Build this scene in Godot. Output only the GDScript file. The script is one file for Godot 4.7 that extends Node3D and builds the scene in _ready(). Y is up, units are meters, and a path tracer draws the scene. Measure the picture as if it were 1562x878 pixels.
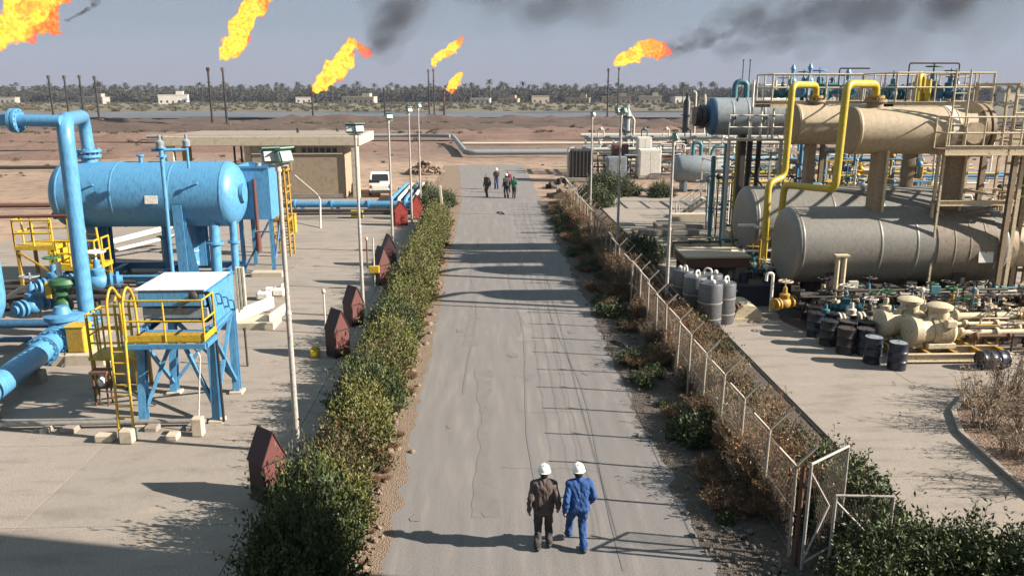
extends Node3D
# An oil and gas separation yard with flares behind it. Metres, y up; the road runs towards -z.

var rng := RandomNumberGenerator.new()
var taken := {}
var T := {}
var M := {}


class MB:
	# collects triangles; every point is moved by "x" first
	var v := PackedVector3Array()
	var n := PackedVector3Array()
	var c := PackedColorArray()
	var idx := PackedInt32Array()
	var x := Transform3D()
	var col := Color(1, 1, 1)
	var tinted := false

	func vert(p: Vector3, nn: Vector3) -> int:
		v.append(x * p)
		n.append((x.basis * nn).normalized())
		c.append(col)
		return v.size() - 1

	func face(a: int, b: int, d: int) -> void:
		var cr := (v[b] - v[a]).cross(v[d] - v[a])
		if cr.dot(n[a] + n[b] + n[d]) > 0.0:
			idx.append_array([a, d, b])
		else:
			idx.append_array([a, b, d])

	func quad(a: Vector3, b: Vector3, d: Vector3, e: Vector3, nn := Vector3.ZERO) -> void:
		if nn == Vector3.ZERO:
			nn = (d - a).cross(b - a).normalized()
			if nn == Vector3.ZERO:
				nn = (e - a).cross(d - a).normalized()
		var k := vert(a, nn)
		vert(b, nn)
		vert(d, nn)
		vert(e, nn)
		face(k, k + 1, k + 2)
		face(k, k + 2, k + 3)

	func tri(a: Vector3, b: Vector3, d: Vector3, nn := Vector3.ZERO) -> void:
		if nn == Vector3.ZERO:
			nn = (d - a).cross(b - a).normalized()
		var k := vert(a, nn)
		vert(b, nn)
		vert(d, nn)
		face(k, k + 1, k + 2)

	func obox(o: Transform3D, s: Vector3, bev := 0.0) -> void:
		# a box of size s round o, its edges cut by bev
		var h := s * 0.5
		var b := minf(bev, minf(h.x, minf(h.y, h.z)) * 0.6)
		for ax in 3:
			for sg in [-1.0, 1.0]:
				var u := (ax + 1) % 3
				var w := (ax + 2) % 3
				var nn := Vector3.ZERO
				nn[ax] = sg
				var pts := []
				for q in [[-1, -1], [1, -1], [1, 1], [-1, 1]]:
					var p := Vector3.ZERO
					p[ax] = sg * h[ax]
					p[u] = q[0] * (h[u] - b)
					p[w] = q[1] * (h[w] - b)
					pts.append(o * p)
				quad(pts[0], pts[1], pts[2], pts[3], o.basis * nn)
		if b <= 0.0:
			return
		for ax in 3:
			var u := (ax + 1) % 3
			var w := (ax + 2) % 3
			for su in [-1.0, 1.0]:
				for sw in [-1.0, 1.0]:
					var pts := []
					for e in [[-1, 0], [1, 0], [1, 1], [-1, 1]]:
						var p := Vector3.ZERO
						p[ax] = e[0] * (h[ax] - b)
						p[u] = su * (h[u] - (b if e[1] == 1 else 0.0))
						p[w] = sw * (h[w] - (0.0 if e[1] == 1 else b))
						pts.append(o * p)
					var nn := Vector3.ZERO
					nn[u] = su
					nn[w] = sw
					quad(pts[0], pts[1], pts[2], pts[3], (o.basis * nn).normalized())
		for sx in [-1.0, 1.0]:
			for sy in [-1.0, 1.0]:
				for sz in [-1.0, 1.0]:
					var g := Vector3(sx, sy, sz)
					tri(o * (g * Vector3(h.x, h.y - b, h.z - b)), o * (g * Vector3(h.x - b, h.y, h.z - b)), o * (g * Vector3(h.x - b, h.y - b, h.z)), (o.basis * g).normalized())

	func box(ctr: Vector3, s: Vector3, bev := 0.0) -> void:
		obox(Transform3D(Basis(), ctr), s, bev)

	func span(lo: Vector3, hi: Vector3, bev := 0.0) -> void:
		box((lo + hi) * 0.5, (hi - lo).abs(), bev)

	func frame_of(d: Vector3) -> Basis:
		# y along d
		var y := d.normalized()
		var s := Vector3(0, 0, 1) if absf(y.z) < 0.9 else Vector3(1, 0, 0)
		var xx := y.cross(s).normalized()
		return Basis(xx, y, xx.cross(y))

	func beam(a: Vector3, b: Vector3, w: float, hh: float, bev := 0.0) -> void:
		var d := b - a
		var up := Vector3.UP if absf(d.normalized().y) < 0.95 else Vector3(0, 0, 1)
		var xx := d.cross(up).normalized()
		obox(Transform3D(Basis(xx, d.normalized(), xx.cross(d.normalized())), (a + b) * 0.5), Vector3(w, d.length(), hh), bev)

	func hbeam(a: Vector3, b: Vector3, w: float, hh: float, turn := 0.0) -> void:
		# a rolled H section: two flanges and a web
		var d := b - a
		var up := Vector3.UP if absf(d.normalized().y) < 0.95 else Vector3(sin(turn), 0, cos(turn))
		var yy := d.normalized()
		var xx := yy.cross(up).normalized()
		var zz := xx.cross(yy)
		var t := maxf(0.012, hh * 0.08)
		var bs := Basis(xx, yy, zz)
		for s in [-1.0, 1.0]:
			obox(Transform3D(bs, (a + b) * 0.5 + zz * s * (hh - t) * 0.5), Vector3(w, d.length(), t))
		obox(Transform3D(bs, (a + b) * 0.5), Vector3(t, d.length(), hh - 2 * t))

	func bar(a: Vector3, b: Vector3, r: float, sides := 8, r2 := -1.0, caps := true) -> void:
		if r2 < 0.0:
			r2 = r
		var bs := frame_of(b - a)
		var k := v.size()
		var slope := (r - r2) / maxf((b - a).length(), 1e-5)
		for i in sides + 1:
			var t := TAU * i / sides
			var d := bs.x * cos(t) + bs.z * sin(t)
			var nn := (d + bs.y * slope).normalized()
			vert(a + d * r, nn)
			vert(b + d * r2, nn)
		for i in sides:
			face(k + 2 * i, k + 2 * i + 1, k + 2 * i + 2)
			face(k + 2 * i + 1, k + 2 * i + 3, k + 2 * i + 2)
		if caps:
			for e in 2:
				var ctr := a if e == 0 else b
				var rr := r if e == 0 else r2
				if rr < 0.004:
					continue
				var nn := -bs.y if e == 0 else bs.y
				var m := vert(ctr, nn)
				for i in sides:
					var t := TAU * i / sides
					vert(ctr + (bs.x * cos(t) + bs.z * sin(t)) * rr, nn)
				for i in sides:
					face(m, m + 1 + i, m + 1 + (i + 1) % sides)

	func bent(pts: Array, rad: float, steps := 5) -> PackedVector3Array:
		# rounds the corners of a polyline
		var out := PackedVector3Array([pts[0]])
		for i in range(1, pts.size() - 1):
			var p: Vector3 = pts[i]
			var d0: Vector3 = pts[i - 1] - p
			var d1: Vector3 = pts[i + 1] - p
			var r := minf(rad, minf(d0.length(), d1.length()) * 0.5)
			var a := p + d0.normalized() * r
			var b := p + d1.normalized() * r
			for s in steps + 1:
				var t := float(s) / steps
				out.append(a.lerp(p, t).lerp(p.lerp(b, t), t))
		out.append(pts[pts.size() - 1])
		return out

	func tube(path: PackedVector3Array, r: float, sides := 8, r2 := -1.0) -> void:
		var m := path.size()
		if r2 < 0.0:
			r2 = r
		var bs := frame_of(path[1] - path[0])
		var k := v.size()
		for j in m:
			var d := (path[mini(j + 1, m - 1)] - path[maxi(j - 1, 0)]).normalized()
			var xx := (bs.x - d * bs.x.dot(d)).normalized()
			bs = Basis(xx, d, xx.cross(d))
			var rr := lerpf(r, r2, float(j) / (m - 1))
			for i in sides + 1:
				var t := TAU * i / sides
				var q := bs.x * cos(t) + bs.z * sin(t)
				vert(path[j] + q * rr, q)
		for j in m - 1:
			for i in sides:
				var a := k + j * (sides + 1) + i
				face(a, a + 1, a + sides + 1)
				face(a + 1, a + sides + 2, a + sides + 1)
		for e in 2:
			var p := path[0] if e == 0 else path[m - 1]
			var nn := (path[0] - path[1]).normalized() if e == 0 else (path[m - 1] - path[m - 2]).normalized()
			var from := k if e == 0 else k + (m - 1) * (sides + 1)
			var q := vert(p, nn)
			for i in sides:
				v.append(v[from + i])
				n.append((x.basis * nn).normalized())
				c.append(col)
			for i in sides:
				face(q, q + 1 + i, q + 1 + (i + 1) % sides)

	func pipe(pts: Array, r: float, bend := -1.0, sides := 12) -> void:
		tube(bent(pts, bend if bend > 0.0 else r * 3.0), r, sides)

	func lathe(prof: Array, o: Transform3D, sides := 20, smooth := true) -> void:
		# prof: [radius, height] along o's y
		var m := prof.size()
		var segn := []
		for j in m - 1:
			var d := Vector2(prof[j + 1][0] - prof[j][0], prof[j + 1][1] - prof[j][1])
			segn.append(Vector2(d.y, -d.x).normalized())
		for j in m - 1:
			var na: Vector2 = segn[j]
			var nb: Vector2 = segn[j]
			if smooth:
				if j > 0 and segn[j].dot(segn[j - 1]) > 0.7:
					na = (segn[j] + segn[j - 1]).normalized()
				if j < m - 2 and segn[j].dot(segn[j + 1]) > 0.7:
					nb = (segn[j] + segn[j + 1]).normalized()
			var k := v.size()
			for i in sides + 1:
				var t := TAU * i / sides
				var q := Vector3(cos(t), 0, sin(t))
				vert(o * (q * prof[j][0] + Vector3(0, prof[j][1], 0)), o.basis * (q * na.x + Vector3(0, na.y, 0)))
				vert(o * (q * prof[j + 1][0] + Vector3(0, prof[j + 1][1], 0)), o.basis * (q * nb.x + Vector3(0, nb.y, 0)))
			for i in sides:
				if prof[j][0] > 1e-5:
					face(k + 2 * i, k + 2 * i + 1, k + 2 * i + 2)
				if prof[j + 1][0] > 1e-5:
					face(k + 2 * i + 1, k + 2 * i + 3, k + 2 * i + 2)

	func turned(prof: Array, base: Vector3, axis: Vector3, sides := 20, smooth := true) -> void:
		lathe(prof, Transform3D(frame_of(axis), base), sides, smooth)

	func ball(ctr: Vector3, r: Vector3, sides := 12, rows := 8) -> void:
		var prof := []
		for j in rows + 1:
			var t := PI * j / rows
			prof.append([sin(t), -cos(t)])
		var k := v.size()
		lathe(prof, Transform3D(Basis.from_scale(r), ctr), sides)
		for i in range(k, v.size()):
			n[i] = (x.basis * ((x.affine_inverse() * v[i] - ctr) / (r * r))).normalized()

	func flange(ctr: Vector3, axis: Vector3, r: float, t: float, bolts := 0) -> void:
		var d := axis.normalized()
		bar(ctr - d * t * 0.5, ctr + d * t * 0.5, r, 16)
		var bs := frame_of(d)
		for i in bolts:
			var a := TAU * i / bolts
			var q := (bs.x * cos(a) + bs.z * sin(a)) * r * 0.84
			bar(ctr + q - d * t * 0.95, ctr + q + d * t * 0.95, r * 0.06, 5)

	func wheel(ctr: Vector3, axis: Vector3, r: float) -> void:
		var bs := frame_of(axis)
		var ring := PackedVector3Array()
		for i in 13:
			var a := TAU * i / 12
			ring.append(ctr + (bs.x * cos(a) + bs.z * sin(a)) * r)
		tube(ring, r * 0.1, 5)
		for i in 3:
			var a := PI * i / 3
			var q := (bs.x * cos(a) + bs.z * sin(a)) * r
			bar(ctr - q, ctr + q, r * 0.06, 4)

	func rail(pts: Array, h := 1.05, r := 0.024, rows := 2, gap := 1.3, toe := 0.0) -> void:
		# handrail: posts, top rail and mid rails along a polyline
		for i in pts.size() - 1:
			var a: Vector3 = pts[i]
			var b: Vector3 = pts[i + 1]
			var m := maxi(1, roundi((b - a).length() / gap))
			for j in m + 1:
				if j == 0 and i > 0:
					continue
				var p := a.lerp(b, float(j) / m)
				bar(p, p + Vector3(0, h, 0), r, 6)
			for k in rows:
				var y := Vector3(0, h * (k + 1) / rows, 0)
				bar(a + y, b + y, r, 6)
			if toe > 0.0:
				beam(a + Vector3(0, toe * 0.5, 0), b + Vector3(0, toe * 0.5, 0), 0.012, toe)

	func ladder(a: Vector3, b: Vector3, across: Vector3, r := 0.03, gap := 0.3) -> void:
		var w := across * 0.5
		bar(a - w, b - w, r, 6)
		bar(a + w, b + w, r, 6)
		var m := roundi((b - a).length() / gap)
		for i in range(1, m):
			var p := a.lerp(b, float(i) / m)
			bar(p - w, p + w, r * 0.6, 5)

	func done() -> ArrayMesh:
		var arr := []
		arr.resize(Mesh.ARRAY_MAX)
		arr[Mesh.ARRAY_VERTEX] = v
		arr[Mesh.ARRAY_NORMAL] = n
		if tinted:
			arr[Mesh.ARRAY_COLOR] = c
		arr[Mesh.ARRAY_INDEX] = idx
		var m := ArrayMesh.new()
		m.add_surface_from_arrays(Mesh.PRIMITIVE_TRIANGLES, arr)
		return m


func mb(at := Vector3.ZERO) -> MB:
	# shapes given in the yard's metres become local to a thing that stands at "at"
	var m := MB.new()
	m.x = Transform3D(Basis(), -at)
	return m


func numbered(base: String, parent: Node) -> String:
	var key := str(parent.get_instance_id()) + base
	var k: int = taken.get(key, 0)
	taken[key] = k + 1
	return base if k == 0 else "%s_%03d" % [base, k]


func put(called: String, mesh: Mesh, m: Material, parent: Node = self, at := Vector3.ZERO) -> MeshInstance3D:
	var o := MeshInstance3D.new()
	o.name = numbered(called, parent)
	o.mesh = mesh
	o.material_override = m
	o.position = at
	parent.add_child(o, true)
	return o


func part(parent: Node, called: String, m: MB, mat: Material) -> MeshInstance3D:
	return put(called, m.done(), mat, parent)


func tag(o: Node, label: String, category: String, group := "", kind := "") -> Node:
	o.set_meta("label", label)
	o.set_meta("category", category)
	if group:
		o.set_meta("group", group)
	if kind:
		o.set_meta("kind", kind)
	return o


func thing(called: String, label: String, category: String, at: Vector3, turn := 0.0, group := "") -> Node3D:
	var o := Node3D.new()
	o.name = numbered(called, self)
	add_child(o, true)
	o.position = at
	o.rotation.y = turn
	tag(o, label, category, group)
	return o


func solo(called: String, m: MB, mat: Material, label: String, category: String, at: Vector3, group := "") -> MeshInstance3D:
	var o := put(called, m.done(), mat, self, at)
	tag(o, label, category, group)
	return o


func dup(src: Node3D, called: String, at: Vector3, turn: float, label: String, sc := Vector3.ONE, group := "") -> Node3D:
	var o: Node3D = src.duplicate()
	o.name = numbered(called, self)
	add_child(o, true)
	o.position = at
	o.rotation.y = turn
	o.scale = sc
	o.set_meta("label", label)
	if group:
		o.set_meta("group", group)
	return o


func struct(called: String, m: MB, mat: Material) -> MeshInstance3D:
	var o := put(called, m.done(), mat)
	o.set_meta("kind", "structure")
	return o


func rr(a: float, b: float) -> float:
	return rng.randf_range(a, b)


func lin(r: float, g: float, b: float) -> Color:
	return Color(r, g, b).linear_to_srgb()


func noise_tex(sd: int, freq: float, stops: Array, oct := 4, size := 512, kind := FastNoiseLite.TYPE_SIMPLEX_SMOOTH) -> NoiseTexture2D:
	var f := FastNoiseLite.new()
	f.seed = sd
	f.frequency = freq
	f.noise_type = kind
	f.fractal_octaves = oct
	var t := NoiseTexture2D.new()
	t.width = size
	t.height = size
	t.seamless = true
	t.noise = f
	if stops:
		var g := Gradient.new()
		g.offsets = PackedFloat32Array(stops.map(func(s): return s[0]))
		g.colors = PackedColorArray(stops.map(func(s): return s[1]))
		t.color_ramp = g
	return t


func mat(called: String, color: Color, rough := 0.7, metal := 0.0, opts := {}) -> StandardMaterial3D:
	var m := StandardMaterial3D.new()
	m.resource_name = called
	m.albedo_color = color
	m.roughness = rough
	m.metallic = metal
	if opts.has("tex"):
		m.albedo_texture = T[opts.tex]
		m.uv1_triplanar = true
		m.uv1_world_triplanar = not opts.has("own")
		m.uv1_scale = opts.get("scale", Vector3.ONE)
	if opts.has("over"):
		m.detail_enabled = true
		m.detail_albedo = T[opts.over]
		m.detail_blend_mode = opts.get("blend", BaseMaterial3D.BLEND_MODE_MIX)
		m.detail_uv_layer = BaseMaterial3D.DETAIL_UV_2
		m.uv2_triplanar = true
		m.uv2_world_triplanar = not opts.has("own")
		m.uv2_scale = opts.get("over_scale", Vector3.ONE)
	if opts.has("relief"):
		m.heightmap_enabled = true
		m.heightmap_texture = T[opts.relief]
		m.heightmap_scale = opts.get("depth", 1.0)
	if opts.has("tint"):
		m.vertex_color_use_as_albedo = true
	if opts.has("thru"):
		m.backlight_enabled = true
		m.backlight = opts.thru
	M[called] = m
	return m


func g3(x: float) -> Color:
	return Color(x, x, x)


func make_materials() -> void:
	T.grain = noise_tex(3, 0.09, [[0.0, g3(0.72)], [0.5, g3(0.9)], [1.0, g3(1.0)]], 4)
	T.mottle = noise_tex(5, 0.02, [[0.1, g3(0.86)], [0.5, g3(0.96)], [0.9, g3(1.0)]], 5)
	T.rust = noise_tex(8, 0.03, [[0.0, Color(0.25, 0.13, 0.07, 0.0)], [0.7, Color(0.3, 0.17, 0.1, 0.0)], [0.82, Color(0.33, 0.19, 0.11, 0.6)], [1.0, Color(0.25, 0.13, 0.08, 0.8)]], 5)
	T.dust = noise_tex(12, 0.012, [[0.4, Color(0.6, 0.52, 0.44, 0.0)], [0.75, Color(0.66, 0.58, 0.5, 0.16)], [1.0, Color(0.7, 0.62, 0.54, 0.3)]], 5)
	T.chips = noise_tex(15, 0.035, [[0.0, Color(0.12, 0.3, 0.5, 0.35)], [0.3, Color(0.2, 0.35, 0.5, 0.0)], [0.68, Color(0.5, 0.42, 0.36, 0.0)], [0.76, Color(0.52, 0.43, 0.36, 0.4)], [1.0, Color(0.4, 0.27, 0.19, 0.75)]], 6, 1024)
	T.runs = noise_tex(18, 0.02, [[0.0, Color(0.2, 0.15, 0.11, 0.4)], [0.3, Color(0.25, 0.2, 0.16, 0.0)], [0.7, Color(0.5, 0.46, 0.4, 0.0)], [1.0, Color(0.55, 0.5, 0.44, 0.3)]], 5, 1024)
	T.fade = noise_tex(25, 0.018, [[0.2, Color(0.74, 0.82, 0.86)], [0.45, Color(0.93, 0.95, 0.96)], [0.7, Color(1, 1, 0.99)], [0.95, Color(0.9, 0.93, 0.95)]], 6, 1024)
	T.stain = noise_tex(21, 0.016, [[0.15, Color(0.3, 0.26, 0.22, 0.3)], [0.38, Color(0.34, 0.3, 0.26, 0.1)], [0.5, Color(0.4, 0.36, 0.32, 0.0)], [1.0, Color(0.74, 0.67, 0.58, 0.22)]], 5, 1024)
	T.gritty = noise_tex(31, 0.22, [[0.0, g3(0.55)], [0.4, g3(0.86)], [0.62, g3(0.96)], [1.0, g3(1.0)]], 3, 1024)
	T.bumps = noise_tex(44, 0.05, [], 5, 512)
	T.wear = noise_tex(52, 0.011, [[0.2, Color(0.34, 0.32, 0.3, 0.22)], [0.45, Color(0.4, 0.37, 0.35, 0.0)], [0.62, Color(0.56, 0.52, 0.48, 0.04)], [0.9, Color(0.64, 0.59, 0.54, 0.16)]], 6, 1024)
	T.soil = noise_tex(61, 0.02, [[0.1, Color(0.75, 0.71, 0.68)], [0.45, Color(0.92, 0.9, 0.89)], [1.0, Color(1, 1, 1)]], 6, 1024)
	T.scrub = noise_tex(71, 0.03, [[0.58, Color(0.3, 0.25, 0.16, 0.0)], [0.74, Color(0.3, 0.26, 0.16, 0.25)], [1.0, Color(0.25, 0.21, 0.13, 0.5)]], 5, 1024)
	T.bark = noise_tex(77, 0.05, [[0.2, g3(0.6)], [0.8, g3(1.0)]], 4, 256)

	var v1 := Vector3.ONE
	mat("concrete", lin(0.295, 0.256, 0.218), 0.92, 0, {"tex": "gritty", "scale": v1 * 0.13, "over": "stain", "over_scale": Vector3(0.03, 0.05, 0.09), "relief": "bumps", "depth": 0.5})
	mat("concrete_warm", lin(0.305, 0.262, 0.222), 0.92, 0, {"tex": "gritty", "scale": v1 * 0.12, "over": "stain", "over_scale": Vector3(0.035, 0.05, 0.1), "relief": "bumps", "depth": 0.5})
	mat("concrete_cool", lin(0.283, 0.248, 0.212), 0.92, 0, {"tex": "gritty", "scale": v1 * 0.15, "over": "stain", "over_scale": Vector3(0.028, 0.05, 0.08), "relief": "bumps", "depth": 0.5})
	mat("joint", lin(0.23, 0.195, 0.165), 0.95)
	mat("asphalt", lin(0.196, 0.183, 0.175), 0.9, 0, {"tex": "gritty", "scale": v1 * 0.14, "over": "wear", "over_scale": Vector3(0.22, 0.2, 0.025), "relief": "gritty", "depth": 0.6})
	mat("asphalt_patch", lin(0.18, 0.169, 0.162), 0.9, 0, {"tex": "gritty", "scale": v1 * 0.7, "over": "wear", "over_scale": v1 * 0.12})
	mat("asphalt_pale", lin(0.215, 0.2, 0.19), 0.92, 0, {"tex": "gritty", "scale": v1 * 0.7, "over": "wear", "over_scale": v1 * 0.1})
	mat("oil_and_shade", lin(0.06, 0.05, 0.042), 0.6, 0, {"tex": "gritty", "scale": v1 * 0.5, "over": "stain", "over_scale": v1 * 0.2})  # oily ground, made darker still for the shade under the vessels
	mat("tyre_dark", lin(0.18, 0.168, 0.16), 0.85, 0, {"tex": "gritty", "scale": v1 * 0.2})
	mat("crack", lin(0.145, 0.134, 0.126), 0.95)
	mat("desert", Color.WHITE, 0.95, 0, {"tint": 1, "tex": "soil", "scale": v1 * 0.021, "over": "scrub", "over_scale": v1 * 0.05})
	mat("verge_sand", lin(0.25, 0.18, 0.125), 0.95, 0, {"tex": "gritty", "scale": v1 * 0.8, "over": "stain", "over_scale": v1 * 0.25, "relief": "bumps", "depth": 3.0})
	mat("verge_dirt", lin(0.11, 0.088, 0.07), 0.95, 0, {"tex": "gritty", "scale": v1 * 0.8, "over": "stain", "over_scale": v1 * 0.22, "relief": "bumps", "depth": 4.0})
	mat("red_soil", lin(0.165, 0.105, 0.08), 0.95, 0, {"tex": "soil", "scale": v1 * 0.06, "over": "scrub", "over_scale": v1 * 0.09})
	mat("dark_soil", lin(0.082, 0.056, 0.044), 0.95, 0, {"tex": "soil", "scale": v1 * 0.06, "over": "scrub", "over_scale": v1 * 0.09})
	mat("bed_soil", lin(0.22, 0.145, 0.1), 0.95, 0, {"tex": "gritty", "scale": v1 * 0.5, "over": "stain", "over_scale": v1 * 0.3, "relief": "bumps", "depth": 4.0})
	mat("pond", lin(0.1, 0.1, 0.102), 0.45)
	mat("blue", lin(0.085, 0.27, 0.46), 0.45, 0, {"tex": "fade", "scale": Vector3(0.5, 0.12, 0.5), "over": "chips", "over_scale": Vector3(0.5, 0.16, 0.5)})
	mat("blue_old", lin(0.065, 0.225, 0.4), 0.55, 0, {"tex": "mottle", "scale": v1 * 0.5, "over": "rust", "over_scale": v1 * 0.35})
	mat("blue_dark", lin(0.035, 0.12, 0.22), 0.55, 0, {"tex": "mottle", "scale": v1 * 0.5, "over": "rust", "over_scale": v1 * 0.3})
	mat("teal", lin(0.04, 0.16, 0.2), 0.5, 0, {"tex": "mottle", "scale": v1 * 0.8, "over": "rust", "over_scale": v1 * 0.5})
	mat("yellow", lin(0.5, 0.33, 0.02), 0.5, 0, {"tex": "mottle", "scale": v1 * 0.6, "over": "rust", "over_scale": v1 * 0.6})
	mat("yellow_pipe", lin(0.46, 0.34, 0.018), 0.42, 0, {"tex": "mottle", "scale": v1 * 0.5, "over": "dust", "over_scale": v1 * 0.2})
	mat("ochre", lin(0.36, 0.21, 0.025), 0.6, 0, {"tex": "mottle", "scale": v1 * 0.6, "over": "rust", "over_scale": v1 * 0.6})
	mat("tan", lin(0.43, 0.345, 0.23), 0.55, 0, {"tex": "mottle", "scale": v1 * 0.4, "over": "runs", "over_scale": Vector3(0.4, 0.08, 0.4)})
	mat("tan_old", lin(0.27, 0.2, 0.125), 0.65, 0, {"tex": "mottle", "scale": v1 * 0.5, "over": "rust", "over_scale": v1 * 0.5})
	mat("cream", lin(0.55, 0.46, 0.31), 0.55, 0, {"tex": "mottle", "scale": v1 * 0.8, "over": "rust", "over_scale": v1 * 0.4})
	mat("grey_shell", lin(0.2, 0.19, 0.168), 0.42, 0, {"tex": "mottle", "scale": v1 * 0.5, "over": "runs", "over_scale": Vector3(0.35, 0.06, 0.35)})
	mat("brown_shell", lin(0.2, 0.165, 0.125), 0.65, 0, {"tex": "mottle", "scale": v1 * 0.4, "over": "rust", "over_scale": v1 * 0.3})
	mat("bluegrey", lin(0.22, 0.26, 0.285), 0.5, 0, {"tex": "mottle", "scale": v1 * 0.4, "over": "stain", "over_scale": v1 * 0.2})
	mat("pale_steel", lin(0.52, 0.48, 0.4), 0.55, 0, {"tex": "mottle", "scale": v1 * 0.7, "over": "rust", "over_scale": v1 * 0.5})
	mat("white", lin(0.7, 0.67, 0.6), 0.6, 0, {"tex": "mottle", "scale": v1 * 0.5, "over": "dust", "over_scale": v1 * 0.3})
	mat("white_clean", lin(0.72, 0.7, 0.66), 0.45)
	mat("helmet", lin(0.78, 0.76, 0.7), 0.3)
	mat("galv", lin(0.3, 0.28, 0.25), 0.5, 0.35, {"tex": "mottle", "scale": v1 * 0.8, "over": "rust", "over_scale": v1 * 0.5})
	mat("lamp_post", lin(0.38, 0.35, 0.32), 0.55, 0.1, {"tex": "mottle", "scale": v1 * 0.8, "over": "rust", "over_scale": v1 * 0.4})
	mat("post", lin(0.36, 0.31, 0.25), 0.7, 0.1, {"tex": "mottle", "scale": v1, "over": "rust", "over_scale": v1 * 0.9})
	mat("wire", lin(0.2, 0.17, 0.14), 0.6, 0.3)
	mat("silver", lin(0.13, 0.14, 0.155), 0.42, 0.3, {"tex": "mottle", "scale": v1 * 0.6, "over": "stain", "over_scale": v1 * 0.3})
	mat("black", lin(0.013, 0.013, 0.015), 0.45, 0, {"tex": "mottle", "scale": v1})
	mat("iron", lin(0.05, 0.042, 0.038), 0.65, 0.2, {"tex": "mottle", "scale": v1, "over": "rust", "over_scale": v1 * 0.8})
	mat("rust_iron", lin(0.12, 0.055, 0.032), 0.85, 0, {"tex": "mottle", "scale": v1})
	mat("navy", lin(0.012, 0.018, 0.035), 0.35, 0, {"tex": "mottle", "scale": v1})
	mat("red", lin(0.06, 0.014, 0.014), 0.6, 0, {"tex": "mottle", "scale": v1 * 0.9, "over": "dust", "over_scale": v1 * 0.4})
	mat("maroon", lin(0.04, 0.012, 0.014), 0.6, 0, {"tex": "mottle", "scale": v1 * 0.9, "over": "rust", "over_scale": v1 * 0.5})  # on cabinet bodies and roofs this darker red stands in for shade
	mat("dark_stone", lin(0.13, 0.115, 0.1), 0.95, 0, {"tex": "gritty", "scale": v1 * 2.0})
	mat("red_bright", lin(0.24, 0.03, 0.022), 0.55, 0, {"tex": "mottle", "scale": v1 * 0.9})
	mat("red_faded", lin(0.115, 0.036, 0.032), 0.65, 0, {"tex": "mottle", "scale": v1 * 0.9, "over": "rust", "over_scale": v1 * 0.6})
	mat("green", lin(0.03, 0.11, 0.045), 0.5, 0, {"tex": "mottle", "scale": v1})
	mat("lamp_green", lin(0.17, 0.3, 0.25), 0.45, 0, {"tex": "mottle", "scale": v1})
	mat("glass_dark", lin(0.02, 0.022, 0.026), 0.12)
	mat("lens", lin(0.45, 0.47, 0.45), 0.15)
	mat("brick", lin(0.36, 0.28, 0.195), 0.9, 0, {"tex": "gritty", "scale": v1 * 0.5, "over": "stain", "over_scale": v1 * 0.1})
	mat("cornice", lin(0.55, 0.475, 0.36), 0.85, 0, {"tex": "gritty", "scale": v1 * 0.4, "over": "stain", "over_scale": v1 * 0.12})
	mat("house", lin(0.3, 0.27, 0.235), 0.9, 0, {"tex": "mottle", "scale": v1 * 0.05})
	mat("house_white", lin(0.5, 0.47, 0.43), 0.9, 0, {"tex": "mottle", "scale": v1 * 0.05})
	mat("stone", Color.WHITE, 0.92, 0, {"tint": 1, "tex": "gritty", "scale": v1 * 2.0})
	mat("plain", Color.WHITE, 0.8, 0, {"tint": 1, "tex": "mottle", "scale": v1 * 2.0, "own": 1})
	mat("leaf", Color.WHITE, 0.62, 0, {"tint": 1, "thru": Color(0.35, 0.35, 0.3)})
	mat("twig", Color.WHITE, 0.9, 0, {"tint": 1})
	mat("far_leaf", Color.WHITE, 0.9, 0, {"tint": 1})
	mat("trunk", lin(0.09, 0.07, 0.052), 0.95, 0, {"tex": "bark", "scale": v1 * 0.6})
	mat("skin", lin(0.28, 0.16, 0.1), 0.6)
	mat("cloth_brown", lin(0.085, 0.062, 0.056), 0.9, 0, {"tex": "mottle", "scale": v1 * 0.7, "own": 1})
	mat("cloth_dark", lin(0.042, 0.038, 0.038), 0.9, 0, {"tex": "mottle", "scale": v1 * 0.7, "own": 1})
	mat("cloth_blue", lin(0.013, 0.06, 0.2), 0.85, 0, {"tex": "mottle", "scale": v1 * 0.7, "own": 1})
	mat("cloth_green", lin(0.02, 0.13, 0.075), 0.85)
	mat("cloth_red", lin(0.15, 0.025, 0.03), 0.85)
	mat("boot", lin(0.018, 0.016, 0.016), 0.7)
	var fl := mat("flame", Color.WHITE, 1.0, 0, {"tint": 1})
	fl.shading_mode = BaseMaterial3D.SHADING_MODE_UNSHADED
	var fw := mat("flame_wisp", Color.WHITE, 1.0, 0, {"tint": 1})
	fw.shading_mode = BaseMaterial3D.SHADING_MODE_UNSHADED
	fw.transparency = BaseMaterial3D.TRANSPARENCY_ALPHA


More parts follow.
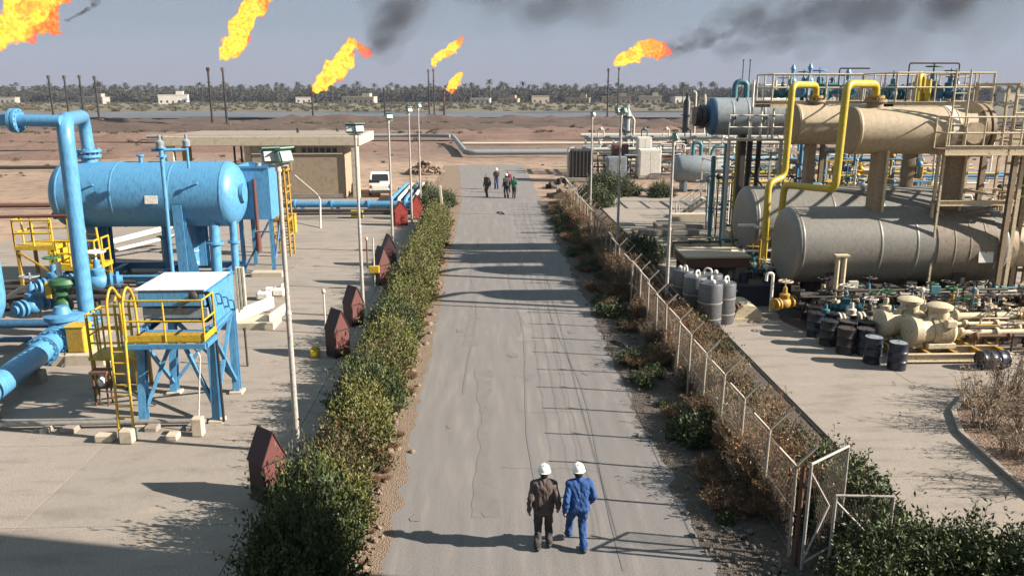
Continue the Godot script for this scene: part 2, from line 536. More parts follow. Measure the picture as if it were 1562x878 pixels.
func _ready() -> void:
	rng.seed = 20240611
	# camera
	var cam := Camera3D.new()
	cam.name = "camera"
	cam.fov = 39.55
	cam.near = 0.2
	cam.far = 6000.0
	cam.position = Vector3(0, 8.6, 0)
	cam.rotation_degrees = Vector3(-13.848, -1.867, 0)
	add_child(cam)
	cam.current = true
	# sky, air and exposure
	var env := Environment.new()
	var sky := Sky.new()
	var sm := ProceduralSkyMaterial.new()
	sm.sky_top_color = lin(0.108, 0.146, 0.176)
	sm.sky_horizon_color = lin(0.124, 0.128, 0.158)
	sm.sky_curve = 0.06
	sm.ground_bottom_color = lin(0.1, 0.085, 0.07)
	sm.ground_horizon_color = lin(0.12, 0.11, 0.11)
	sm.sun_angle_max = 1.0
	sky.sky_material = sm
	env.background_mode = Environment.BG_SKY
	env.sky = sky
	env.tonemap_mode = Environment.TONE_MAPPER_LINEAR
	env.tonemap_exposure = 2.75
	env.sdfgi_enabled = true
	env.ssao_enabled = true
	env.ssil_enabled = true
	env.fog_enabled = true
	env.fog_density = 0.00014
	env.fog_light_color = lin(0.72, 0.78, 0.95)
	env.volumetric_fog_enabled = true
	env.volumetric_fog_density = 0.0
	var we := WorldEnvironment.new()
	we.name = "daylight"
	we.environment = env
	add_child(we)
	# sun, low on the right and a little behind the camera
	var sun := DirectionalLight3D.new()
	sun.name = "sun"
	sun.light_energy = 1.6
	sun.light_angular_distance = 0.5
	sun.light_color = Color(1.0, 0.955, 0.9)
	sun.shadow_enabled = true
	add_child(sun)
	sun.look_at_from_position(Vector3.ZERO, Vector3(-3.05, -1.7, -0.61), Vector3.UP)

	make_materials()
	make_ground()
	make_road()
	make_pads()
	make_far_country()
	make_shed()
	make_office()
	make_pipe_rack()
	make_blue_separator()
	make_blue_riser()
	make_heater_stand()
	make_blue_clutter()
	make_right_vessels()
	make_right_structure()
	make_right_pipes()
	make_pipe_bundles()
	make_right_clutter()
	make_pump_skid()
	make_fence()
	make_lamps()
	make_red_cabinets()
	make_small_left()
	make_plants()
	make_people()
	make_flares()


func desert_color(x: float, z: float, f: FastNoiseLite) -> Color:
	# soils as they change towards the palm belt, linear
	var d := -z + f.get_noise_2d(x * 0.6, z * 1.6) * 22.0 * clampf((-z - 60.0) / 120.0, 0.0, 3.0)
	var sand := Color(0.31, 0.225, 0.162)
	var red := Color(0.168, 0.11, 0.083)
	var mud := Color(0.115, 0.096, 0.08)
	var olive := Color(0.13, 0.118, 0.06)
	var c := sand
	c = c.lerp(red, smoothstep(98.0, 118.0, d) * 0.85)
	c = c.lerp(Color(0.25, 0.15, 0.1), smoothstep(135.0, 150.0, d) * 0.6)
	c = c.lerp(Color(0.105, 0.07, 0.054), smoothstep(160.0, 185.0, d))
	c = c.lerp(mud, smoothstep(225.0, 250.0, d))
	c = c.lerp(olive, smoothstep(330.0, 400.0, d))
	c = c.lerp(Color(0.17, 0.15, 0.09), smoothstep(430.0, 520.0, d) * 0.7)
	c = c * (1.0 + 0.3 * f.get_noise_2d(x * 2.3 + 90.0, z * 5.0))
	c.a = 1.0
	return c


func make_ground() -> void:
	var f := FastNoiseLite.new()
	f.seed = 4
	f.frequency = 0.012
	f.fractal_octaves = 4
	var xs := []
	var zs := []
	for i in 97:
		var t := (i - 48) / 48.0
		xs.append(signf(t) * (absf(t) * 90.0 + pow(absf(t), 3.0) * 810.0))
	zs.append(25.0)
	var z := 0.0
	while z > -1080.0:
		zs.append(z)
		z -= 2.5 + maxf(0.0, -z - 60.0) * 0.03
	var m := MB.new()
	m.tinted = true
	var hgt := func(px: float, pz: float) -> float:
		var far := smoothstep(68.0, 130.0, -pz) + smoothstep(30.0, 48.0, absf(px)) * 0.6
		return minf(far, 1.0) * (f.get_noise_2d(px * 1.4, pz * 1.4) * 0.5 + f.get_noise_2d(px * 6.0, pz * 6.0) * 0.14) - 0.05
	for zz in zs:
		for xx in xs:
			m.col = desert_color(xx, zz, f)
			var e := 1.0
			var nn := Vector3(hgt.call(xx - e, zz) - hgt.call(xx + e, zz), 2 * e, hgt.call(xx, zz - e) - hgt.call(xx, zz + e)).normalized()
			m.vert(Vector3(xx, hgt.call(xx, zz), zz), nn)
	for j in zs.size() - 1:
		for i in xs.size() - 1:
			var k: int = j * xs.size() + i
			m.face(k, k + 1, k + xs.size())
			m.face(k + 1, k + xs.size() + 1, k + xs.size())
	struct("ground", m, M.desert)


func ragged(z0: float, z1: float, step: float, l: Callable, r: Callable, y: float) -> MB:
	# a strip along z between two wandering edges
	var m := MB.new()
	var z := z0
	var prev := []
	while true:
		var a := Vector3(l.call(z), y, z)
		var b := Vector3(r.call(z), y, z)
		if prev:
			m.quad(prev[0], prev[1], b, a, Vector3.UP)
		prev = [a, b]
		if z <= z1:
			break
		z = maxf(z - step, z1)
	return m


func ribbon(pts: Array, w: float, y: float) -> MB:
	var m := MB.new()
	for i in pts.size() - 1:
		var a: Vector2 = pts[i]
		var b: Vector2 = pts[i + 1]
		var s := (b - a).orthogonal().normalized() * w * 0.5
		m.quad(Vector3(a.x - s.x, y, a.y - s.y), Vector3(a.x + s.x, y, a.y + s.y), Vector3(b.x + s.x, y, b.y + s.y), Vector3(b.x - s.x, y, b.y - s.y), Vector3.UP)
	return m


func make_road() -> void:
	var f := FastNoiseLite.new()
	f.seed = 9
	f.frequency = 0.5
	var left := func(z: float) -> float: return -2.28 + f.get_noise_1d(z) * 0.09 + f.get_noise_1d(z * 7.0) * 0.04 - smoothstep(60.0, 92.0, -z) * 0.9
	var right := func(z: float) -> float: return 4.45 + f.get_noise_1d(z + 50.0) * 0.28 + f.get_noise_1d(z * 6.0 + 50.0) * 0.08
	var sl := func(z: float) -> float: return -2.95 + f.get_noise_1d(z * 2.0 + 9.0) * 0.18 - smoothstep(56.0, 64.0, -z) * 1.5
	var sl2 := func(z: float) -> float: return left.call(z) + 0.35 + f.get_noise_1d(z * 3.0 + 70.0) * 0.22
	var sr2 := func(z: float) -> float: return right.call(z) - 0.3 + f.get_noise_1d(z * 3.0 + 30.0) * 0.2
	var sr := func(z: float) -> float: return 8.66
	struct("verge_soil", ragged(-4.0, -96.0, 0.8, func(z): return -4.9, func(z): return left.call(z) + 0.2, -0.012), M.verge_sand)
	struct("verge_dirt", ragged(-4.0, -64.0, 0.8, func(z): return right.call(z) - 0.2, sr, -0.016), M.verge_dirt)
	var road := struct("road", ragged(-4.0, -96.0, 0.5, left, right, 0.002), M.asphalt)
	var ml := ragged(-4.0, -90.0, 0.35, sl, sl2, 0.006)
	struct("sand_margin", ml, M.verge_sand)
	var mr := ragged(-4.0, -64.0, 0.35, sr2, func(z): return right.call(z) + 0.5, 0.006)
	struct("dirt_margin", mr, M.verge_dirt)
	# paler and darker repairs, and cracks
	for q in [[-0.1, -15.0, 1.1, 9.0, 0], [1.5, -27.0, 1.6, 5.0, 1], [-1.1, -38.0, 1.2, 7.0, 1], [2.6, -44.0, 1.8, 4.0, 0], [0.2, -56.0, 2.4, 8.0, 1], [-0.6, -26.5, 0.8, 12.0, 0]]:
		var o := FastNoiseLite.new()
		o.seed = int(-q[1])
		o.frequency = 0.8
		var l := func(z: float) -> float: return q[0] - q[2] * 0.5 * (0.6 + 0.4 * sin((z - q[1]) / q[3] * PI)) + o.get_noise_1d(z) * 0.16
		var r := func(z: float) -> float: return q[0] + q[2] * 0.5 * (0.6 + 0.4 * sin((z - q[1]) / q[3] * PI)) + o.get_noise_1d(z + 40.0) * 0.16
		part(road, "patch", ragged(q[1], q[1] - q[3], 0.3, l, r, 0.0065), M.asphalt_pale if q[4] else M.asphalt_patch)
	for q in [[2.9, -34.0, 20.0], [0.2, -48.0, 20.0]]:
		var pts := []
		var px: float = q[0]
		var z: float = q[1]
		while z > q[1] - q[2]:
			pts.append(Vector2(px, z))
			px += rr(-0.09, 0.09)
			z -= rr(0.2, 0.5)
		part(road, "crack", ribbon(pts, 0.012, 0.0105), M.crack)
	for q in [[1.1, -16.0, 30.0], [2.5, -13.0, 26.0], [-0.7, -22.0, 26.0]]:
		var pts := []
		var px: float = q[0]
		var z: float = q[1]
		while z > q[1] - q[2]:
			pts.append(Vector2(px, z))
			px += sin(z * 0.35 + q[0] * 3.0) * 0.03 + rr(-0.012, 0.012)
			z -= 0.6
		part(road, "tyre_mark", ribbon(pts, rr(0.05, 0.1), 0.0085), M.tyre_dark)
	for k in 16:
		# drips and dark spots
		var c := Vector2(rr(-1.9, 3.8), -13.0 - 34.0 * rng.randf())
		var sp := MB.new()
		var r0 := rr(0.05, 0.2)
		var rim := []
		for j in 10:
			var a := TAU * j / 10
			rim.append(Vector3(c.x + cos(a) * r0 * rr(0.6, 1.2), 0.0125, c.y + sin(a) * r0 * rr(0.8, 1.6)))
		for j in 10:
			sp.tri(Vector3(c.x, 0.0125, c.y), rim[j], rim[(j + 1) % 10], Vector3.UP)
		part(road, "oil_spot", sp, M.crack)
	for k in 8:
		var z := -17.0 - k * 3.4 + rr(-1, 1)
		var pts := []
		var px := rr(-2.0, 2.0)
		var end := px + rr(1.0, 3.4)
		while px < minf(end, 3.9):
			pts.append(Vector2(px, z))
			z += rr(-0.11, 0.11)
			px += rr(0.15, 0.4)
		if pts.size() > 2:
			part(road, "crack", ribbon(pts, 0.01, 0.0105), M.crack)


func slab(parent: Node, x0: float, x1: float, z0: float, z1: float, y: float) -> void:
	var m := MB.new()
	m.box(Vector3((x0 + x1) * 0.5, y - 0.04 + rr(-0.004, 0.004), (z0 + z1) * 0.5), Vector3(x1 - x0 - 0.012, 0.08, z1 - z0 - 0.014), 0.006)
	part(parent, "slab", m, [M.concrete, M.concrete_warm, M.concrete_cool][rng.randi() % 3])


func make_pads() -> void:
	var m := MB.new()
	m.box(Vector3(-16.1, -0.03, -35.0), Vector3(24.4, 0.06, 58.0))
	var pad := struct("left_concrete_pad", m, M.joint)
	var z := -7.0
	while z > -62.0:
		var x := -28.0
		while x < -4.5:
			var w := 4.62
			slab(pad, x, minf(x + w, -3.9), z - 3.9, z, 0.055)
			x += w
		z -= 3.9
	var m2 := MB.new()
	m2.box(Vector3(25.0, -0.03, -36.0), Vector3(32.8, 0.06, 56.0))
	var pad2 := struct("right_concrete_pad", m2, M.joint)
	z = -8.0
	while z > -63.0:
		var x := 8.66
		while x < 38.0:
			slab(pad2, x, x + 4.1, z - 4.2, z, 0.055)
			x += 4.1
		z -= 4.2
	var f := FastNoiseLite.new()
	f.seed = 77
	f.frequency = 0.35
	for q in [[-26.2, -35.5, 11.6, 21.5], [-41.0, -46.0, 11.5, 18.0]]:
		part(pad2, "oil_and_shade", ragged(q[0], q[1], 0.4, func(zz): return q[2] + f.get_noise_1d(zz * 2.0) * 1.1, func(zz): return q[3] + f.get_noise_1d(zz + 60.0) * 1.0, 0.068), M.oil_and_shade)  # ragged dark sheet: oily ground with the vessels' shade painted in
	# the planting bed with its kerb
	var edge := [Vector2(11.75, -8.0), Vector2(11.75, -15.4), Vector2(12.1, -18.6), Vector2(12.7, -20.0), Vector2(13.7, -21.1), Vector2(15.2, -21.9), Vector2(17.5, -22.2), Vector2(30.0, -22.4)]
	var mm := MB.new()
	for i in edge.size() - 1:
		mm.tri(Vector3(edge[i].x, 0.1, edge[i].y), Vector3(edge[i + 1].x, 0.1, edge[i + 1].y), Vector3(30, 0.1, -8), Vector3.UP)
	var bed := struct("planting_bed", mm, M.bed_soil)
	for i in edge.size() - 1:
		var a := Vector3(edge[i].x, 0.09, edge[i].y)
		var b := Vector3(edge[i + 1].x, 0.09, edge[i + 1].y)
		var k := MB.new()
		k.beam(a, b, 0.14, 0.16, 0.02)
		part(bed, "kerb", k, M.concrete_warm)


func mound(at: Vector3, size: Vector3, sd: int, m: Material) -> void:
	# a long bank of dumped earth
	var f := FastNoiseLite.new()
	f.seed = sd
	f.frequency = 0.11
	f.fractal_octaves = 4
	var b := MB.new()
	var nx := 46
	var nz := 14
	var h := func(i: float, j: float) -> float:
		var u := i / nx * 2.0 - 1.0
		var w := j / nz * 2.0 - 1.0
		var e := maxf(0.0, 1.0 - w * w) * minf(1.0, (1.0 - absf(u)) * 4.0)
		return e * size.y * (0.62 + 0.75 * f.get_noise_2d(u * size.x * 0.5, w * size.z * 0.5)) - 0.12
	for j in nz + 1:
		for i in nx + 1:
			var p := Vector3((float(i) / nx - 0.5) * size.x, h.call(i, j), (float(j) / nz - 0.5) * size.z)
			var nn := Vector3((h.call(i - 1.0, j) - h.call(i + 1.0, j)) * nx / size.x * 0.5, 1.0, (h.call(i, j - 1.0) - h.call(i, j + 1.0)) * nz / size.z * 0.5)
			b.vert(p, nn.normalized())
	for j in nz:
		for i in nx:
			var k := j * (nx + 1) + i
			b.face(k, k + 1, k + nx + 1)
			b.face(k + 1, k + nx + 2, k + nx + 1)
	var o := struct("earth_bank", b, m)
	o.position = at


func palm_mesh(sd: int, h: float) -> Array:
	# [trunk, crown]
	var g := RandomNumberGenerator.new()
	g.seed = sd
	var t := MB.new()
	var top := Vector3(g.randf_range(-0.5, 0.5), h, g.randf_range(-0.5, 0.5))
	t.tube(PackedVector3Array([Vector3.ZERO, top * 0.5 + Vector3(g.randf_range(-0.3, 0.3), 0, 0), top]), 0.34, 6, 0.22)
	var c := MB.new()
	c.tinted = true
	for k in 30:
		var a := g.randf() * TAU
		var rise := g.randf_range(-0.35, 1.15)
		var len := g.randf_range(2.6, 3.7)
		var d := Vector3(cos(a), 0, sin(a))
		var s := Vector3(-d.z, 0, d.x)
		var p := top
		var tone := g.randf_range(0.6, 1.25)
		c.col = Color(0.03 * tone, 0.037 * tone, 0.02 * tone)
		if rise < -0.1:
			c.col = Color(0.055 * tone, 0.047 * tone, 0.03 * tone)
		for q in 4:
			var t0 := q / 4.0
			var step := (d * cos(rise - t0 * 1.7) + Vector3.UP * sin(rise - t0 * 1.7)) * len / 4.0
			var w0 := 0.42 * (1.0 - t0 * 0.75)
			var w1 := 0.42 * (1.0 - (t0 + 0.25) * 0.9)
			var dr := Vector3(0, -0.3, 0)
			c.quad(p, p + step, p + step + s * w1 + dr * w1, p + s * w0 + dr * w0)
			c.quad(p, p + step, p + step - s * w1 + dr * w1, p - s * w0 + dr * w0)
			p += step
	return [t.done(), c.done()]


func scrub_mesh(sd: int, count: int, size: Vector3, tone: Color) -> ArrayMesh:
	# a low tree or bush for the distance: many leaf clumps in an uneven crown
	var g := RandomNumberGenerator.new()
	g.seed = sd
	var c := MB.new()
	c.tinted = true
	for k in count:
		var u := Vector3(g.randfn(), g.randfn(), g.randfn()).normalized() * pow(g.randf(), 0.4)
		var p := Vector3(u.x * size.x, size.y * (0.55 + u.y * 0.5), u.z * size.z) * (0.85 + 0.3 * sin(u.x * 5 + sd) * cos(u.z * 4))
		var a := Vector3(g.randfn(), g.randfn(), g.randfn()).normalized()
		var b := a.cross(Vector3(g.randfn(), g.randfn(), g.randfn())).normalized()
		var r := size.x * g.randf_range(0.1, 0.22)
		var e := g.randf_range(0.65, 1.35)
		c.col = Color(tone.r * e, tone.g * e, tone.b * e)
		c.tri(p - a * r, p + a * r, p + b * r * 1.4)
	return c.done()


func scatter(called: String, mesh: Mesh, m: Material, places: Array, kind := "stuff", parent: Node = self) -> MultiMeshInstance3D:
	var mm := MultiMesh.new()
	mm.transform_format = MultiMesh.TRANSFORM_3D
	mm.mesh = mesh
	mm.instance_count = places.size()
	for i in places.size():
		mm.set_instance_transform(i, places[i])
	var o := MultiMeshInstance3D.new()
	o.name = numbered(called, parent)
	o.multimesh = mm
	o.material_override = m
	parent.add_child(o, true)
	if kind:
		o.set_meta("kind", kind)
	return o


func spot(x: float, y: float, z: float, s: Vector3) -> Transform3D:
	return Transform3D(Basis(Vector3.UP, rr(0, TAU)).scaled_local(s), Vector3(x, y, z))


func make_far_country() -> void:
	# the shallow pond beyond the banks
	var f := FastNoiseLite.new()
	f.seed = 14
	f.frequency = 0.02
	var near := func(x: float) -> float: return -252.0 + f.get_noise_1d(x) * 16.0
	var far := func(x: float) -> float: return -322.0 + f.get_noise_1d(x + 500.0) * 30.0
	var m := MB.new()
	var x := -215.0
	while x < 92.0:
		m.quad(Vector3(x, 0.62, near.call(x)), Vector3(x + 6, 0.62, near.call(x + 6.0)), Vector3(x + 6, 0.62, far.call(x + 6.0)), Vector3(x, 0.62, far.call(x)), Vector3.UP)
		x += 6.0
	var pond := struct("pond_water", m, M.pond)
	pond.set_meta("label", "still grey water of the shallow pond beyond the red earth banks")
	for q in [[-70, -108, 60, 1.1, 7], [-30, -121, 46, 1.2, 8], [40, -118, 60, 1.0, 8], [-95, -150, 90, 1.3, 11], [10, -152, 70, 1.3, 9], [75, -160, 80, 1.6, 12], [-40, -186, 110, 2.0, 14], [45, -196, 90, 2.2, 14], [-120, -215, 130, 2.2, 16], [-10, -232, 120, 2.4, 16], [100, -226, 110, 2.3, 15], [-20, -172, 40, 1.2, 8], [22, -178, 50, 1.5, 9], [-62, -128, 40, 0.9, 7]]:
		mound(Vector3(q[0], 0, q[1]), Vector3(q[2], q[3], q[4]), int(q[0] * 3 - q[1]), M.red_soil if q[1] > -180 else M.dark_soil)
	for q in [[-52, -238, 10, 1.6, 5], [-10, -238, 9, 2.1, 6], [-3, -206, 12, 1.2, 4], [26, -190, 14, 1.4, 4]]:
		mound(Vector3(q[0], 0, q[1]), Vector3(q[2], q[3], q[4]), int(q[0] + 99), M.dark_soil)
	# scrub on the flats, uncountable
	var low := []
	for k in 1500:
		var z := -335.0 - pow(rng.randf(), 0.8) * 260.0
		low.append(spot(rr(-0.72, 0.72) * -z, 0, z, Vector3.ONE * rr(0.5, 1.5)))
	for k in 500:
		var z := rr(-82.0, -250.0)
		var px := rr(-0.72, 0.72) * -z
		if absf(px) > 4.0:
			low.append(spot(px, 0, z, Vector3.ONE * rr(0.15, 0.5)))
	for k in 900:
		var z := rr(-168.0, -255.0)
		low.append(spot(rr(-0.72, 0.72) * -z, 0, z, Vector3(rr(0.4, 1.1), rr(0.25, 0.6), 0.6)))
	tag(scatter("scrub", scrub_mesh(3, 70, Vector3(1.5, 1.2, 1.5), Color(0.06, 0.055, 0.03)), M.far_leaf, low), "low grey green scrub scattered over the flats before the palm belt", "scrub", "", "stuff")
	# the palm belt on the horizon
	var palms := [palm_mesh(1, 9.5), palm_mesh(2, 11.0), palm_mesh(3, 8.5)]
	var ht := FastNoiseLite.new()
	ht.seed = 33
	ht.frequency = 0.013
	var sets := [[], [], []]
	var crowns := []
	for k in 3600:
		var z := -600.0 - pow(rng.randf(), 1.3) * 330.0
		var px := rr(-0.74, 0.74) * -z
		var s := rr(0.75, 1.25) * (1.0 + 0.25 * ht.get_noise_2d(px, z))
		if k % 3 == 0:
			sets[(k / 3) % 3].append(spot(px, -0.3, z, Vector3.ONE * s))
		else:
			crowns.append(spot(px, -0.3, z, Vector3(s * rr(0.8, 1.7), s * rr(0.7, 1.35), s)))
	var belt := Node3D.new()
	belt.name = "palm_belt"
	add_child(belt)
	tag(belt, "far belt of date palms and dark trees along the whole horizon", "woodland", "", "stuff")
	for i in 3:
		scatter("trunk", palms[i][0], M.trunk, sets[i], "stuff", belt)
		scatter("crown", palms[i][1], M.far_leaf, sets[i], "stuff", belt)
	scatter("crown", scrub_mesh(9, 300, Vector3(4.2, 7.0, 4.2), Color(0.027, 0.032, 0.02)), M.far_leaf, crowns, "stuff", belt)
	# single palms that stand above the belt or before it
	var first: Node3D = null
	for k in 26:
		var z := rr(-520.0, -600.0)
		var px: float = [-0.62, 0.62][k % 2] * rng.randf() * -z
		if k < 14:
			px = [-20.0, 2.0, 9.0, 44.0, 52.0, 61.0, 102.0, 110.0, 16.0, -90.0, -150.0, -250.0, 128.0, 140.0][k] + rr(-2, 2)
		var s := rr(0.95, 1.3)
		if first == null:
			first = thing("date_palm", "lone date palm rising above the tree belt on the horizon", "palm tree", Vector3(px, -0.2, z), 0, "palms standing out along the horizon")
			put("trunk", palms[1][0], M.trunk, first)
			put("crown", palms[1][1], M.far_leaf, first)
			first.scale = Vector3.ONE * s
		else:
			dup(first, "date_palm", Vector3(px, -0.2, z), rr(0, TAU), "lone date palm rising above the tree belt on the horizon", Vector3(s, s * rr(0.85, 1.15), s))
	# houses before the belt
	var hs := [
		[-262, -560, 17, 4.4, 0, "long white house with dark openings left of the paired flare stacks"],
		[-205, -548, 18, 6.0, 1, "white house with a stepped parapet behind the paired flare stacks"],
		[-352, -590, 9, 3.8, 1, "small white house farthest left, above the blue overhead pipe"],
		[-328, -575, 13, 4.2, 0, "low pale house behind the four dark flare stacks"],
		[-85, -560, 22, 4.6, 2, "grey house right behind the middle flare's short stack"],
		[-128, -585, 11, 4.0, 1, "pale house between the shed roof's far edge and the grey house"],
		[-3, -545, 13, 3.6, 1, "low white house above the group of walkers on the road"],
		[16, -560, 14, 3.4, 3, "long low brick house right of the low white house"],
		[38, -570, 12, 5.0, 2, "grey block house left of the pair of flare stacks with the red flame"],
		[62, -548, 16, 4.0, 3, "pinkish house with a small upper room near the red flame's stack"],
		[92, -575, 20, 4.6, 3, "long pinkish house behind the red flame's stack"],
		[113, -560, 15, 5.0, 2, "grey house left of the black vertical towers"],
		[136, -570, 11, 4.4, 1, "pale house right of the black vertical towers"],
		[152, -560, 9, 4.0, 3, "small reddish house beside the teal valve's vessel"],
		[372, -560, 30, 7.0, 2, "wide pale house at the far right edge of the horizon"],
		[362, -520, 34, 3.4, 1, "long bright white wall house before the far right trees"],
	]
	for q in hs:
		var t := thing("house", q[5], "house", Vector3(q[0], -0.2, q[1]), rr(-0.25, 0.25))
		var w: float = q[2]
		var h: float = q[3]
		var hm: Material = [M.house, M.house_white, M.cornice, M.brick][q[4]]
		var b := MB.new()
		b.span(Vector3(-w * 0.5, 0, -4), Vector3(w * 0.5, h, 4), 0.05)
		part(t, "wall", b, hm)
		b = MB.new()
		b.span(Vector3(-w * 0.5 - 0.25, h + 0.003, -4.25), Vector3(w * 0.5 + 0.25, h + 0.3, 4.25), 0.04)
		if w > 13.0:
			b.span(Vector3(w * 0.1, h + 0.31, -3), Vector3(w * 0.35, h + 2.4, 2), 0.05)
		part(t, "roof", b, hm)
		var cnt := int(w / 3.2)
		for k in cnt:
			b = MB.new()
			var cx := (k + 0.5) / cnt * w - w * 0.5
			if k == cnt / 2:
				b.span(Vector3(cx - 0.6, 0.1, 3.9), Vector3(cx + 0.6, 2.3, 4.03))
				part(t, "door", b, M.iron)
			else:
				b.span(Vector3(cx - 0.65, 1.1, 3.9), Vector3(cx + 0.65, 2.5, 4.03))
				part(t, "window", b, M.glass_dark)
	# pipelines crossing behind the end of the road
	var p := MB.new()
	p.pipe([Vector3(-5.8, 0.9, -142), Vector3(-5.2, 0.9, -136), Vector3(-2.6, 0.75, -106), Vector3(12.5, 0.75, -106.5), Vector3(26, 0.75, -107)], 0.36, 1.4, 10)
	solo("long_pipeline", p, M.bluegrey, "thick pale pipeline bending round behind the end of the road", "pipeline", Vector3.ZERO)
	p = MB.new()
	p.pipe([Vector3(-60, 0.7, -146), Vector3(-13, 0.8, -147), Vector3(-6.2, 0.9, -142.5)], 0.3, 2.0, 8)
	solo("long_pipeline", p, M.bluegrey, "grey pipeline running left from the bend towards the shed", "pipeline", Vector3.ZERO)
	p = MB.new()
	p.pipe([Vector3(-3.6, 0.5, -128), Vector3(5, 0.5, -128), Vector3(44, 0.5, -128.5)], 0.22, 1.0, 8)
	solo("long_pipeline", p, M.pale_steel, "thin pale pipeline lying behind the thick one across the sand", "pipeline", Vector3.ZERO)
	p = MB.new()
	p.pipe([Vector3(-90, 0.3, -90), Vector3(-34, 0.3, -92), Vector3(-24, 0.3, -100)], 0.2, 1.0, 8)
	solo("long_pipeline", p, M.iron, "dark pipeline on the sand behind the blue separator", "pipeline", Vector3.ZERO)
	p = MB.new()
	p.pipe([Vector3(-72, 0.25, -60), Vector3(-30, 0.25, -61)], 0.18, 1.0, 8)
	solo("long_pipeline", p, M.rust_iron, "rusty pipe lying left of the blue separator on the sand", "pipeline", Vector3.ZERO)


func make_shed() -> void:
	var at := Vector3(-18.0, 0, -70.0)
	var t := thing("flat_roofed_shed", "tan brick shed under a wide flat concrete roof behind the blue separator", "building", at)
	var b := mb(at)
	b.span(Vector3(-19.0, 0, -74.0), Vector3(-11.6, 4.25, -66.32))
	part(t, "wall", b, M.brick)
	b = mb(at)
	b.span(Vector3(-25.9, 4.26, -74.6), Vector3(-10.2, 5.05, -66.0), 0.04)
	part(t, "roof", b, M.cornice)
	b = mb(at)
	b.span(Vector3(-25.6, 5.06, -74.2), Vector3(-10.5, 5.1, -66.4))
	var lid := part(t, "roof_covering", b, M.concrete_warm)
	b = mb(at)
	b.bar(Vector3(-16, 5.1, -70), Vector3(-16, 5.5, -70), 0.12)
	b.bar(Vector3(-13, 5.1, -72), Vector3(-13, 5.4, -72), 0.1)
	part(lid, "vent_pipe", b, M.iron)
	for q in [[-10.65, -66.35], [-25.5, -66.45], [-19.4, -66.9]]:
		b = mb(at)
		b.span(Vector3(q[0] - 0.28, 0, q[1] - 0.28), Vector3(q[0] + 0.28, 4.255, q[1] + 0.28), 0.03)
		part(t, "column", b, M.cornice)
	b = mb(at)
	b.span(Vector3(-25.2, 0, -68.6), Vector3(-24.6, 4.25, -68.0), 0.02)
	part(t, "column", b, M.ochre)
	for k in 12:
		var cx := -18.3 + k * 0.5 + (0.35 if k > 5 else 0.0)
		b = mb(at)
		b.span(Vector3(cx, 3.72, -66.37), Vector3(cx + 0.34, 4.06, -66.25))
		part(t, "window", b, M.glass_dark)
	b = mb(at)
	b.span(Vector3(-19.0, 3.58, -66.315), Vector3(-11.6, 3.66, -66.22), 0.01)
	part(t, "sill", b, M.cornice)
	b = mb(at)
	b.span(Vector3(-19.0, 0, -66.315), Vector3(-11.6, 0.35, -66.24), 0.01)
	part(t, "plinth", b, M.concrete_cool)
	b = mb(at)
	b.span(Vector3(-16.1, 2.3, -66.315), Vector3(-15.85, 3.3, -66.14))
	part(t, "wall_duct", b, M.tan_old)
	b = mb(at)
	b.pipe([Vector3(-21.5, 2.0, -70.0), Vector3(-21.5, 4.1, -70.0), Vector3(-20.9, 4.1, -70.0), Vector3(-20.9, 2.6, -70.0)], 0.09, 0.25, 8)
	part(t, "bent_pipe", b, M.iron)
	# the lean pipe before the shed's wall
	b = mb(Vector3(-11.2, 0, -55))
	b.pipe([Vector3(-13.2, 2.9, -56), Vector3(-11.4, 1.75, -54.5), Vector3(-11.1, 1.5, -53.8), Vector3(-10.6, 0, -51)], 0.06, 0.3, 8)
	solo("goose_neck_pipe", b, M.pale_steel, "thin bent pipe leaning in front of the tan shed wall", "pipe", Vector3(-11.2, 0, -55))


func make_office() -> void:
	# the three storey office just outside the frame at the lower right; its shadow crosses the road and the left pad
	var at := Vector3(9.15, 0, -10.75)
	var t := thing("office_building", "plain three storey office that throws the broad shadow across the lower left corner", "building", at, -0.2)
	var b := mb(Vector3(9.1, 0, -11.25))
	b.span(Vector3(9.1, 0, -11.25), Vector3(17.2, 10.9, -3.5), 0.05)
	part(t, "wall", b, M.cornice)
	b = mb(Vector3(9.1, 0, -11.25))
	b.span(Vector3(9.02, 10.905, -11.33), Vector3(17.28, 11.3, -3.42), 0.04)
	part(t, "roof", b, M.concrete_warm)
	for s in 3:
		for k in 5:
			b = mb(Vector3(9.1, 0, -11.25))
			b.span(Vector3(9.06, 1.2 + s * 3.5, -10.4 + k * 1.4), Vector3(9.15, 2.6 + s * 3.5, -9.5 + k * 1.4), 0.01)
			var w := part(t, "window", b, M.white)
			b = mb(Vector3(9.1, 0, -11.25))
			b.span(Vector3(9.045, 1.28 + s * 3.5, -10.32 + k * 1.4), Vector3(9.1, 2.52 + s * 3.5, -9.58 + k * 1.4))
			part(w, "pane", b, M.glass_dark)
			b = mb(Vector3(9.1, 0, -11.25))
			b.span(Vector3(9.8 + k * 1.45, 1.2 + s * 3.5, -11.3), Vector3(10.7 + k * 1.45, 2.6 + s * 3.5, -11.2), 0.01)
			w = part(t, "window", b, M.white)
			b = mb(Vector3(9.1, 0, -11.25))
			b.span(Vector3(9.88 + k * 1.45, 1.28 + s * 3.5, -11.315), Vector3(10.62 + k * 1.45, 2.52 + s * 3.5, -11.25))
			part(w, "pane", b, M.glass_dark)


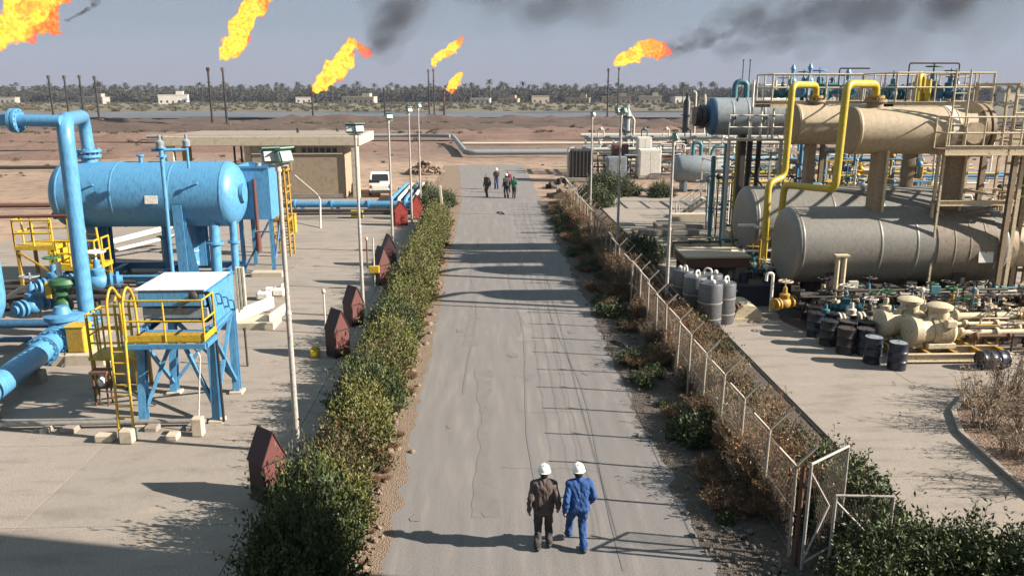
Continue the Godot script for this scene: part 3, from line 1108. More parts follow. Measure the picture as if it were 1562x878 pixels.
func make_pipe_rack() -> void:
	# pale pipes and machines in the background, right of the road's end
	var at := Vector3(16, 0, -88)
	var t := thing("pipe_rack", "pale steel pipe rack carrying level pipes right of the road's end", "pipe rack", at)
	var b: MB
	for k in 6:
		b = mb(at)
		b.hbeam(Vector3(11.2 + k * 3.1, 0, -84.6), Vector3(11.2 + k * 3.1, 3.5, -84.6), 0.2, 0.2)
		b.hbeam(Vector3(11.2 + k * 3.1, 0, -90.6), Vector3(11.2 + k * 3.1, 3.5, -90.6), 0.2, 0.2)
		b.hbeam(Vector3(11.2 + k * 3.1, 2.3, -90.6), Vector3(11.2 + k * 3.1, 2.3, -84.6), 0.16, 0.2)
		b.hbeam(Vector3(11.2 + k * 3.1, 3.45, -90.6), Vector3(11.2 + k * 3.1, 3.45, -84.6), 0.16, 0.2)
		part(t, "frame", b, M.pale_steel)
	for q in [[2.6, -84.9, 0.2], [3.8, -85.6, 0.22], [3.75, -87.2, 0.16], [2.6, -88.6, 0.24], [3.8, -90.0, 0.2], [1.5, -84.2, 0.16]]:
		b = mb(at)
		b.bar(Vector3(10.6, q[0], q[1]), Vector3(30.5, q[0], q[1]), q[2], 10)
		part(t, "pipe", b, M.pale_steel if q[2] < 0.21 else M.bluegrey)
	for k in 7:
		b = mb(at)
		var x := 11.8 + k * 2.3
		b.pipe([Vector3(x, 3.9, -85.0), Vector3(x, 4.7, -85.0), Vector3(x + 0.6, 4.7, -85.0), Vector3(x + 0.6, 3.9, -85.0)], 0.07, 0.2, 6)
		b.ball(Vector3(x + 0.3, 4.7, -85.0), Vector3.ONE * 0.2, 8, 6)
		part(t, "vent_loop", b, [M.pale_steel, M.iron, M.teal][k % 3])
		b = mb(at)
		b.bar(Vector3(x, 0.2, -84.3), Vector3(x, 2.5, -84.9), 0.08, 6)
		part(t, "dropper", b, M.pale_steel)
	# dark upright towers
	for q in [[22.8, -92.0, 8.3, "black slim tower with pale side pipes behind the pipe rack", 1], [15.1, -86.5, 7.2, "slim grey blue tower with a dark cap behind the second right lamp post", 0]]:
		var tt := thing("slim_tower", q[3], "tower", Vector3(q[0], 0, q[1]))
		b = MB.new()
		b.lathe([[0.0, 0.0], [0.42, 0.0], [0.42, q[2] - 0.9], [0.2, q[2] - 0.5], [0.2, q[2]], [0.0, q[2] + 0.05]], Transform3D(), 12)
		part(tt, "shaft", b, M.black if q[4] else M.bluegrey)
		for k in 4:
			b = MB.new()
			b.flange(Vector3(0, 1.4 + k * 1.5, 0), Vector3.UP, 0.62, 0.1)
			part(tt, "ring", b, M.iron)
		b = MB.new()
		if q[4]:
			b.pipe([Vector3(0.9, 0, 0.2), Vector3(0.9, 8.4, 0.2), Vector3(0.6, 8.5, 0.1)], 0.13, 0.2, 8)
			b.pipe([Vector3(2.0, 2.8, 0.2), Vector3(2.0, 7.4, 0.2), Vector3(1.9, 8.2, 0.2)], 0.14, 0.2, 8)
			b.pipe([Vector3(2.0, 3.2, 0.2), Vector3(0.4, 3.2, 0.2)], 0.1, 0.2, 8)
		else:
			b.pipe([Vector3(0.6, 2.0, 0.2), Vector3(0.7, 5.6, 0.3), Vector3(0.2, 6.2, 0.1)], 0.12, 0.2, 8)
			b.pipe([Vector3(-0.6, 2.6, 0.1), Vector3(-0.6, 5.0, 0.1), Vector3(0, 5.4, 0.1)], 0.1, 0.2, 8)
		part(tt, "side_pipe", b, M.pale_steel)
	# cabinets and machines under the rack
	for q in [[13.1, -80.5, 1.9, 2.2, 0, "pale blue cabinet behind the bush under the pipe rack"], [16.5, -81.0, 2.2, 2.9, 1, "white cabinet standing under the pipe rack by the second lamp post"], [16.2, -82.6, 1.4, 4.0, 1, "taller white box just behind the white cabinet under the rack"], [13.9, -83.5, 1.6, 3.2, 2, "dull red box under the left end of the pipe rack"]]:
		var c := thing("cabinet", q[5], "cabinet", Vector3(q[0], 0, q[1]))
		b = MB.new()
		b.span(Vector3(-q[2] * 0.5, 0.15, -0.6), Vector3(q[2] * 0.5, q[3], 0.6), 0.03)
		part(c, "body", b, [M.bluegrey, M.white, M.red_faded][q[4]])
		b = MB.new()
		b.span(Vector3(-q[2] * 0.5 + 0.12, 0.3, 0.6), Vector3(-0.03, q[3] - 0.15, 0.63), 0.01)
		part(c, "door", b, [M.bluegrey, M.white, M.red_faded][q[4]])
		b = MB.new()
		b.span(Vector3(0.03, 0.3, 0.6), Vector3(q[2] * 0.5 - 0.12, q[3] - 0.15, 0.63), 0.01)
		part(c, "door", b, [M.bluegrey, M.white, M.red_faded][q[4]])
		b = MB.new()
		b.span(Vector3(-q[2] * 0.5 - 0.05, 0, -0.65), Vector3(q[2] * 0.5 + 0.05, 0.148, 0.65))
		part(c, "plinth", b, M.concrete)
	# dark engine block left of the rack
	var e := thing("engine_unit", "dark ribbed engine unit at the left end of the pipe rack", "engine", Vector3(9.2, 0, -79))
	b = MB.new()
	b.span(Vector3(-1.0, 0.4, -1.2), Vector3(1.2, 3.0, 1.2), 0.08)
	part(e, "housing", b, M.black)
	for k in 6:
		b = MB.new()
		b.span(Vector3(-0.85 + k * 0.35, 0.5, 1.2), Vector3(-0.72 + k * 0.35, 2.9, 1.3))
		part(e, "fin", b, M.iron)
	b = MB.new()
	b.pipe([Vector3(-1.2, 0, 0.9), Vector3(-1.2, 3.2, 0.9), Vector3(-0.6, 3.2, 0.9)], 0.12, 0.3, 8)
	part(e, "exhaust_pipe", b, M.pale_steel)
	b = MB.new()
	b.span(Vector3(-1.3, 0, -1.3), Vector3(1.5, 0.39, 1.4), 0.03)
	part(e, "base", b, M.concrete)
	# the pale blue horizontal drum
	var d := thing("horizontal_drum", "pale blue grey drum lying on saddles behind the white stairs", "tank", Vector3(18.8, 0, -70.5))
	b = MB.new()
	b.turned([[0.0, -2.4], [0.6, -2.35], [1.05, -2.1], [1.2, -1.75], [1.2, 1.75], [1.05, 2.1], [0.6, 2.35], [0.0, 2.4]], Vector3(0, 1.9, 0), Vector3.RIGHT, 24)
	part(d, "shell", b, M.bluegrey)
	for s in [-1.3, 1.3]:
		b = MB.new()
		b.span(Vector3(s - 0.15, 0, -0.9), Vector3(s + 0.15, 1.1, 0.9), 0.02)
		part(d, "saddle", b, M.bluegrey)
	b = MB.new()
	b.pipe([Vector3(-0.6, 3.05, 0), Vector3(-0.6, 4.2, 0), Vector3(0.1, 4.2, 0), Vector3(0.1, 3.05, 0)], 0.16, 0.4, 8)
	b.pipe([Vector3(1.0, 3.05, 0), Vector3(1.2, 3.8, 0), Vector3(2.2, 3.8, 0)], 0.12, 0.3, 8)
	part(d, "top_pipe", b, M.teal)
	# pale steps and platform, and a ladder
	var s := thing("steel_stairs", "pale steel stairs with handrails up to a small platform", "stairs", Vector3(13.2, 0, -54.5))
	for k in 7:
		b = MB.new()
		b.box(Vector3(0.15 + k * 0.27, 0.2 + k * 0.2, 0), Vector3(0.28, 0.04, 0.9))
		part(s, "tread", b, M.pale_steel)
	for q in [-0.47, 0.47]:
		b = MB.new()
		b.beam(Vector3(0, 0, q), Vector3(2.1, 1.5, q), 0.05, 0.2)
		part(s, "stringer", b, M.pale_steel)
		b = MB.new()
		b.bar(Vector3(0, 0.1, q), Vector3(0, 1.05, q), 0.035, 6)
		b.bar(Vector3(2.05, 1.5, q), Vector3(2.05, 2.5, q), 0.035, 6)
		b.bar(Vector3(0, 1.05, q), Vector3(2.05, 2.5, q), 0.035, 6)
		b.bar(Vector3(0, 0.6, q), Vector3(2.05, 2.05, q), 0.03, 6)
		b.bar(Vector3(1.0, 0.8, q), Vector3(1.0, 1.8, q), 0.03, 6)
		part(s, "handrail", b, M.pale_steel)
	b = MB.new()
	b.span(Vector3(2.1, 1.4, -0.9), Vector3(4.2, 1.52, 0.9))
	part(s, "platform", b, M.pale_steel)
	b = MB.new()
	b.rail([Vector3(2.15, 1.52, -0.85), Vector3(4.15, 1.52, -0.85), Vector3(4.15, 1.52, 0.85), Vector3(2.9, 1.52, 0.85)], 1.05, 0.03)
	part(s, "railing", b, M.pale_steel)
	for q in [[2.2, -0.8], [4.1, -0.8], [2.2, 0.8], [4.1, 0.8]]:
		b = MB.new()
		b.bar(Vector3(q[0], 0, q[1]), Vector3(q[0], 1.4, q[1]), 0.05, 6)
		part(s, "leg", b, M.pale_steel)
	var l := thing("ladder_frame", "white open ladder frame standing beside the teal columns", "ladder", Vector3(15.0, 0, -50))
	b = MB.new()
	b.ladder(Vector3(0, 0, 0), Vector3(0, 3.3, 0), Vector3(0.75, 0, 0), 0.05, 0.42)
	b.ladder(Vector3(0, 0, -1.2), Vector3(0, 3.3, -1.2), Vector3(0.75, 0, 0), 0.05, 0.42)
	part(l, "ladder", b, M.white)
	b = MB.new()
	b.span(Vector3(-0.6, 3.3, -1.4), Vector3(0.6, 3.38, 0.2))
	b.bar(Vector3(0.95, 0, 0.8), Vector3(0.95, 3.4, 0.8), 0.06, 8)
	part(l, "top_plate", b, M.white)
	# concrete beams and low boxes on the pad
	for q in [[14.1, -53.0, 3.4, 0.55, 0.7, "cream concrete beam lying before the pale stairs"], [15.6, -46.5, 2.6, 0.5, 0.8, "cream concrete beam nearer than the ladder frame"], [12.6, -50.4, 3.6, 0.32, 1.2, "flat grey slab before the cream beam by the third lamp post"]]:
		b = MB.new()
		b.box(Vector3(0, q[3] * 0.5, 0), Vector3(q[2], q[3], q[4]), 0.03)
		solo("concrete_beam", b, M.cornice if q[3] > 0.4 else M.concrete_cool, q[5], "concrete beam", Vector3(q[0], 0.05, q[1]))


func vessel(t: Node, c: Vector3, r: float, half: float, dome: float, shell: Material, seams: Array, head: Material = null) -> void:
	# a shell along x with two dished ends; seams are raised weld bands; all local to t
	var b := MB.new()
	b.turned([[r, -half], [r, half]], c, Vector3.RIGHT, 40)
	part(t, "shell", b, shell)
	for s in [-1.0, 1.0]:
		b = MB.new()
		var prof := []
		for k in 10:
			var a := k / 9.0 * PI * 0.5
			prof.append([r * (cos(a) if dome > r * 0.4 else pow(cos(a), 0.4)), half + dome * sin(a)])
		b.turned(prof, c, Vector3(s, 0, 0), 40)
		part(t, "end_cap", b, head if head else shell)
	for q in seams:
		b = MB.new()
		b.turned([[r, q - 0.05], [r + 0.012, q - 0.03], [r + 0.012, q + 0.03], [r, q + 0.05]], c, Vector3.RIGHT, 40)
		part(t, "weld_seam", b, shell)


func saddle(t: Node, x: float, c: Vector3, r: float, w: float, m: Material, foot := 0.0) -> void:
	var b := MB.new()
	b.span(Vector3(x - w * 0.5, foot, c.z - r * 0.82), Vector3(x + w * 0.5, c.y - r * 0.45, c.z + r * 0.82), 0.02)
	b.span(Vector3(x - w * 0.9, foot, c.z - r * 0.9), Vector3(x + w * 0.9, foot + 0.06, c.z + r * 0.9))
	for s in [-0.8, 0.0, 0.8]:
		b.span(Vector3(x - w * 0.85, foot + 0.06, c.z + s * r - 0.02), Vector3(x + w * 0.85, c.y - r * 0.6, c.z + s * r + 0.02))
	part(t, "saddle", b, m)


func make_blue_separator() -> void:
	var at := Vector3(-15.3, 0, -37)
	var t := thing("separator_vessel", "long pale blue horizontal vessel on tall blue saddles", "separator", at)
	var c := Vector3(0, 4.02, 0)
	vessel(t, c, 1.48, 3.55, 0.72, M.blue, [-3.55, -1.2, 1.3, 3.55])
	for x in [-2.75, 1.75]:
		var b := MB.new()
		# tall tapering plate saddles
		b.hbeam(Vector3(x - 0.05, 0.5, 1.3), Vector3(x - 0.05, 3.7, 1.36), 0.42, 0.4)
		b.hbeam(Vector3(x - 0.12, 0.5, -0.95), Vector3(x - 0.12, 3.15, -1.0), 0.75, 0.5)
		b.span(Vector3(x - 0.16, 0.55, -0.7), Vector3(x - 0.08, 3.0, 0.7))
		b.quad(Vector3(x + 0.16, 0.55, 1.3), Vector3(x + 0.62, 0.55, 1.3), Vector3(x + 0.26, 2.6, 1.34), Vector3(x + 0.16, 3.0, 1.34))
		part(t, "saddle", b, M.blue)
	var b := MB.new()
	b.bar(Vector3(-2.55, 5.3, 0), Vector3(-2.55, 5.72, 0), 0.34, 18)
	b.flange(Vector3(-2.55, 5.75, 0), Vector3.UP, 0.5, 0.12, 12)
	part(t, "nozzle", b, M.blue)
	for q in [[-0.2, 5.4], [0.8, 5.4]]:
		b = MB.new()
		b.bar(Vector3(q[0], q[1], 0.2), Vector3(q[0], 5.75, 0.2), 0.09, 8)
		b.flange(Vector3(q[0], 5.78, 0.2), Vector3.UP, 0.17, 0.07)
		part(t, "nozzle", b, M.blue_old)
	b = MB.new()
	b.turned([[0.0, 0.0], [0.42, 0.0], [0.42, 0.16], [0.0, 0.16]], Vector3(4.2, 4.1, 0.35), Vector3.RIGHT, 18, false)
	part(t, "manway", b, M.blue)
	b = MB.new()
	b.obox(Transform3D(Basis(Vector3.RIGHT, -0.1), Vector3(0.6, 3.95, 1.495)), Vector3(0.55, 0.36, 0.02), 0.004)
	part(t, "name_plate", b, M.white)
	for q in [[-1.9, 4.55], [2.6, 4.6]]:
		b = MB.new()
		b.bar(Vector3(q[0], q[1], 1.3), Vector3(q[0], q[1] + 0.12, 1.62), 0.05, 8)
		b.flange(Vector3(q[0], q[1] + 0.12, 1.62), Vector3(0, 0.35, 1), 0.1, 0.05)
		part(t, "gauge_nozzle", b, M.blue_old)
	# base frame under it
	b = MB.new()
	for z in [-1.4, 1.6]:
		b.hbeam(Vector3(-4.4, 0.42, z), Vector3(3.6, 0.42, z), 0.3, 0.3)
	for x in [-4.2, -2.0, 0.4, 3.3]:
		b.hbeam(Vector3(x, 0.42, -1.3), Vector3(x, 0.42, 1.5), 0.25, 0.25)
		b.bar(Vector3(x, 0, 1.6), Vector3(x, 0.3, 1.6), 0.12, 8)
		b.bar(Vector3(x, 0, -1.4), Vector3(x, 0.3, -1.4), 0.12, 8)
	part(t, "base_frame", b, M.blue_old)
	# downcomers under the right half
	for q in [[3.0, 0.95, 0.24], [3.75, 0.6, 0.17], [0.3, -0.4, 0.13]]:
		b = MB.new()
		b.bar(Vector3(q[0], 0.55, q[1]), Vector3(q[0], 2.95, q[1] * 0.8), q[2], 12)
		b.flange(Vector3(q[0], 1.9, q[1] * 0.9), Vector3.UP, q[2] * 1.6, 0.1)
		part(t, "drain_pipe", b, M.blue)
	# the slim blue pipe and valve bridge in front
	var m2 := thing("instrument_mast", "slim blue upright pipe with a valve crossbar before the blue vessel", "pipe", Vector3(-13.5, 0, -34))
	b = MB.new()
	b.bar(Vector3(0, 0, 0), Vector3(0.05, 6.25, 0), 0.085, 10)
	part(m2, "mast", b, M.blue)
	b = MB.new()
	b.bar(Vector3(-0.35, 6.2, 0), Vector3(0.9, 6.2, -0.6), 0.06, 8)
	b.bar(Vector3(0.9, 5.4, -0.6), Vector3(0.9, 6.3, -0.6), 0.06, 8)
	b.flange(Vector3(0.05, 6.3, 0), Vector3.UP, 0.2, 0.06)
	b.flange(Vector3(0.05, 5.95, 0), Vector3.UP, 0.2, 0.06)
	part(m2, "crossbar", b, M.blue)
	for q in [Vector3(0.03, 6.5, 0), Vector3(0.9, 6.5, -0.6)]:
		b = MB.new()
		b.lathe([[0.0, -0.2], [0.15, -0.18], [0.17, 0.05], [0.06, 0.14], [0.06, 0.32], [0.0, 0.33]], Transform3D(Basis(), q), 10)
		part(m2, "relief_valve", b, M.bluegrey)
	# the blue hood right of the vessel
	var h := thing("blue_hood", "square blue hood on braced legs at the right end of the blue vessel", "hood", Vector3(-10.8, 0, -38.4))
	b = MB.new()
	b.span(Vector3(-0.85, 2.7, -1.5), Vector3(-0.79, 5.1, 0.6))
	b.span(Vector3(0.62, 2.7, -1.5), Vector3(0.68, 5.1, 0.6))
	b.span(Vector3(-0.788, 2.7, 0.54), Vector3(0.618, 5.1, 0.6))
	b.span(Vector3(-0.788, 2.7, -1.5), Vector3(0.618, 5.1, -1.44))
	part(h, "casing", b, M.blue)
	b = MB.new()
	b.beam(Vector3(-0.85, 5.15, 0.6), Vector3(0.68, 5.15, 0.6), 0.1, 0.1)
	b.beam(Vector3(0.68, 5.15, 0.54), Vector3(0.68, 5.15, -1.5), 0.1, 0.1)
	b.beam(Vector3(-0.85, 5.15, 0.54), Vector3(-0.85, 5.15, -1.5), 0.1, 0.1)
	b.beam(Vector3(-0.79, 5.15, -1.5), Vector3(0.62, 5.15, -1.5), 0.1, 0.1)
	part(h, "rim", b, M.blue_old)
	b = MB.new()
	b.span(Vector3(-0.4, 4.3, -0.9), Vector3(0.25, 5.0, -0.3), 0.05)
	b.bar(Vector3(-0.1, 4.95, -0.6), Vector3(-0.1, 5.25, -0.6), 0.14, 8)
	part(h, "fan_motor", b, M.bluegrey)
	for q in [[-0.8, 0.5], [0.6, 0.5], [-0.8, -1.4], [0.6, -1.4]]:
		b = MB.new()
		b.hbeam(Vector3(q[0], 0.1, q[1]), Vector3(q[0], 2.695, q[1]), 0.16, 0.16)
		part(h, "leg", b, M.blue)
	b = MB.new()
	b.bar(Vector3(0.6, 0.3, 0.5), Vector3(0.6, 2.6, -1.4), 0.05, 6)
	b.bar(Vector3(-0.75, 0.3, 0.62), Vector3(0.55, 2.6, 0.62), 0.05, 6)
	part(h, "brace", b, M.blue_dark)
	b = MB.new()
	b.bar(Vector3(0.0, 2.2, 0.68), Vector3(0.0, 4.6, 0.68), 0.09, 8)
	b.bar(Vector3(0.0, 1.2, 0.68), Vector3(0.0, 2.1, 0.68), 0.14, 8)
	part(h, "level_gauge", b, M.red_faded)
	b = MB.new()
	b.span(Vector3(-0.3, 0, 0.7), Vector3(1.15, 0.28, 1.25), 0.02)
	part(h, "footing", b, M.cornice)
	# yellow ladder tower behind the first lamp post
	var y := thing("yellow_ladder_tower", "yellow ladder tower right of the blue hood behind the first lamp post", "ladder", Vector3(-10.75, 0, -42))
	b = MB.new()
	b.ladder(Vector3(0, 0, 0), Vector3(-0.1, 4.7, 0), Vector3(0.75, 0, 0), 0.055, 0.34)
	b.ladder(Vector3(0, 0, -0.9), Vector3(-0.1, 4.7, -0.9), Vector3(0.75, 0, 0), 0.055, 0.34)
	part(y, "ladder", b, M.ochre)
	b = MB.new()
	for k in 5:
		var hh := 1.2 + k * 0.85
		b.beam(Vector3(-0.4, hh, 0.05), Vector3(0.35, hh, 0.05), 0.05, 0.1)
		b.beam(Vector3(0.38, hh, 0.0), Vector3(0.38, hh, -0.9), 0.05, 0.1)
	part(y, "cage_band", b, M.ochre)
	b = MB.new()
	b.span(Vector3(-0.5, 1.9, -0.85), Vector3(0.34, 1.96, -0.05))
	b.span(Vector3(-0.5, 3.4, -0.85), Vector3(0.34, 3.46, -0.05))
	part(y, "landing", b, M.ochre)
	# yellow platform left of the riser
	var p := thing("yellow_platform", "yellow stepped access platform with handrails left of the tall blue riser", "platform", Vector3(-18.6, 0, -35))
	b = MB.new()
	b.span(Vector3(-1.5, 2.0, -0.6), Vector3(0.2, 2.18, 0.9))
	b.span(Vector3(-0.1, 1.1, -0.6), Vector3(1.9, 1.28, 0.9))
	b.span(Vector3(-0.1, 1.28, -0.6), Vector3(0.02, 2.0, 0.9))
	part(p, "deck", b, M.yellow)
	b = MB.new()
	b.rail([Vector3(-1.45, 2.18, 0.85), Vector3(0.15, 2.18, 0.85)], 1.1, 0.045, 2, 0.7)
	b.rail([Vector3(-1.45, 2.18, -0.5), Vector3(0.15, 2.18, -0.5)], 1.1, 0.045, 2, 0.7)
	b.rail([Vector3(-1.45, 2.18, 0.85), Vector3(-1.45, 2.18, -0.5)], 1.1, 0.045, 2, 0.7)
	part(p, "railing", b, M.yellow)
	b = MB.new()
	b.rail([Vector3(0.25, 1.28, 0.85), Vector3(1.85, 1.28, 0.85), Vector3(1.85, 1.28, -0.5)], 1.1, 0.045, 2, 0.55)
	part(p, "railing", b, M.yellow)
	for q in [[-1.4, 0.8, 2.0], [0.1, 0.8, 1.1], [1.8, 0.8, 1.1], [-1.4, -0.5, 2.0], [1.8, -0.5, 1.1]]:
		b = MB.new()
		b.beam(Vector3(q[0], 0, q[1]), Vector3(q[0], q[2], q[1]), 0.12, 0.12)
		part(p, "leg", b, M.ochre)
	b = MB.new()
	b.beam(Vector3(-1.35, 1.9, 0.86), Vector3(-0.1, 1.05, 0.86), 0.06, 0.08)
	part(p, "brace", b, M.ochre)
	b = MB.new()
	b.bar(Vector3(-4.5, 3.35, 0.4), Vector3(1.0, 3.4, 0.4), 0.07, 8)
	solo("red_pipe", b, M.red_faded, "thin rusty red pipe level with the yellow platform's top rail", "pipe", Vector3(-18.6, 0, -35))
	# dark valve on the vessel's left end
	valve_unit("control_valve", "black control valve at the left end of the blue vessel", Vector3(-18.9, 3.2, -36.2), 0.8, M.iron, M.black, 0.0)
	# second narrow yellow ladder by the left saddle
	b = MB.new()
	b.ladder(Vector3(0, 0.4, 0), Vector3(-0.15, 2.9, 0), Vector3(0.55, 0, 0.1), 0.06, 0.3)
	b.span(Vector3(-0.4, 0.5, -0.15), Vector3(0.45, 0.95, -0.05))
	solo("yellow_step_ladder", b, M.yellow, "short yellow ladder leaning beside the vessel's left saddle", "ladder", Vector3(-16.9, 0, -34.6))


func valve_unit(called: String, label: String, at: Vector3, s: float, body: Material, top: Material, turn: float, cat := "valve", group := "") -> Node3D:
	# flanged globe body, bonnet, stem and handwheel on a short run of pipe
	var t := thing(called, label, cat, at, turn, group)
	var b := MB.new()
	b.bar(Vector3(-0.62, 0, 0) * s, Vector3(0.62, 0, 0) * s, 0.13 * s, 10)
	b.ball(Vector3.ZERO, Vector3(0.3, 0.24, 0.24) * s, 12, 8)
	for k in [-0.5, -0.34, 0.34, 0.5]:
		b.flange(Vector3(k, 0, 0) * s, Vector3.RIGHT, 0.24 * s, 0.07 * s)
	part(t, "body", b, body)
	b = MB.new()
	b.lathe([[0.16 * s, 0.1 * s], [0.2 * s, 0.3 * s], [0.2 * s, 0.36 * s], [0.1 * s, 0.4 * s], [0.08 * s, 0.62 * s], [0.0, 0.62 * s]], Transform3D(), 10, false)
	part(t, "bonnet", b, body)
	b = MB.new()
	b.bar(Vector3(0, 0.6, 0) * s, Vector3(0, 0.95, 0) * s, 0.03 * s, 6)
	b.wheel(Vector3(0, 0.85, 0) * s, Vector3.UP, 0.26 * s)
	part(t, "handwheel", b, top)
	return t


func make_blue_riser() -> void:
	var at := Vector3(-14.25, 0, -28)
	var t := thing("riser_pipe", "tall fat blue riser pipe rising before the blue vessel and arching over to it", "pipe", at)
	var b := mb(at)
	b.pipe([Vector3(-14.3, 0.3, -28), Vector3(-14.2, 7.62, -28), Vector3(-17.9, 7.5, -37.0), Vector3(-17.85, 5.85, -37.0)], 0.265, 0.85, 18)
	part(t, "riser", b, M.blue)
	b = mb(at)
	b.bar(Vector3(-14.3, 7.6, -28.05), Vector3(-22.5, 7.72, -28.3), 0.2, 16)
	part(t, "branch_pipe", b, M.blue)
	b = mb(at)
	b.flange(Vector3(-15.78, 7.62, -28.1), Vector3(1, -0.015, 0), 0.4, 0.1, 12)
	b.flange(Vector3(-15.93, 7.62, -28.1), Vector3(1, -0.015, 0), 0.4, 0.1, 12)
	part(t, "flange", b, M.blue)
	b = mb(at)
	b.flange(Vector3(-17.85, 5.98, -37), Vector3.UP, 0.52, 0.12, 12)
	part(t, "flange", b, M.blue)
	b = mb(at)
	b.flange(Vector3(-14.3, 0.62, -28), Vector3.UP, 0.5, 0.12, 12)
	b.flange(Vector3(-14.3, 0.78, -28), Vector3.UP, 0.5, 0.12, 12)
	part(t, "flange", b, M.blue_old)
	b = mb(at)
	b.span(Vector3(-14.9, 0, -28.6), Vector3(-13.7, 0.3, -27.4), 0.03)
	part(t, "footing", b, M.concrete)
	b = MB.new()
	b.pipe([Vector3(-4.0, 4.35, 0), Vector3(0, 4.35, 0), Vector3(0, 1.72, 0), Vector3(-4.0, 1.72, 0)], 0.34, 0.9, 16)
	var lo := thing("loop_pipe", "thick blue pipe loop cut by the left picture edge", "pipe", Vector3(-14.98, 0, -24))
	part(lo, "pipe", b, M.blue)
	b = MB.new()
	b.beam(Vector3(-3.0, 0, 0), Vector3(-3.0, 1.4, 0), 0.25, 0.25)
	part(lo, "support", b, M.concrete)
	# the large pipe running towards the lower left corner
	var d := thing("ground_pipe", "large blue pipe on low supports running to the lower left corner", "pipe", Vector3(-14.8, 0, -25.5))
	b = mb(Vector3(-14.8, 0, -25.5))
	b.bar(Vector3(-13.98, 0.75, -25.4), Vector3(-12.95, 0.75, -17.0), 0.35, 20)
	part(d, "pipe", b, M.blue)
	for q in [-0.15, 0.1, 0.95]:
		b = mb(Vector3(-14.8, 0, -25.5))
		var c := Vector3(-13.96, 0.75, -25.2).lerp(Vector3(-12.95, 0.75, -17.0), (q + 0.15) / 9.0)
		b.flange(c, Vector3(0.122, 0, 1), 0.48, 0.13, 14)
		part(d, "flange", b, M.blue_old)
	for q in [0.26, 0.62]:
		b = mb(Vector3(-14.8, 0, -25.5))
		var c := Vector3(-13.98, 0, -25.4).lerp(Vector3(-12.95, 0, -17.0), q)
		b.span(c + Vector3(-0.35, 0, -0.2), c + Vector3(0.35, 0.44, 0.2), 0.03)
		part(d, "support", b, M.concrete)
	b = mb(Vector3(-14.8, 0, -25.5))
	b.lathe([[0.0, 0.0], [0.42, 0.05], [0.46, 0.5], [0.55, 0.52], [0.55, 0.66], [0.3, 0.72], [0.2, 0.95], [0.0, 0.98]], Transform3D(Basis(), Vector3(-14.05, 0.75, -25.95)), 18, false)
	b.bar(Vector3(-14.04, 0.75, -25.35), Vector3(-14.25, 0.75, -27.4), 0.38, 16)
	part(d, "valve_body", b, M.blue_old)
	# green actuator valve cluster behind it
	var g := thing("actuated_valve", "green actuator valve standing between the blue pipes", "valve", Vector3(-14.95, 0, -28.0))
	b = MB.new()
	b.bar(Vector3(-0.1, 0.9, 0), Vector3(-0.1, 2.0, 0), 0.18, 10)
	b.ball(Vector3(-0.1, 1.2, 0), Vector3(0.34, 0.34, 0.3), 12, 8)
	b.flange(Vector3(-0.1, 1.65, 0), Vector3.UP, 0.34, 0.1, 8)
	part(g, "body", b, M.green)
	b = MB.new()
	b.lathe([[0.0, 1.9], [0.42, 1.9], [0.5, 2.02], [0.42, 2.16], [0.0, 2.26]], Transform3D(), 16)
	part(g, "actuator", b, M.green)
	b = MB.new()
	b.span(Vector3(-0.52, 1.5, 0.1), Vector3(-0.3, 2.1, 0.32), 0.03)
	part(g, "positioner", b, M.yellow)
	b = MB.new()
	b.bar(Vector3(-0.1, 2.25, 0), Vector3(-0.1, 2.75, 0), 0.09, 8)
	part(g, "spring_cap", b, M.white)
	valve_unit("gate_valve", "blue gate valve left of the green actuator valve", Vector3(-16.1, 1.2, -28.0), 1.25, M.blue_old, M.bluegrey, 1.2)
	valve_unit("gate_valve", "pale blue gate valve right behind the green actuator valve", Vector3(-14.9, 1.5, -30.4), 1.35, M.blue, M.white, 0.4)
	valve_unit("gate_valve", "grey blue valve beyond the green actuator valve", Vector3(-16.6, 1.4, -30.5), 1.2, M.blue_old, M.green, 0.9)
	b = MB.new()
	b.pipe([Vector3(-3.6, 1.1, 0), Vector3(-1.4, 1.2, 0), Vector3(-0.2, 1.9, 0), Vector3(0, 0.6, 0.1)], 0.08, 0.5, 8)
	solo("hose_pipe", b, M.pale_steel, "bent pale pipe left of the blue gate valve", "pipe", Vector3(-16.2, 0, -28.6))
	b = MB.new()
	b.bar(Vector3(-7.0, 0.75, 0), Vector3(1.0, 0.75, 0), 0.16, 10)
	b.bar(Vector3(-7.0, 0.4, 0.7), Vector3(0.5, 0.4, 0.7), 0.1, 8)
	b.span(Vector3(-2.0, 0, -0.3), Vector3(-1.7, 0.6, 1.0))
	solo("header_pipes", b, M.blue_dark, "pair of low dark blue pipes left of the valves", "pipe", Vector3(-16.0, 0, -27.2))
	b = MB.new()
	for k in 4:
		b.bar(Vector3(-6.5, 0.55, -k * 0.9), Vector3(3.0, 0.55, -k * 0.9), 0.13 - 0.015 * k, 8)
	for x in [-5.0, -1.0, 2.5]:
		b.span(Vector3(x - 0.1, 0, -2.9), Vector3(x + 0.1, 0.4, 0.2))
	solo("header_pipes", b, M.iron, "rows of dark ground pipes under the yellow platform", "pipe", Vector3(-18.2, 0, -31.6))
	# diagonal white pipe seen beneath the vessel
	b = MB.new()
	b.bar(Vector3(-3.2, 0.7, 1.0), Vector3(1.0, 1.5, -2.4), 0.16, 10)
	b.bar(Vector3(-3.0, 0.35, 1.8), Vector3(1.5, 1.1, -2.0), 0.1, 8)
	solo("slanting_pipe", b, M.white, "white slanting pipe seen beneath the blue vessel", "pipe", Vector3(-17.4, 0, -42.5))
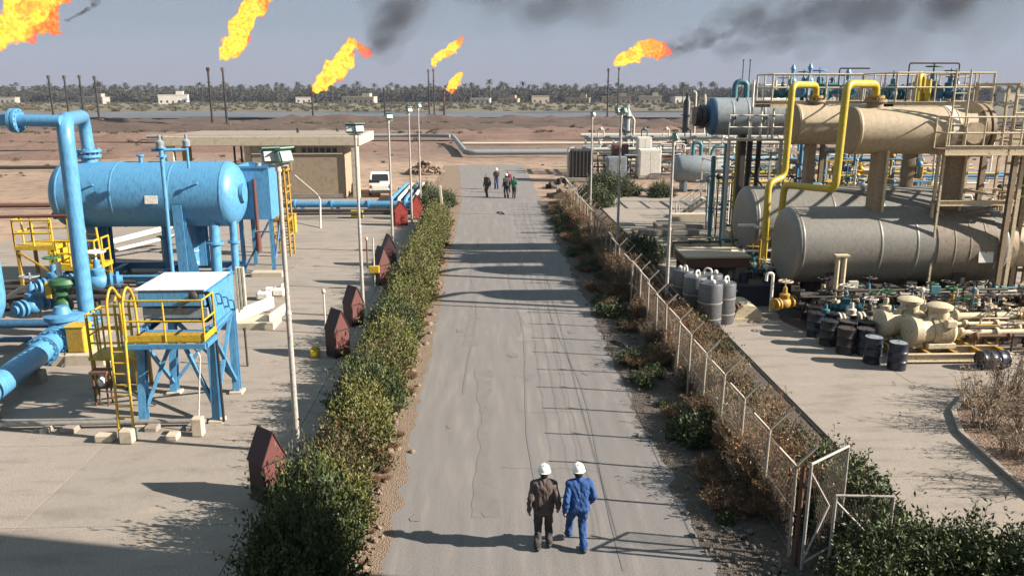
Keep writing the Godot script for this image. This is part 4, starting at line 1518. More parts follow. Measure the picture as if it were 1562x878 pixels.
	for k in 5:
		b = MB.new()
		var h := rr(1.0, 2.0)
		b.bar(Vector3(0, 0, 0), Vector3(0, h, 0), 0.09, 8)
		b.flange(Vector3(0, h * 0.6, 0), Vector3.UP, 0.2, 0.08)
		b.wheel(Vector3(0, h + 0.06, 0), Vector3.UP, 0.24)
		solo("drain_valve", b, [M.pale_steel, M.blue_old, M.ochre, M.white, M.iron][k], ["pale steel drain valve", "old blue drain valve", "ochre drain valve", "white drain valve", "dark iron drain valve"][k] + " standing under the blue vessel", "valve", Vector3(-15.6 + k * 0.62, 0.0, -38.5 + (k % 2) * 1.2))


func make_heater_stand() -> void:
	var at := Vector3(-8.1, 0, -21)
	var t := thing("elevated_cabinet", "pale blue cabinet with a white roof on braced blue legs, yellow platform in front", "equipment stand", at)
	var b: MB
	var legs := [Vector3(-9.02, 0.12, -19.85), Vector3(-7.2, 0.12, -20.1), Vector3(-7.3, 0.12, -22.2), Vector3(-9.1, 0.12, -22.2)]
	var tops := [Vector3(-8.98, 2.4, -20.2), Vector3(-7.25, 2.62, -20.35), Vector3(-7.4, 2.62, -22.6), Vector3(-9.1, 2.4, -22.6)]
	for i in 4:
		b = mb(at)
		b.hbeam(legs[i], tops[i], 0.2, 0.2)
		part(t, "leg", b, M.blue)
		b = mb(at)
		b.box(legs[i] + Vector3(0, -0.055, 0), Vector3(0.38, 0.13, 0.38), 0.015)
		part(t, "foot_plate", b, M.cornice)
	for q in [[0, 0.1, 1, 0.92], [1, 0.1, 0, 0.92], [1, 0.1, 2, 0.95], [2, 0.1, 1, 0.95], [3, 0.1, 0, 0.95], [3, 0.1, 2, 0.95], [2, 0.12, 3, 0.93]]:
		b = mb(at)
		var a: Vector3 = legs[q[0]].lerp(tops[q[0]], q[1])
		var e: Vector3 = legs[q[2]].lerp(tops[q[2]], q[3])
		if q[2] == 0 and q[0] == 1 or q[0] == 0 and q[2] == 1:
			# the front pair meets in the middle of the top beam
			e = (tops[0] + tops[1]) * 0.5 + Vector3(-0.05 if q[0] == 0 else 0.05, -0.05, 0)
		b.beam(a, e, 0.09, 0.09)
		part(t, "brace", b, M.blue_old)
	b = mb(at)
	b.hbeam(Vector3(-9.1, 2.46, -20.2), Vector3(-7.2, 2.46, -20.2), 0.18, 0.18)
	b.hbeam(Vector3(-9.2, 2.46, -22.65), Vector3(-7.3, 2.46, -22.65), 0.18, 0.18)
	b.hbeam(Vector3(-9.04, 2.46, -20.3), Vector3(-9.15, 2.46, -22.5), 0.18, 0.18)
	b.hbeam(Vector3(-7.25, 2.46, -20.3), Vector3(-7.36, 2.46, -22.5), 0.18, 0.18)
	part(t, "top_beam", b, M.blue_old)
	# the housing: upper box, a lower recessed box, tapering right flank
	b = mb(at)
	b.span(Vector3(-9.15, 3.08, -22.6), Vector3(-7.42, 3.5, -20.62), 0.02)
	part(t, "upper_casing", b, M.blue)
	b = mb(at)
	b.span(Vector3(-9.12, 2.72, -22.5), Vector3(-7.4, 3.02, -20.72), 0.02)
	part(t, "lower_casing", b, M.bluegrey)
	b = mb(at)
	b.quad(Vector3(-7.3, 3.5, -20.6), Vector3(-7.3, 3.5, -22.7), Vector3(-7.3, 2.55, -22.6), Vector3(-7.3, 2.2, -21.0), Vector3.RIGHT)
	b.quad(Vector3(-7.345, 3.5, -20.6), Vector3(-7.345, 3.5, -22.7), Vector3(-7.345, 2.55, -22.6), Vector3(-7.345, 2.2, -21.0), Vector3.LEFT)
	b.quad(Vector3(-7.3, 3.5, -20.6), Vector3(-7.345, 3.5, -20.6), Vector3(-7.345, 2.2, -21.0), Vector3(-7.3, 2.2, -21.0), Vector3(0, 0, 1))
	part(t, "side_plate", b, M.blue)
	b = mb(at)
	for k in 3:
		b.pipe([Vector3(-7.28, 3.3 - k * 0.22, -21.1 - k * 0.5), Vector3(-7.16, 3.3 - k * 0.22, -21.1 - k * 0.5), Vector3(-7.16, 3.0 - k * 0.22, -21.2 - k * 0.5), Vector3(-7.28, 3.0 - k * 0.22, -21.2 - k * 0.5)], 0.022, 0.05, 6)
	part(t, "lifting_lug", b, M.blue_dark)
	for k in 5:
		# the roof is five sheets laid side by side
		b = mb(at)
		var z0 := -22.66 + k * 0.418
		b.span(Vector3(-9.22, 3.515, z0), Vector3(-7.38, 3.56, z0 + 0.398), 0.015)
		part(t, "roof_sheet", b, M.white)
	for k in 3:
		b = mb(at)
		b.span(Vector3(-7.26 + k * 0.09, 2.3 + k * 0.1, -22.85), Vector3(-7.19 + k * 0.09, 3.66, -22.75), 0.01)
		part(t, "vent_slat", b, M.cornice)
	b = mb(at)
	b.span(Vector3(-9.0, 2.56, -22.6), Vector3(-7.5, 2.71, -20.9))
	part(t, "floor_plate", b, M.blue_dark)
	b = mb(at)
	b.ball(Vector3(-7.62, 3.42, -20.4), Vector3(0.14, 0.14, 0.1), 10, 6)
	b.bar(Vector3(-7.62, 3.42, -20.5), Vector3(-7.62, 3.42, -20.62), 0.06, 8)
	b.bar(Vector3(-8.2, 3.0, -20.3), Vector3(-7.65, 3.35, -20.35), 0.03, 6)
	part(t, "burner_head", b, M.iron)
	b = mb(at)
	b.pipe([Vector3(-7.6, 3.5, -20.4), Vector3(-7.12, 3.52, -20.35), Vector3(-6.98, 0.1, -19.95)], 0.035, 0.15, 8)
	part(t, "down_pipe", b, M.black)
	b = mb(at)
	b.pipe([Vector3(-7.5, 2.3, -19.6), Vector3(-7.3, 2.1, -19.6), Vector3(-7.45, 0.5, -19.5), Vector3(-7.45, 0.2, -19.4)], 0.022, 0.15, 6)
	part(t, "conduit", b, M.pale_steel)
	# the yellow platform
	for k in 9:
		b = mb(at)
		b.span(Vector3(-9.02 + k * 0.218, 2.5, -20.15), Vector3(-8.82 + k * 0.218, 2.54, -19.28))
		part(t, "deck_plank", b, M.ochre)
	b = mb(at)
	b.beam(Vector3(-9.05, 2.42, -19.25), Vector3(-7.02, 2.42, -19.25), 0.08, 0.12)
	b.beam(Vector3(-9.05, 2.42, -19.31), Vector3(-9.05, 2.42, -20.1), 0.08, 0.12)
	b.beam(Vector3(-7.02, 2.42, -19.31), Vector3(-7.02, 2.42, -20.1), 0.08, 0.12)
	b.beam(Vector3(-8.8, 2.35, -19.3), Vector3(-8.95, 1.75, -19.95), 0.06, 0.06)
	part(t, "platform_beam", b, M.blue_old)
	b = mb(at)
	b.rail([Vector3(-8.95, 2.54, -19.28), Vector3(-7.03, 2.54, -19.28), Vector3(-7.03, 2.54, -20.1)], 1.05, 0.026, 2, 0.98, 0.16)
	part(t, "railing", b, M.yellow)
	b = mb(at)
	b.ladder(Vector3(-9.08, 0.1, -18.95), Vector3(-9.12, 2.6, -19.18), Vector3(0.36, 0, 0.0), 0.035, 0.28)
	part(t, "ladder", b, M.yellow)
	b = mb(at)
	for s in [-0.19, 0.19]:
		b.pipe([Vector3(-9.12 + s, 2.55, -19.2), Vector3(-9.13 + s, 3.6, -19.25), Vector3(-9.1 + s, 3.95, -19.5), Vector3(-9.1 + s, 3.6, -19.85), Vector3(-9.1 + s, 2.54, -19.9)], 0.034, 0.3, 8)
	part(t, "grab_rail", b, M.yellow)
	# the separate yellow cage platform left of it
	var c := thing("caged_landing", "yellow railed landing with a concrete block left of the white roofed cabinet", "platform", Vector3(-10.8, 0, -22.6))
	b = MB.new()
	b.span(Vector3(-0.6, 1.1, -0.5), Vector3(0.75, 1.2, 0.5))
	part(c, "deck", b, M.yellow)
	b = MB.new()
	b.rail([Vector3(-0.55, 1.2, 0.46), Vector3(0.7, 1.2, 0.46)], 1.25, 0.032, 3, 0.3)
	part(c, "railing", b, M.yellow)
	b = MB.new()
	b.rail([Vector3(-0.55, 1.2, 0.4), Vector3(-0.55, 1.2, -0.45), Vector3(0.7, 1.2, -0.45)], 1.25, 0.03, 2, 0.5)
	part(c, "railing", b, M.yellow)
	b = MB.new()
	for s in [0.3, 0.7]:
		b.pipe([Vector3(s, 1.2, 0.5), Vector3(s, 2.8, 0.5), Vector3(s, 3.05, 0.2), Vector3(s, 2.6, -0.1)], 0.034, 0.25, 8)
	part(c, "hoop", b, M.yellow)
	for q in [[-0.52, 0.42], [0.7, 0.42], [-0.52, -0.42], [0.7, -0.42]]:
		b = MB.new()
		b.beam(Vector3(q[0], 0, q[1]), Vector3(q[0], 1.1, q[1]), 0.09, 0.09)
		part(c, "leg", b, M.ochre)
	b = MB.new()
	b.span(Vector3(-0.45, 0, -0.9), Vector3(0.35, 1.05, -0.55), 0.02)
	part(c, "block", b, M.cornice)


func make_blue_clutter() -> void:
	var b: MB
	# yellow box on its plinth
	var y := thing("junction_box", "bright yellow square box on a concrete plinth at the riser's foot", "box", Vector3(-13.2, 0, -25.2))
	b = MB.new()
	b.span(Vector3(-0.26, 0.42, -0.3), Vector3(0.3, 1.26, 0.3), 0.02)
	part(y, "casing", b, M.yellow_pipe)
	b = MB.new()
	b.span(Vector3(-0.3, 1.263, -0.34), Vector3(0.34, 1.3, 0.34), 0.01)
	part(y, "lid", b, M.yellow)
	b = MB.new()
	b.span(Vector3(-0.23, 0.48, 0.3), Vector3(0.27, 1.2, 0.325), 0.005)
	part(y, "door", b, M.ochre)
	b = MB.new()
	b.span(Vector3(-0.75, 0, -0.5), Vector3(0.95, 0.42, 0.5), 0.03)
	part(y, "plinth", b, M.cornice)
	b = MB.new()
	b.bar(Vector3(-0.28, 0.0, 0.62), Vector3(-0.28, 0.5, 0.42), 0.03, 6)
	part(y, "leg", b, M.iron)
	# rusty pump stand
	var s := thing("rusty_stand", "small rusty brown stand with a white valve left of the yellow ladder", "stand", Vector3(-10.75, 0.05, -21.4))
	for q in [[-0.17, -0.12], [0.17, -0.12], [-0.17, 0.12], [0.17, 0.12]]:
		b = MB.new()
		b.bar(Vector3(q[0], 0, q[1]), Vector3(q[0], 0.95, q[1]), 0.028, 6)
		part(s, "leg", b, M.rust_iron)
	b = MB.new()
	b.span(Vector3(-0.24, 0.95, -0.2), Vector3(0.24, 1.02, 0.2))
	b.span(Vector3(-0.22, 0.52, -0.16), Vector3(0.22, 0.56, 0.16))
	part(s, "shelf", b, M.rust_iron)
	b = MB.new()
	b.lathe([[0, 0.56], [0.1, 0.56], [0.12, 0.72], [0.04, 0.8], [0, 0.86]], Transform3D(), 10)
	part(s, "valve", b, M.white)
	b = MB.new()
	b.pipe([Vector3(0.2, 0.7, 0.1), Vector3(0.6, 0.65, 0.1), Vector3(0.9, 0.3, 0.15), Vector3(1.5, 0.05, 0.2)], 0.03, 0.2, 6)
	part(s, "hose", b, M.iron)
	# low conduit on sleepers along the pad
	var c := thing("low_conduit", "long low grey conduit on small blocks in front of the blue cabinet's feet", "conduit", Vector3(-12, 0, -19.6))
	b = MB.new()
	b.bar(Vector3(-12.0, 0.22, 0.1), Vector3(4.6, 0.2, -0.2), 0.07, 8)
	b.bar(Vector3(-12.0, 0.2, -0.25), Vector3(2.4, 0.2, -0.4), 0.045, 8)
	part(c, "pipe", b, M.galv)
	for x in [-9.0, -6.0, -3.2, -1.3, 0.6, 1.2, 3.3, 4.3]:
		b = MB.new()
		b.box(Vector3(x, 0.1, 0.0), Vector3(rr(0.2, 0.4), 0.16, rr(0.3, 0.5)), 0.02)
		part(c, "block", b, M.concrete_warm)
	for q in [[-7.38, -19.2, 0.28, 0.5, 0.24, "upright cream concrete stub by the cabinet's right front foot"], [-9.0, -18.85, 0.34, 0.36, 0.3, "cream concrete block at the foot of the yellow ladder"], [-9.6, -18.95, 0.45, 0.2, 0.3, "low broken block left of the yellow ladder's foot"], [-7.95, -19.0, 0.3, 0.16, 0.3, "flat broken block between the cabinet's front feet"]]:
		b = MB.new()
		b.box(Vector3(0, q[3] * 0.5, 0), Vector3(q[2], q[3], q[4]), 0.03)
		solo("concrete_block", b, M.cornice, q[5], "concrete block", Vector3(q[0], 0.055, q[1]), "")
	# white concrete steps
	var st := thing("concrete_step", "cream concrete plinth with a slanting white kerb behind the blue cabinet", "plinth", Vector3(-8.6, 0, -28.8))
	b = MB.new()
	b.span(Vector3(-0.9, 0, -0.9), Vector3(0.75, 0.32, 0.3), 0.02)
	part(st, "base", b, M.cornice)
	b = MB.new()
	b.beam(Vector3(-0.65, 0.55, 0.2), Vector3(0.25, 0.6, -1.7), 0.12, 0.45, 0.02)
	part(st, "kerb", b, M.white)
	b = MB.new()
	b.beam(Vector3(0.55, 0.4, 0.2), Vector3(0.85, 0.45, -1.5), 0.12, 0.4, 0.02)
	part(st, "kerb", b, M.cornice)
	for q in [[-9.4, -33.0, "white concrete lump beyond the plinth with the kerb"], [-8.9, -33.6, "smaller pale lump right of the white concrete lump"]]:
		b = MB.new()
		b.box(Vector3(0, 0.18, 0), Vector3(0.55, 0.36, 0.5), 0.08)
		b.box(Vector3(0.2, 0.4, -0.1), Vector3(0.3, 0.2, 0.3), 0.05)
		solo("concrete_block", b, M.white, q[2], "concrete block", Vector3(q[0], 0.055, q[1]))
	b = MB.new()
	b.bar(Vector3(0, 0, 0), Vector3(0, 1.2, 0), 0.035, 8)
	b.bar(Vector3(0, 1.2, 0), Vector3(0, 1.27, 0), 0.055, 8)
	solo("thin_post", b, M.iron, "thin dark post right of the blue cabinet", "post", Vector3(-7.66, 0.05, -24.5))


func upright_pipes(parent: Node, list: Array) -> void:
	for q in list:
		var b := mb(parent.position)
		b.bar(Vector3(q[0], q[1], q[2]), Vector3(q[0], q[3], q[2]), q[4], 10)
		part(parent, "column", b, M[q[5]])


func make_right_vessels() -> void:
	# two decks of vessels, all lying along x
	var b: MB
	var t := thing("lower_vessel", "big grey horizontal vessel at the front, rusty brown towards its right end", "pressure vessel", Vector3(16.0, 0, -31))
	vessel(t, Vector3(0, 2.65, 0), 1.5, 4.0, 0.24, M.grey_shell, [-3.9, -0.9, 0.5], M.grey_shell)
	b = MB.new()
	b.turned([[1.515, 1.25], [1.53, 1.27], [1.53, 3.6], [1.515, 3.62]], Vector3(0, 2.65, 0), Vector3.RIGHT, 40, false)
	part(t, "rusty_shell_course", b, M.brown_shell)
	b = MB.new()
	for k in 3:
		b.turned([[1.53, 1.9 + k * 0.6], [1.542, 1.92 + k * 0.6], [1.542, 1.95 + k * 0.6], [1.53, 1.97 + k * 0.6]], Vector3(0, 2.65, 0), Vector3.RIGHT, 40, false)
	part(t, "weld_seam", b, M.brown_shell)
	b = MB.new()
	b.turned([[0.0, 4.1], [1.1, 4.1], [1.1, 4.35], [1.25, 4.36], [1.25, 4.6], [0.95, 4.61], [0.95, 8.0], [0.0, 8.1]], Vector3(0, 2.65, 0), Vector3.RIGHT, 32, false)
	part(t, "end_section", b, M.tan)
	b = MB.new()
	var pl := Transform3D(Basis(Vector3.RIGHT, -0.12), Vector3(3.15, 2.5, 1.53))
	b.obox(pl, Vector3(0.58, 0.62, 0.02), 0.004)
	part(t, "name_plate", b, M.white)
	b = MB.new()
	b.bar(Vector3(4.0, 2.5, 1.0), Vector3(4.0, 2.5, 1.35), 0.42, 18)
	part(t, "manway", b, M.brown_shell)
	for x in [-2.6, 2.4]:
		saddle(t, x, Vector3(0, 2.65, 0), 1.5, 0.3, M.iron)
	t = thing("lower_vessel", "grey horizontal vessel lying behind the big front one", "pressure vessel", Vector3(16.4, 0, -36))
	vessel(t, Vector3(0, 2.78, 0), 1.6, 4.5, 0.25, M.grey_shell, [-4.4, -1.0, 1.2], M.grey_shell)
	for x in [-2.6, 2.4]:
		saddle(t, x, Vector3(0, 2.78, 0), 1.6, 0.3, M.iron)
	t = thing("upper_vessel", "tan horizontal vessel nearest the camera on the upper deck", "pressure vessel", Vector3(16.5, 0, -31))
	vessel(t, Vector3(0, 7.1, 0), 0.9, 2.42, 0.09, M.tan, [-2.35, 1.05, 1.4], M.tan_old)  # end caps in the darker tan, their shade put into the colour
	b = MB.new()
	b.turned([[0.905, 1.1], [0.93, 1.11], [0.93, 1.32], [0.905, 1.33]], Vector3(0, 7.1, 0), Vector3.RIGHT, 36, false)
	part(t, "pale_band", b, M.white)
	b = MB.new()
	b.turned([[0.0, 2.35], [1.02, 2.35], [1.02, 2.5], [0.0, 2.52]], Vector3(0, 7.1, 0), Vector3.RIGHT, 30, false)
	b.turned([[0.0, 2.6], [1.02, 2.6], [1.02, 2.74], [0.7, 2.76], [0.5, 3.0], [0.0, 3.05]], Vector3(0, 7.1, 0), Vector3.RIGHT, 30, false)
	part(t, "end_flange", b, M.tan_old)
	b = MB.new()
	b.bar(Vector3(-1.55, 7.85, 0), Vector3(-1.55, 8.22, 0), 0.3, 16)
	b.flange(Vector3(-1.55, 8.22, 0), Vector3.UP, 0.42, 0.1, 10)
	part(t, "nozzle", b, M.tan_old)
	b = MB.new()
	b.bar(Vector3(1.85, 7.5, 0.1), Vector3(2.25, 8.1, 0.3), 0.4, 18)
	b.bar(Vector3(1.9, 7.05, 0.7), Vector3(1.9, 7.05, 1.05), 0.4, 18)
	part(t, "manway", b, M.tan)
	for q in [[-1.3, 0.36], [1.65, 0.56]]:
		b = MB.new()
		b.span(Vector3(q[0] - q[1] * 0.5, 4.05, -0.1), Vector3(q[0] + q[1] * 0.5, 6.6, 0.5), 0.02)
		part(t, "support", b, M.tan_old if q[1] < 0.6 else M.iron)
		b = MB.new()
		b.beam(Vector3(q[0] + q[1] * 0.5 + 0.02, 4.0, 0.53), Vector3(q[0] + q[1] * 0.5 + 0.02, 6.4, 0.53), 0.09, 0.12)
		part(t, "support_edge", b, M.cream)
	t = thing("upper_vessel", "tan horizontal vessel second from the front on the upper deck", "pressure vessel", Vector3(17.2, 0, -36))
	vessel(t, Vector3(0, 7.14, 0), 0.89, 3.47, 0.09, M.tan, [-3.4, 0.0], M.tan_old)  # darker tan again paints the shade on these end caps
	b = MB.new()
	b.bar(Vector3(-2.55, 7.85, 0), Vector3(-2.55, 8.15, 0), 0.3, 16)
	b.flange(Vector3(-2.55, 8.15, 0), Vector3.UP, 0.42, 0.1, 10)
	part(t, "nozzle", b, M.tan_old)
	for q in [-2.6, 2.0]:
		b = MB.new()
		b.span(Vector3(q - 0.19, 4.25, -0.25), Vector3(q + 0.19, 6.6, 0.25), 0.02)
		part(t, "support", b, M.tan_old)
	t = thing("upper_vessel", "blue grey horizontal vessel farthest back on the upper deck with a dark left end", "pressure vessel", Vector3(15.0, 0, -42))
	vessel(t, Vector3(0, 7.3, 0), 0.95, 3.2, 0.35, M.bluegrey, [-2.4, -1.6, -0.8], M.blue_dark)
	b = MB.new()
	b.turned([[0.0, -4.2], [0.5, -4.2], [0.5, -3.9], [0.62, -3.9], [0.62, -3.7], [0.35, -3.68], [0.35, -3.4]], Vector3(0, 7.3, 0), Vector3.RIGHT, 20, false)
	part(t, "end_flange", b, M.black)
	for x in [-1.6, 1.8]:
		b = MB.new()
		b.span(Vector3(x - 0.15, 0, -0.3), Vector3(x + 0.15, 6.7, 0.3), 0.02)
		part(t, "support", b, M.iron)
	b = MB.new()
	b.pipe([Vector3(-2.15, 8.15, 0), Vector3(-2.15, 9.05, 0), Vector3(-1.55, 9.05, 0), Vector3(-1.55, 8.15, 0)], 0.15, 0.32, 10)
	part(t, "loop_pipe", b, M.teal)
	for k in 3:
		b = MB.new()
		b.pipe([Vector3(-2.3 + k * 0.8, 7.2, 1.0), Vector3(-2.1 + k * 0.8, 8.2, 0.45), Vector3(-1.9 + k * 0.8, 8.25, 0)], 0.05, 0.2, 6)
		part(t, "tracing_pipe", b, M.iron)


func make_right_structure() -> void:
	var b: MB
	var at := Vector3(17.4, 0, -36.5)
	var t := thing("upper_walkway", "tan steel walkway with handrails above the upper vessels", "walkway", at)
	for k in 12:
		# the deck's gratings, one per bay; the right end comes forward
		b = mb(at)
		var x := 13.2 + k * 0.7
		b.span(Vector3(x, 8.06, -39.6), Vector3(x + 0.685, 8.12, -37.5 if k < 6 else -34.4))
		part(t, "grating", b, M.tan_old)
	for q in [[13.15, -37.43, 17.4], [17.35, -34.33, 21.65], [13.15, -39.67, 21.65]]:
		b = mb(at)
		b.hbeam(Vector3(q[0], 7.98, q[1]), Vector3(q[2], 7.98, q[1]), 0.12, 0.34)
		part(t, "edge_beam", b, M.cream)
		b = mb(at)
		b.rail([Vector3(q[0] + 0.05, 8.13, q[1]), Vector3(q[2] - 0.05, 8.13, q[1])], 1.2, 0.036, 2, 0.8)
		part(t, "railing", b, M.cream)
	for q in [[13.2, -37.5, -39.6], [17.4, -34.4, -37.4], [21.6, -34.4, -39.6]]:
		b = mb(at)
		b.rail([Vector3(q[0], 8.13, q[1]), Vector3(q[0], 8.13, q[2])], 1.2, 0.036, 2, 0.95)
		part(t, "railing", b, M.pale_steel)
	for q in [[16.6, -39.4], [21.5, -34.2], [21.5, -39.4], [19.3, -39.4]]:
		b = mb(at)
		b.hbeam(Vector3(q[0], 0, q[1]), Vector3(q[0], 7.82, q[1]), 0.2, 0.2)
		part(t, "column", b, M.tan_old)
	# wind shelter frame on the walkway, dark thin pipes
	b = mb(at)
	b.pipe([Vector3(18.3, 8.13, -35.2), Vector3(18.3, 9.75, -35.2), Vector3(20.5, 9.75, -35.2), Vector3(20.5, 8.13, -35.2)], 0.035, 0.1, 6)
	b.pipe([Vector3(16.4, 8.13, -37.8), Vector3(16.4, 9.6, -37.8), Vector3(17.8, 9.6, -37.8)], 0.035, 0.1, 6)
	part(t, "thin_frame", b, M.iron)
	# white frame around the far blue grey vessel
	at = Vector3(14, 0, -40.2)
	t = thing("pipe_platform", "white pipe frame and small platform in front of the blue grey vessel", "platform", at)
	b = mb(at)
	b.span(Vector3(12.1, 6.15, -41.0), Vector3(15.2, 6.25, -40.2))
	part(t, "deck", b, M.pale_steel)
	b = mb(at)
	b.rail([Vector3(12.15, 6.25, -40.25), Vector3(15.1, 6.25, -40.25)], 1.15, 0.035, 2, 1.0)
	part(t, "railing", b, M.white)
	for q in [[13.25, 9.1], [13.75, 8.9], [14.35, 9.1], [15.0, 9.1]]:
		b = mb(at)
		b.bar(Vector3(q[0], 6.2, -40.3), Vector3(q[0], q[1], -40.3), 0.06, 8)
		part(t, "upright", b, M.white)
	b = mb(at)
	b.bar(Vector3(13.7, 8.85, -40.3), Vector3(15.05, 8.85, -40.3), 0.05, 8)
	b.bar(Vector3(13.7, 8.15, -40.3), Vector3(15.05, 8.15, -40.3), 0.1, 8)
	part(t, "cross_pipe", b, M.white)
	for q in [[12.2, 0.09], [14.85, 0.09], [15.1, 0.05]]:
		b = mb(at)
		b.bar(Vector3(q[0], 0, -40.3), Vector3(q[0], 6.15, -40.3), q[1], 8)
		part(t, "leg", b, M.pale_steel)
	# teal, yellow and black columns left of the vessels
	for q in [[12.65, 5.9, -42.0, 0.16, "teal", "dark teal upright pipe left of the yellow one"], [12.25, 5.2, -43.0, 0.1, "teal", "thin teal upright pipe farthest left by the ladder frame"], [13.3, 6.1, -42.2, 0.14, "yellow_pipe", "yellow upright pipe below the blue grey vessel"], [14.15, 6.2, -43.0, 0.16, "black", "black upright column left of the other black one"], [14.75, 6.2, -43.3, 0.14, "black", "black upright column behind the white frame's leg"]]:
		b = MB.new()
		b.bar(Vector3(0, 0, 0), Vector3(0, q[1], 0), q[3], 12)
		b.flange(Vector3(0, q[1] * 0.42, 0), Vector3.UP, q[3] * 1.7, 0.09)
		b.flange(Vector3(0, q[1] * 0.46, 0), Vector3.UP, q[3] * 1.7, 0.09)
		b.flange(Vector3(0, q[1] * 0.8, 0), Vector3.UP, q[3] * 1.6, 0.08)
		solo("upright_pipe", b, M[q[4]], q[5], "pipe", Vector3(q[0], 0, q[2]))
	# front platform of tan steel at the right edge
	at = Vector3(19, 0, -28.6)
	t = thing("front_platform", "tan two storey steel platform at the right picture edge", "platform", at)
	for q in [[16.2, 18.55], [18.62, 20.9], [20.97, 23.4]]:
		b = mb(at)
		b.span(Vector3(q[0], 6.36, -28.75), Vector3(q[1], 6.44, -27.9))
		part(t, "grating", b, M.tan_old)
		b = mb(at)
		b.hbeam(Vector3(q[0], 6.4, -27.82), Vector3(q[1], 6.4, -27.82), 0.12, 0.36)
		part(t, "edge_beam", b, M.cream)
	b = mb(at)
	b.rail([Vector3(16.25, 6.45, -28.7), Vector3(16.25, 6.45, -27.9), Vector3(23.2, 6.45, -27.9)], 1.15, 0.035, 2, 0.7)
	part(t, "railing", b, M.cream)
	b = mb(at)
	b.rail([Vector3(19.2, 6.45, -28.7), Vector3(23.2, 6.45, -28.7)], 1.9, 0.035, 3, 1.3)
	part(t, "railing", b, M.cream)
	b = mb(at)
	b.ladder(Vector3(17.05, 6.45, -28.65), Vector3(17.05, 9.3, -28.7), Vector3(0.55, 0, 0), 0.04, 0.3)
	part(t, "ladder", b, M.cream)
	b = mb(at)
	b.span(Vector3(16.45, 4.36, -28.8), Vector3(19.3, 4.44, -28.3))
	part(t, "grating", b, M.tan_old)
	b = mb(at)
	b.hbeam(Vector3(16.4, 4.4, -28.22), Vector3(19.35, 4.4, -28.22), 0.12, 0.2)
	part(t, "edge_beam", b, M.cream)
	for q in [[16.42, -28.2, 0.045, 0.0, 6.3], [19.0, -28.0, 0.11, 0.0, 6.2], [19.5, -28.3, 0.09, 0, 7.6], [20.0, -28.7, 0.11, 0, 6.3], [23.0, -28.0, 0.11, 0, 6.2], [20.6, -28.1, 0.05, 4.4, 6.2], [16.5, -28.7, 0.06, 2.4, 6.3]]:
		b = mb(at)
		b.hbeam(Vector3(q[0], q[3], q[1]), Vector3(q[0], q[4], q[1]), q[2] * 1.6, q[2] * 1.6)
		part(t, "column", b, M.tan_old if q[2] > 0.1 else M.cream)
	for k in 4:
		b = mb(at)
		b.bar(Vector3(19.1, 4.6 + k * 0.42, -28.6), Vector3(23.0, 4.6 + k * 0.42, -28.6), 0.05, 6)
		part(t, "cross_pipe", b, [M.cream, M.pale_steel, M.ochre, M.cream][k])
	b = mb(at)
	b.bar(Vector3(16.6, 4.2, -28.7), Vector3(17.4, 3.4, -28.8), 0.05, 6)
	b.bar(Vector3(17.9, 3.9, -28.8), Vector3(19.2, 4.35, -28.4), 0.05, 6)
	part(t, "brace", b, M.tan_old)
	b = mb(at)
	b.pipe([Vector3(19.8, 6.45, -28.5), Vector3(19.75, 7.8, -28.5), Vector3(19.9, 8.1, -28.4)], 0.08, 0.2, 8)
	part(t, "bent_vent", b, M.white)
	t.position += Vector3(0.7, 0.06, -1.42)
	# valves, motors and pipes standing on the walkway
	var k := 0
	for q in [[14.0, -38.4, "teal", "teal", "leftmost teal valve on the upper walkway"], [14.9, -38.2, "blue_old", "teal", "second valve from the left on the upper walkway, with a blue body"], [15.8, -38.6, "teal", "blue", "teal valve with a blue wheel near the second yellow gooseneck"], [16.8, -38.0, "blue", "iron", "bright blue valve with a dark wheel on the upper walkway"], [17.75, -35.4, "teal", "teal", "teal valve left of the double yellow bend on the walkway"], [19.5, -35.4, "blue_dark", "green", "dark blue valve with a green wheel right of the double yellow bend"], [20.1, -35.0, "blue_dark", "iron", "dark blue valve with a dark wheel right of the double yellow bend"], [20.4, -35.6, "teal", "teal", "rightmost teal valve on the upper walkway"]]:
		valve_unit("deck_valve", q[4], Vector3(q[0], 8.45 + (k % 2) * 0.1, q[1]), 0.85 + 0.2 * (k % 3), M[q[2]], M[q[3]], k * 0.9, "valve", "valves on the upper walkway")
		k += 1
	for q in [[14.3, 9.55, -38.0, "blue"], [15.1, 9.6, -38.0, "blue"], [17.0, 9.4, -38.2, "blue"], [20.6, 9.3, -35.5, "teal"]]:
		b = MB.new()
		b.bar(Vector3(0, 0, 0), Vector3(0, q[1] - 8.12, 0), 0.09, 8)
		b.ball(Vector3(0, (q[1] - 8.12) * 0.6, 0), Vector3(0.2, 0.25, 0.2), 10, 6)
		b.lathe([[0.0, 0.0], [0.14, 0.0], [0.04, 0.22], [0.0, 0.22]], Transform3D(Basis(), Vector3(0, q[1] - 8.12, 0)), 8)
		solo("relief_valve", b, M[q[3]], {14.3: "tall blue relief valve nearest the first yellow gooseneck", 15.1: "tall blue relief valve right of the first yellow gooseneck", 17.0: "tall blue relief valve in the middle of the walkway", 20.6: "teal relief valve near the walkway's right end"}[q[0]], "valve", Vector3(q[0], 8.12, q[2]))
	b = MB.new()
	b.pipe([Vector3(0, 0, 0), Vector3(0, 0.75, 0), Vector3(1.9, 0.75, 0), Vector3(1.9, 0, 0)], 0.1, 0.25, 8)
	for x in [0.4, 0.9, 1.4]:
		b.bar(Vector3(x, 0.75, 0), Vector3(x, 1.1, 0), 0.07, 8)
		b.flange(Vector3(x, 1.0, 0), Vector3.UP, 0.14, 0.06)
	solo("deck_header", b, M.teal, "teal pipe header behind the second yellow gooseneck", "pipe", Vector3(15.2, 8.12, -39.0))
	b = MB.new()
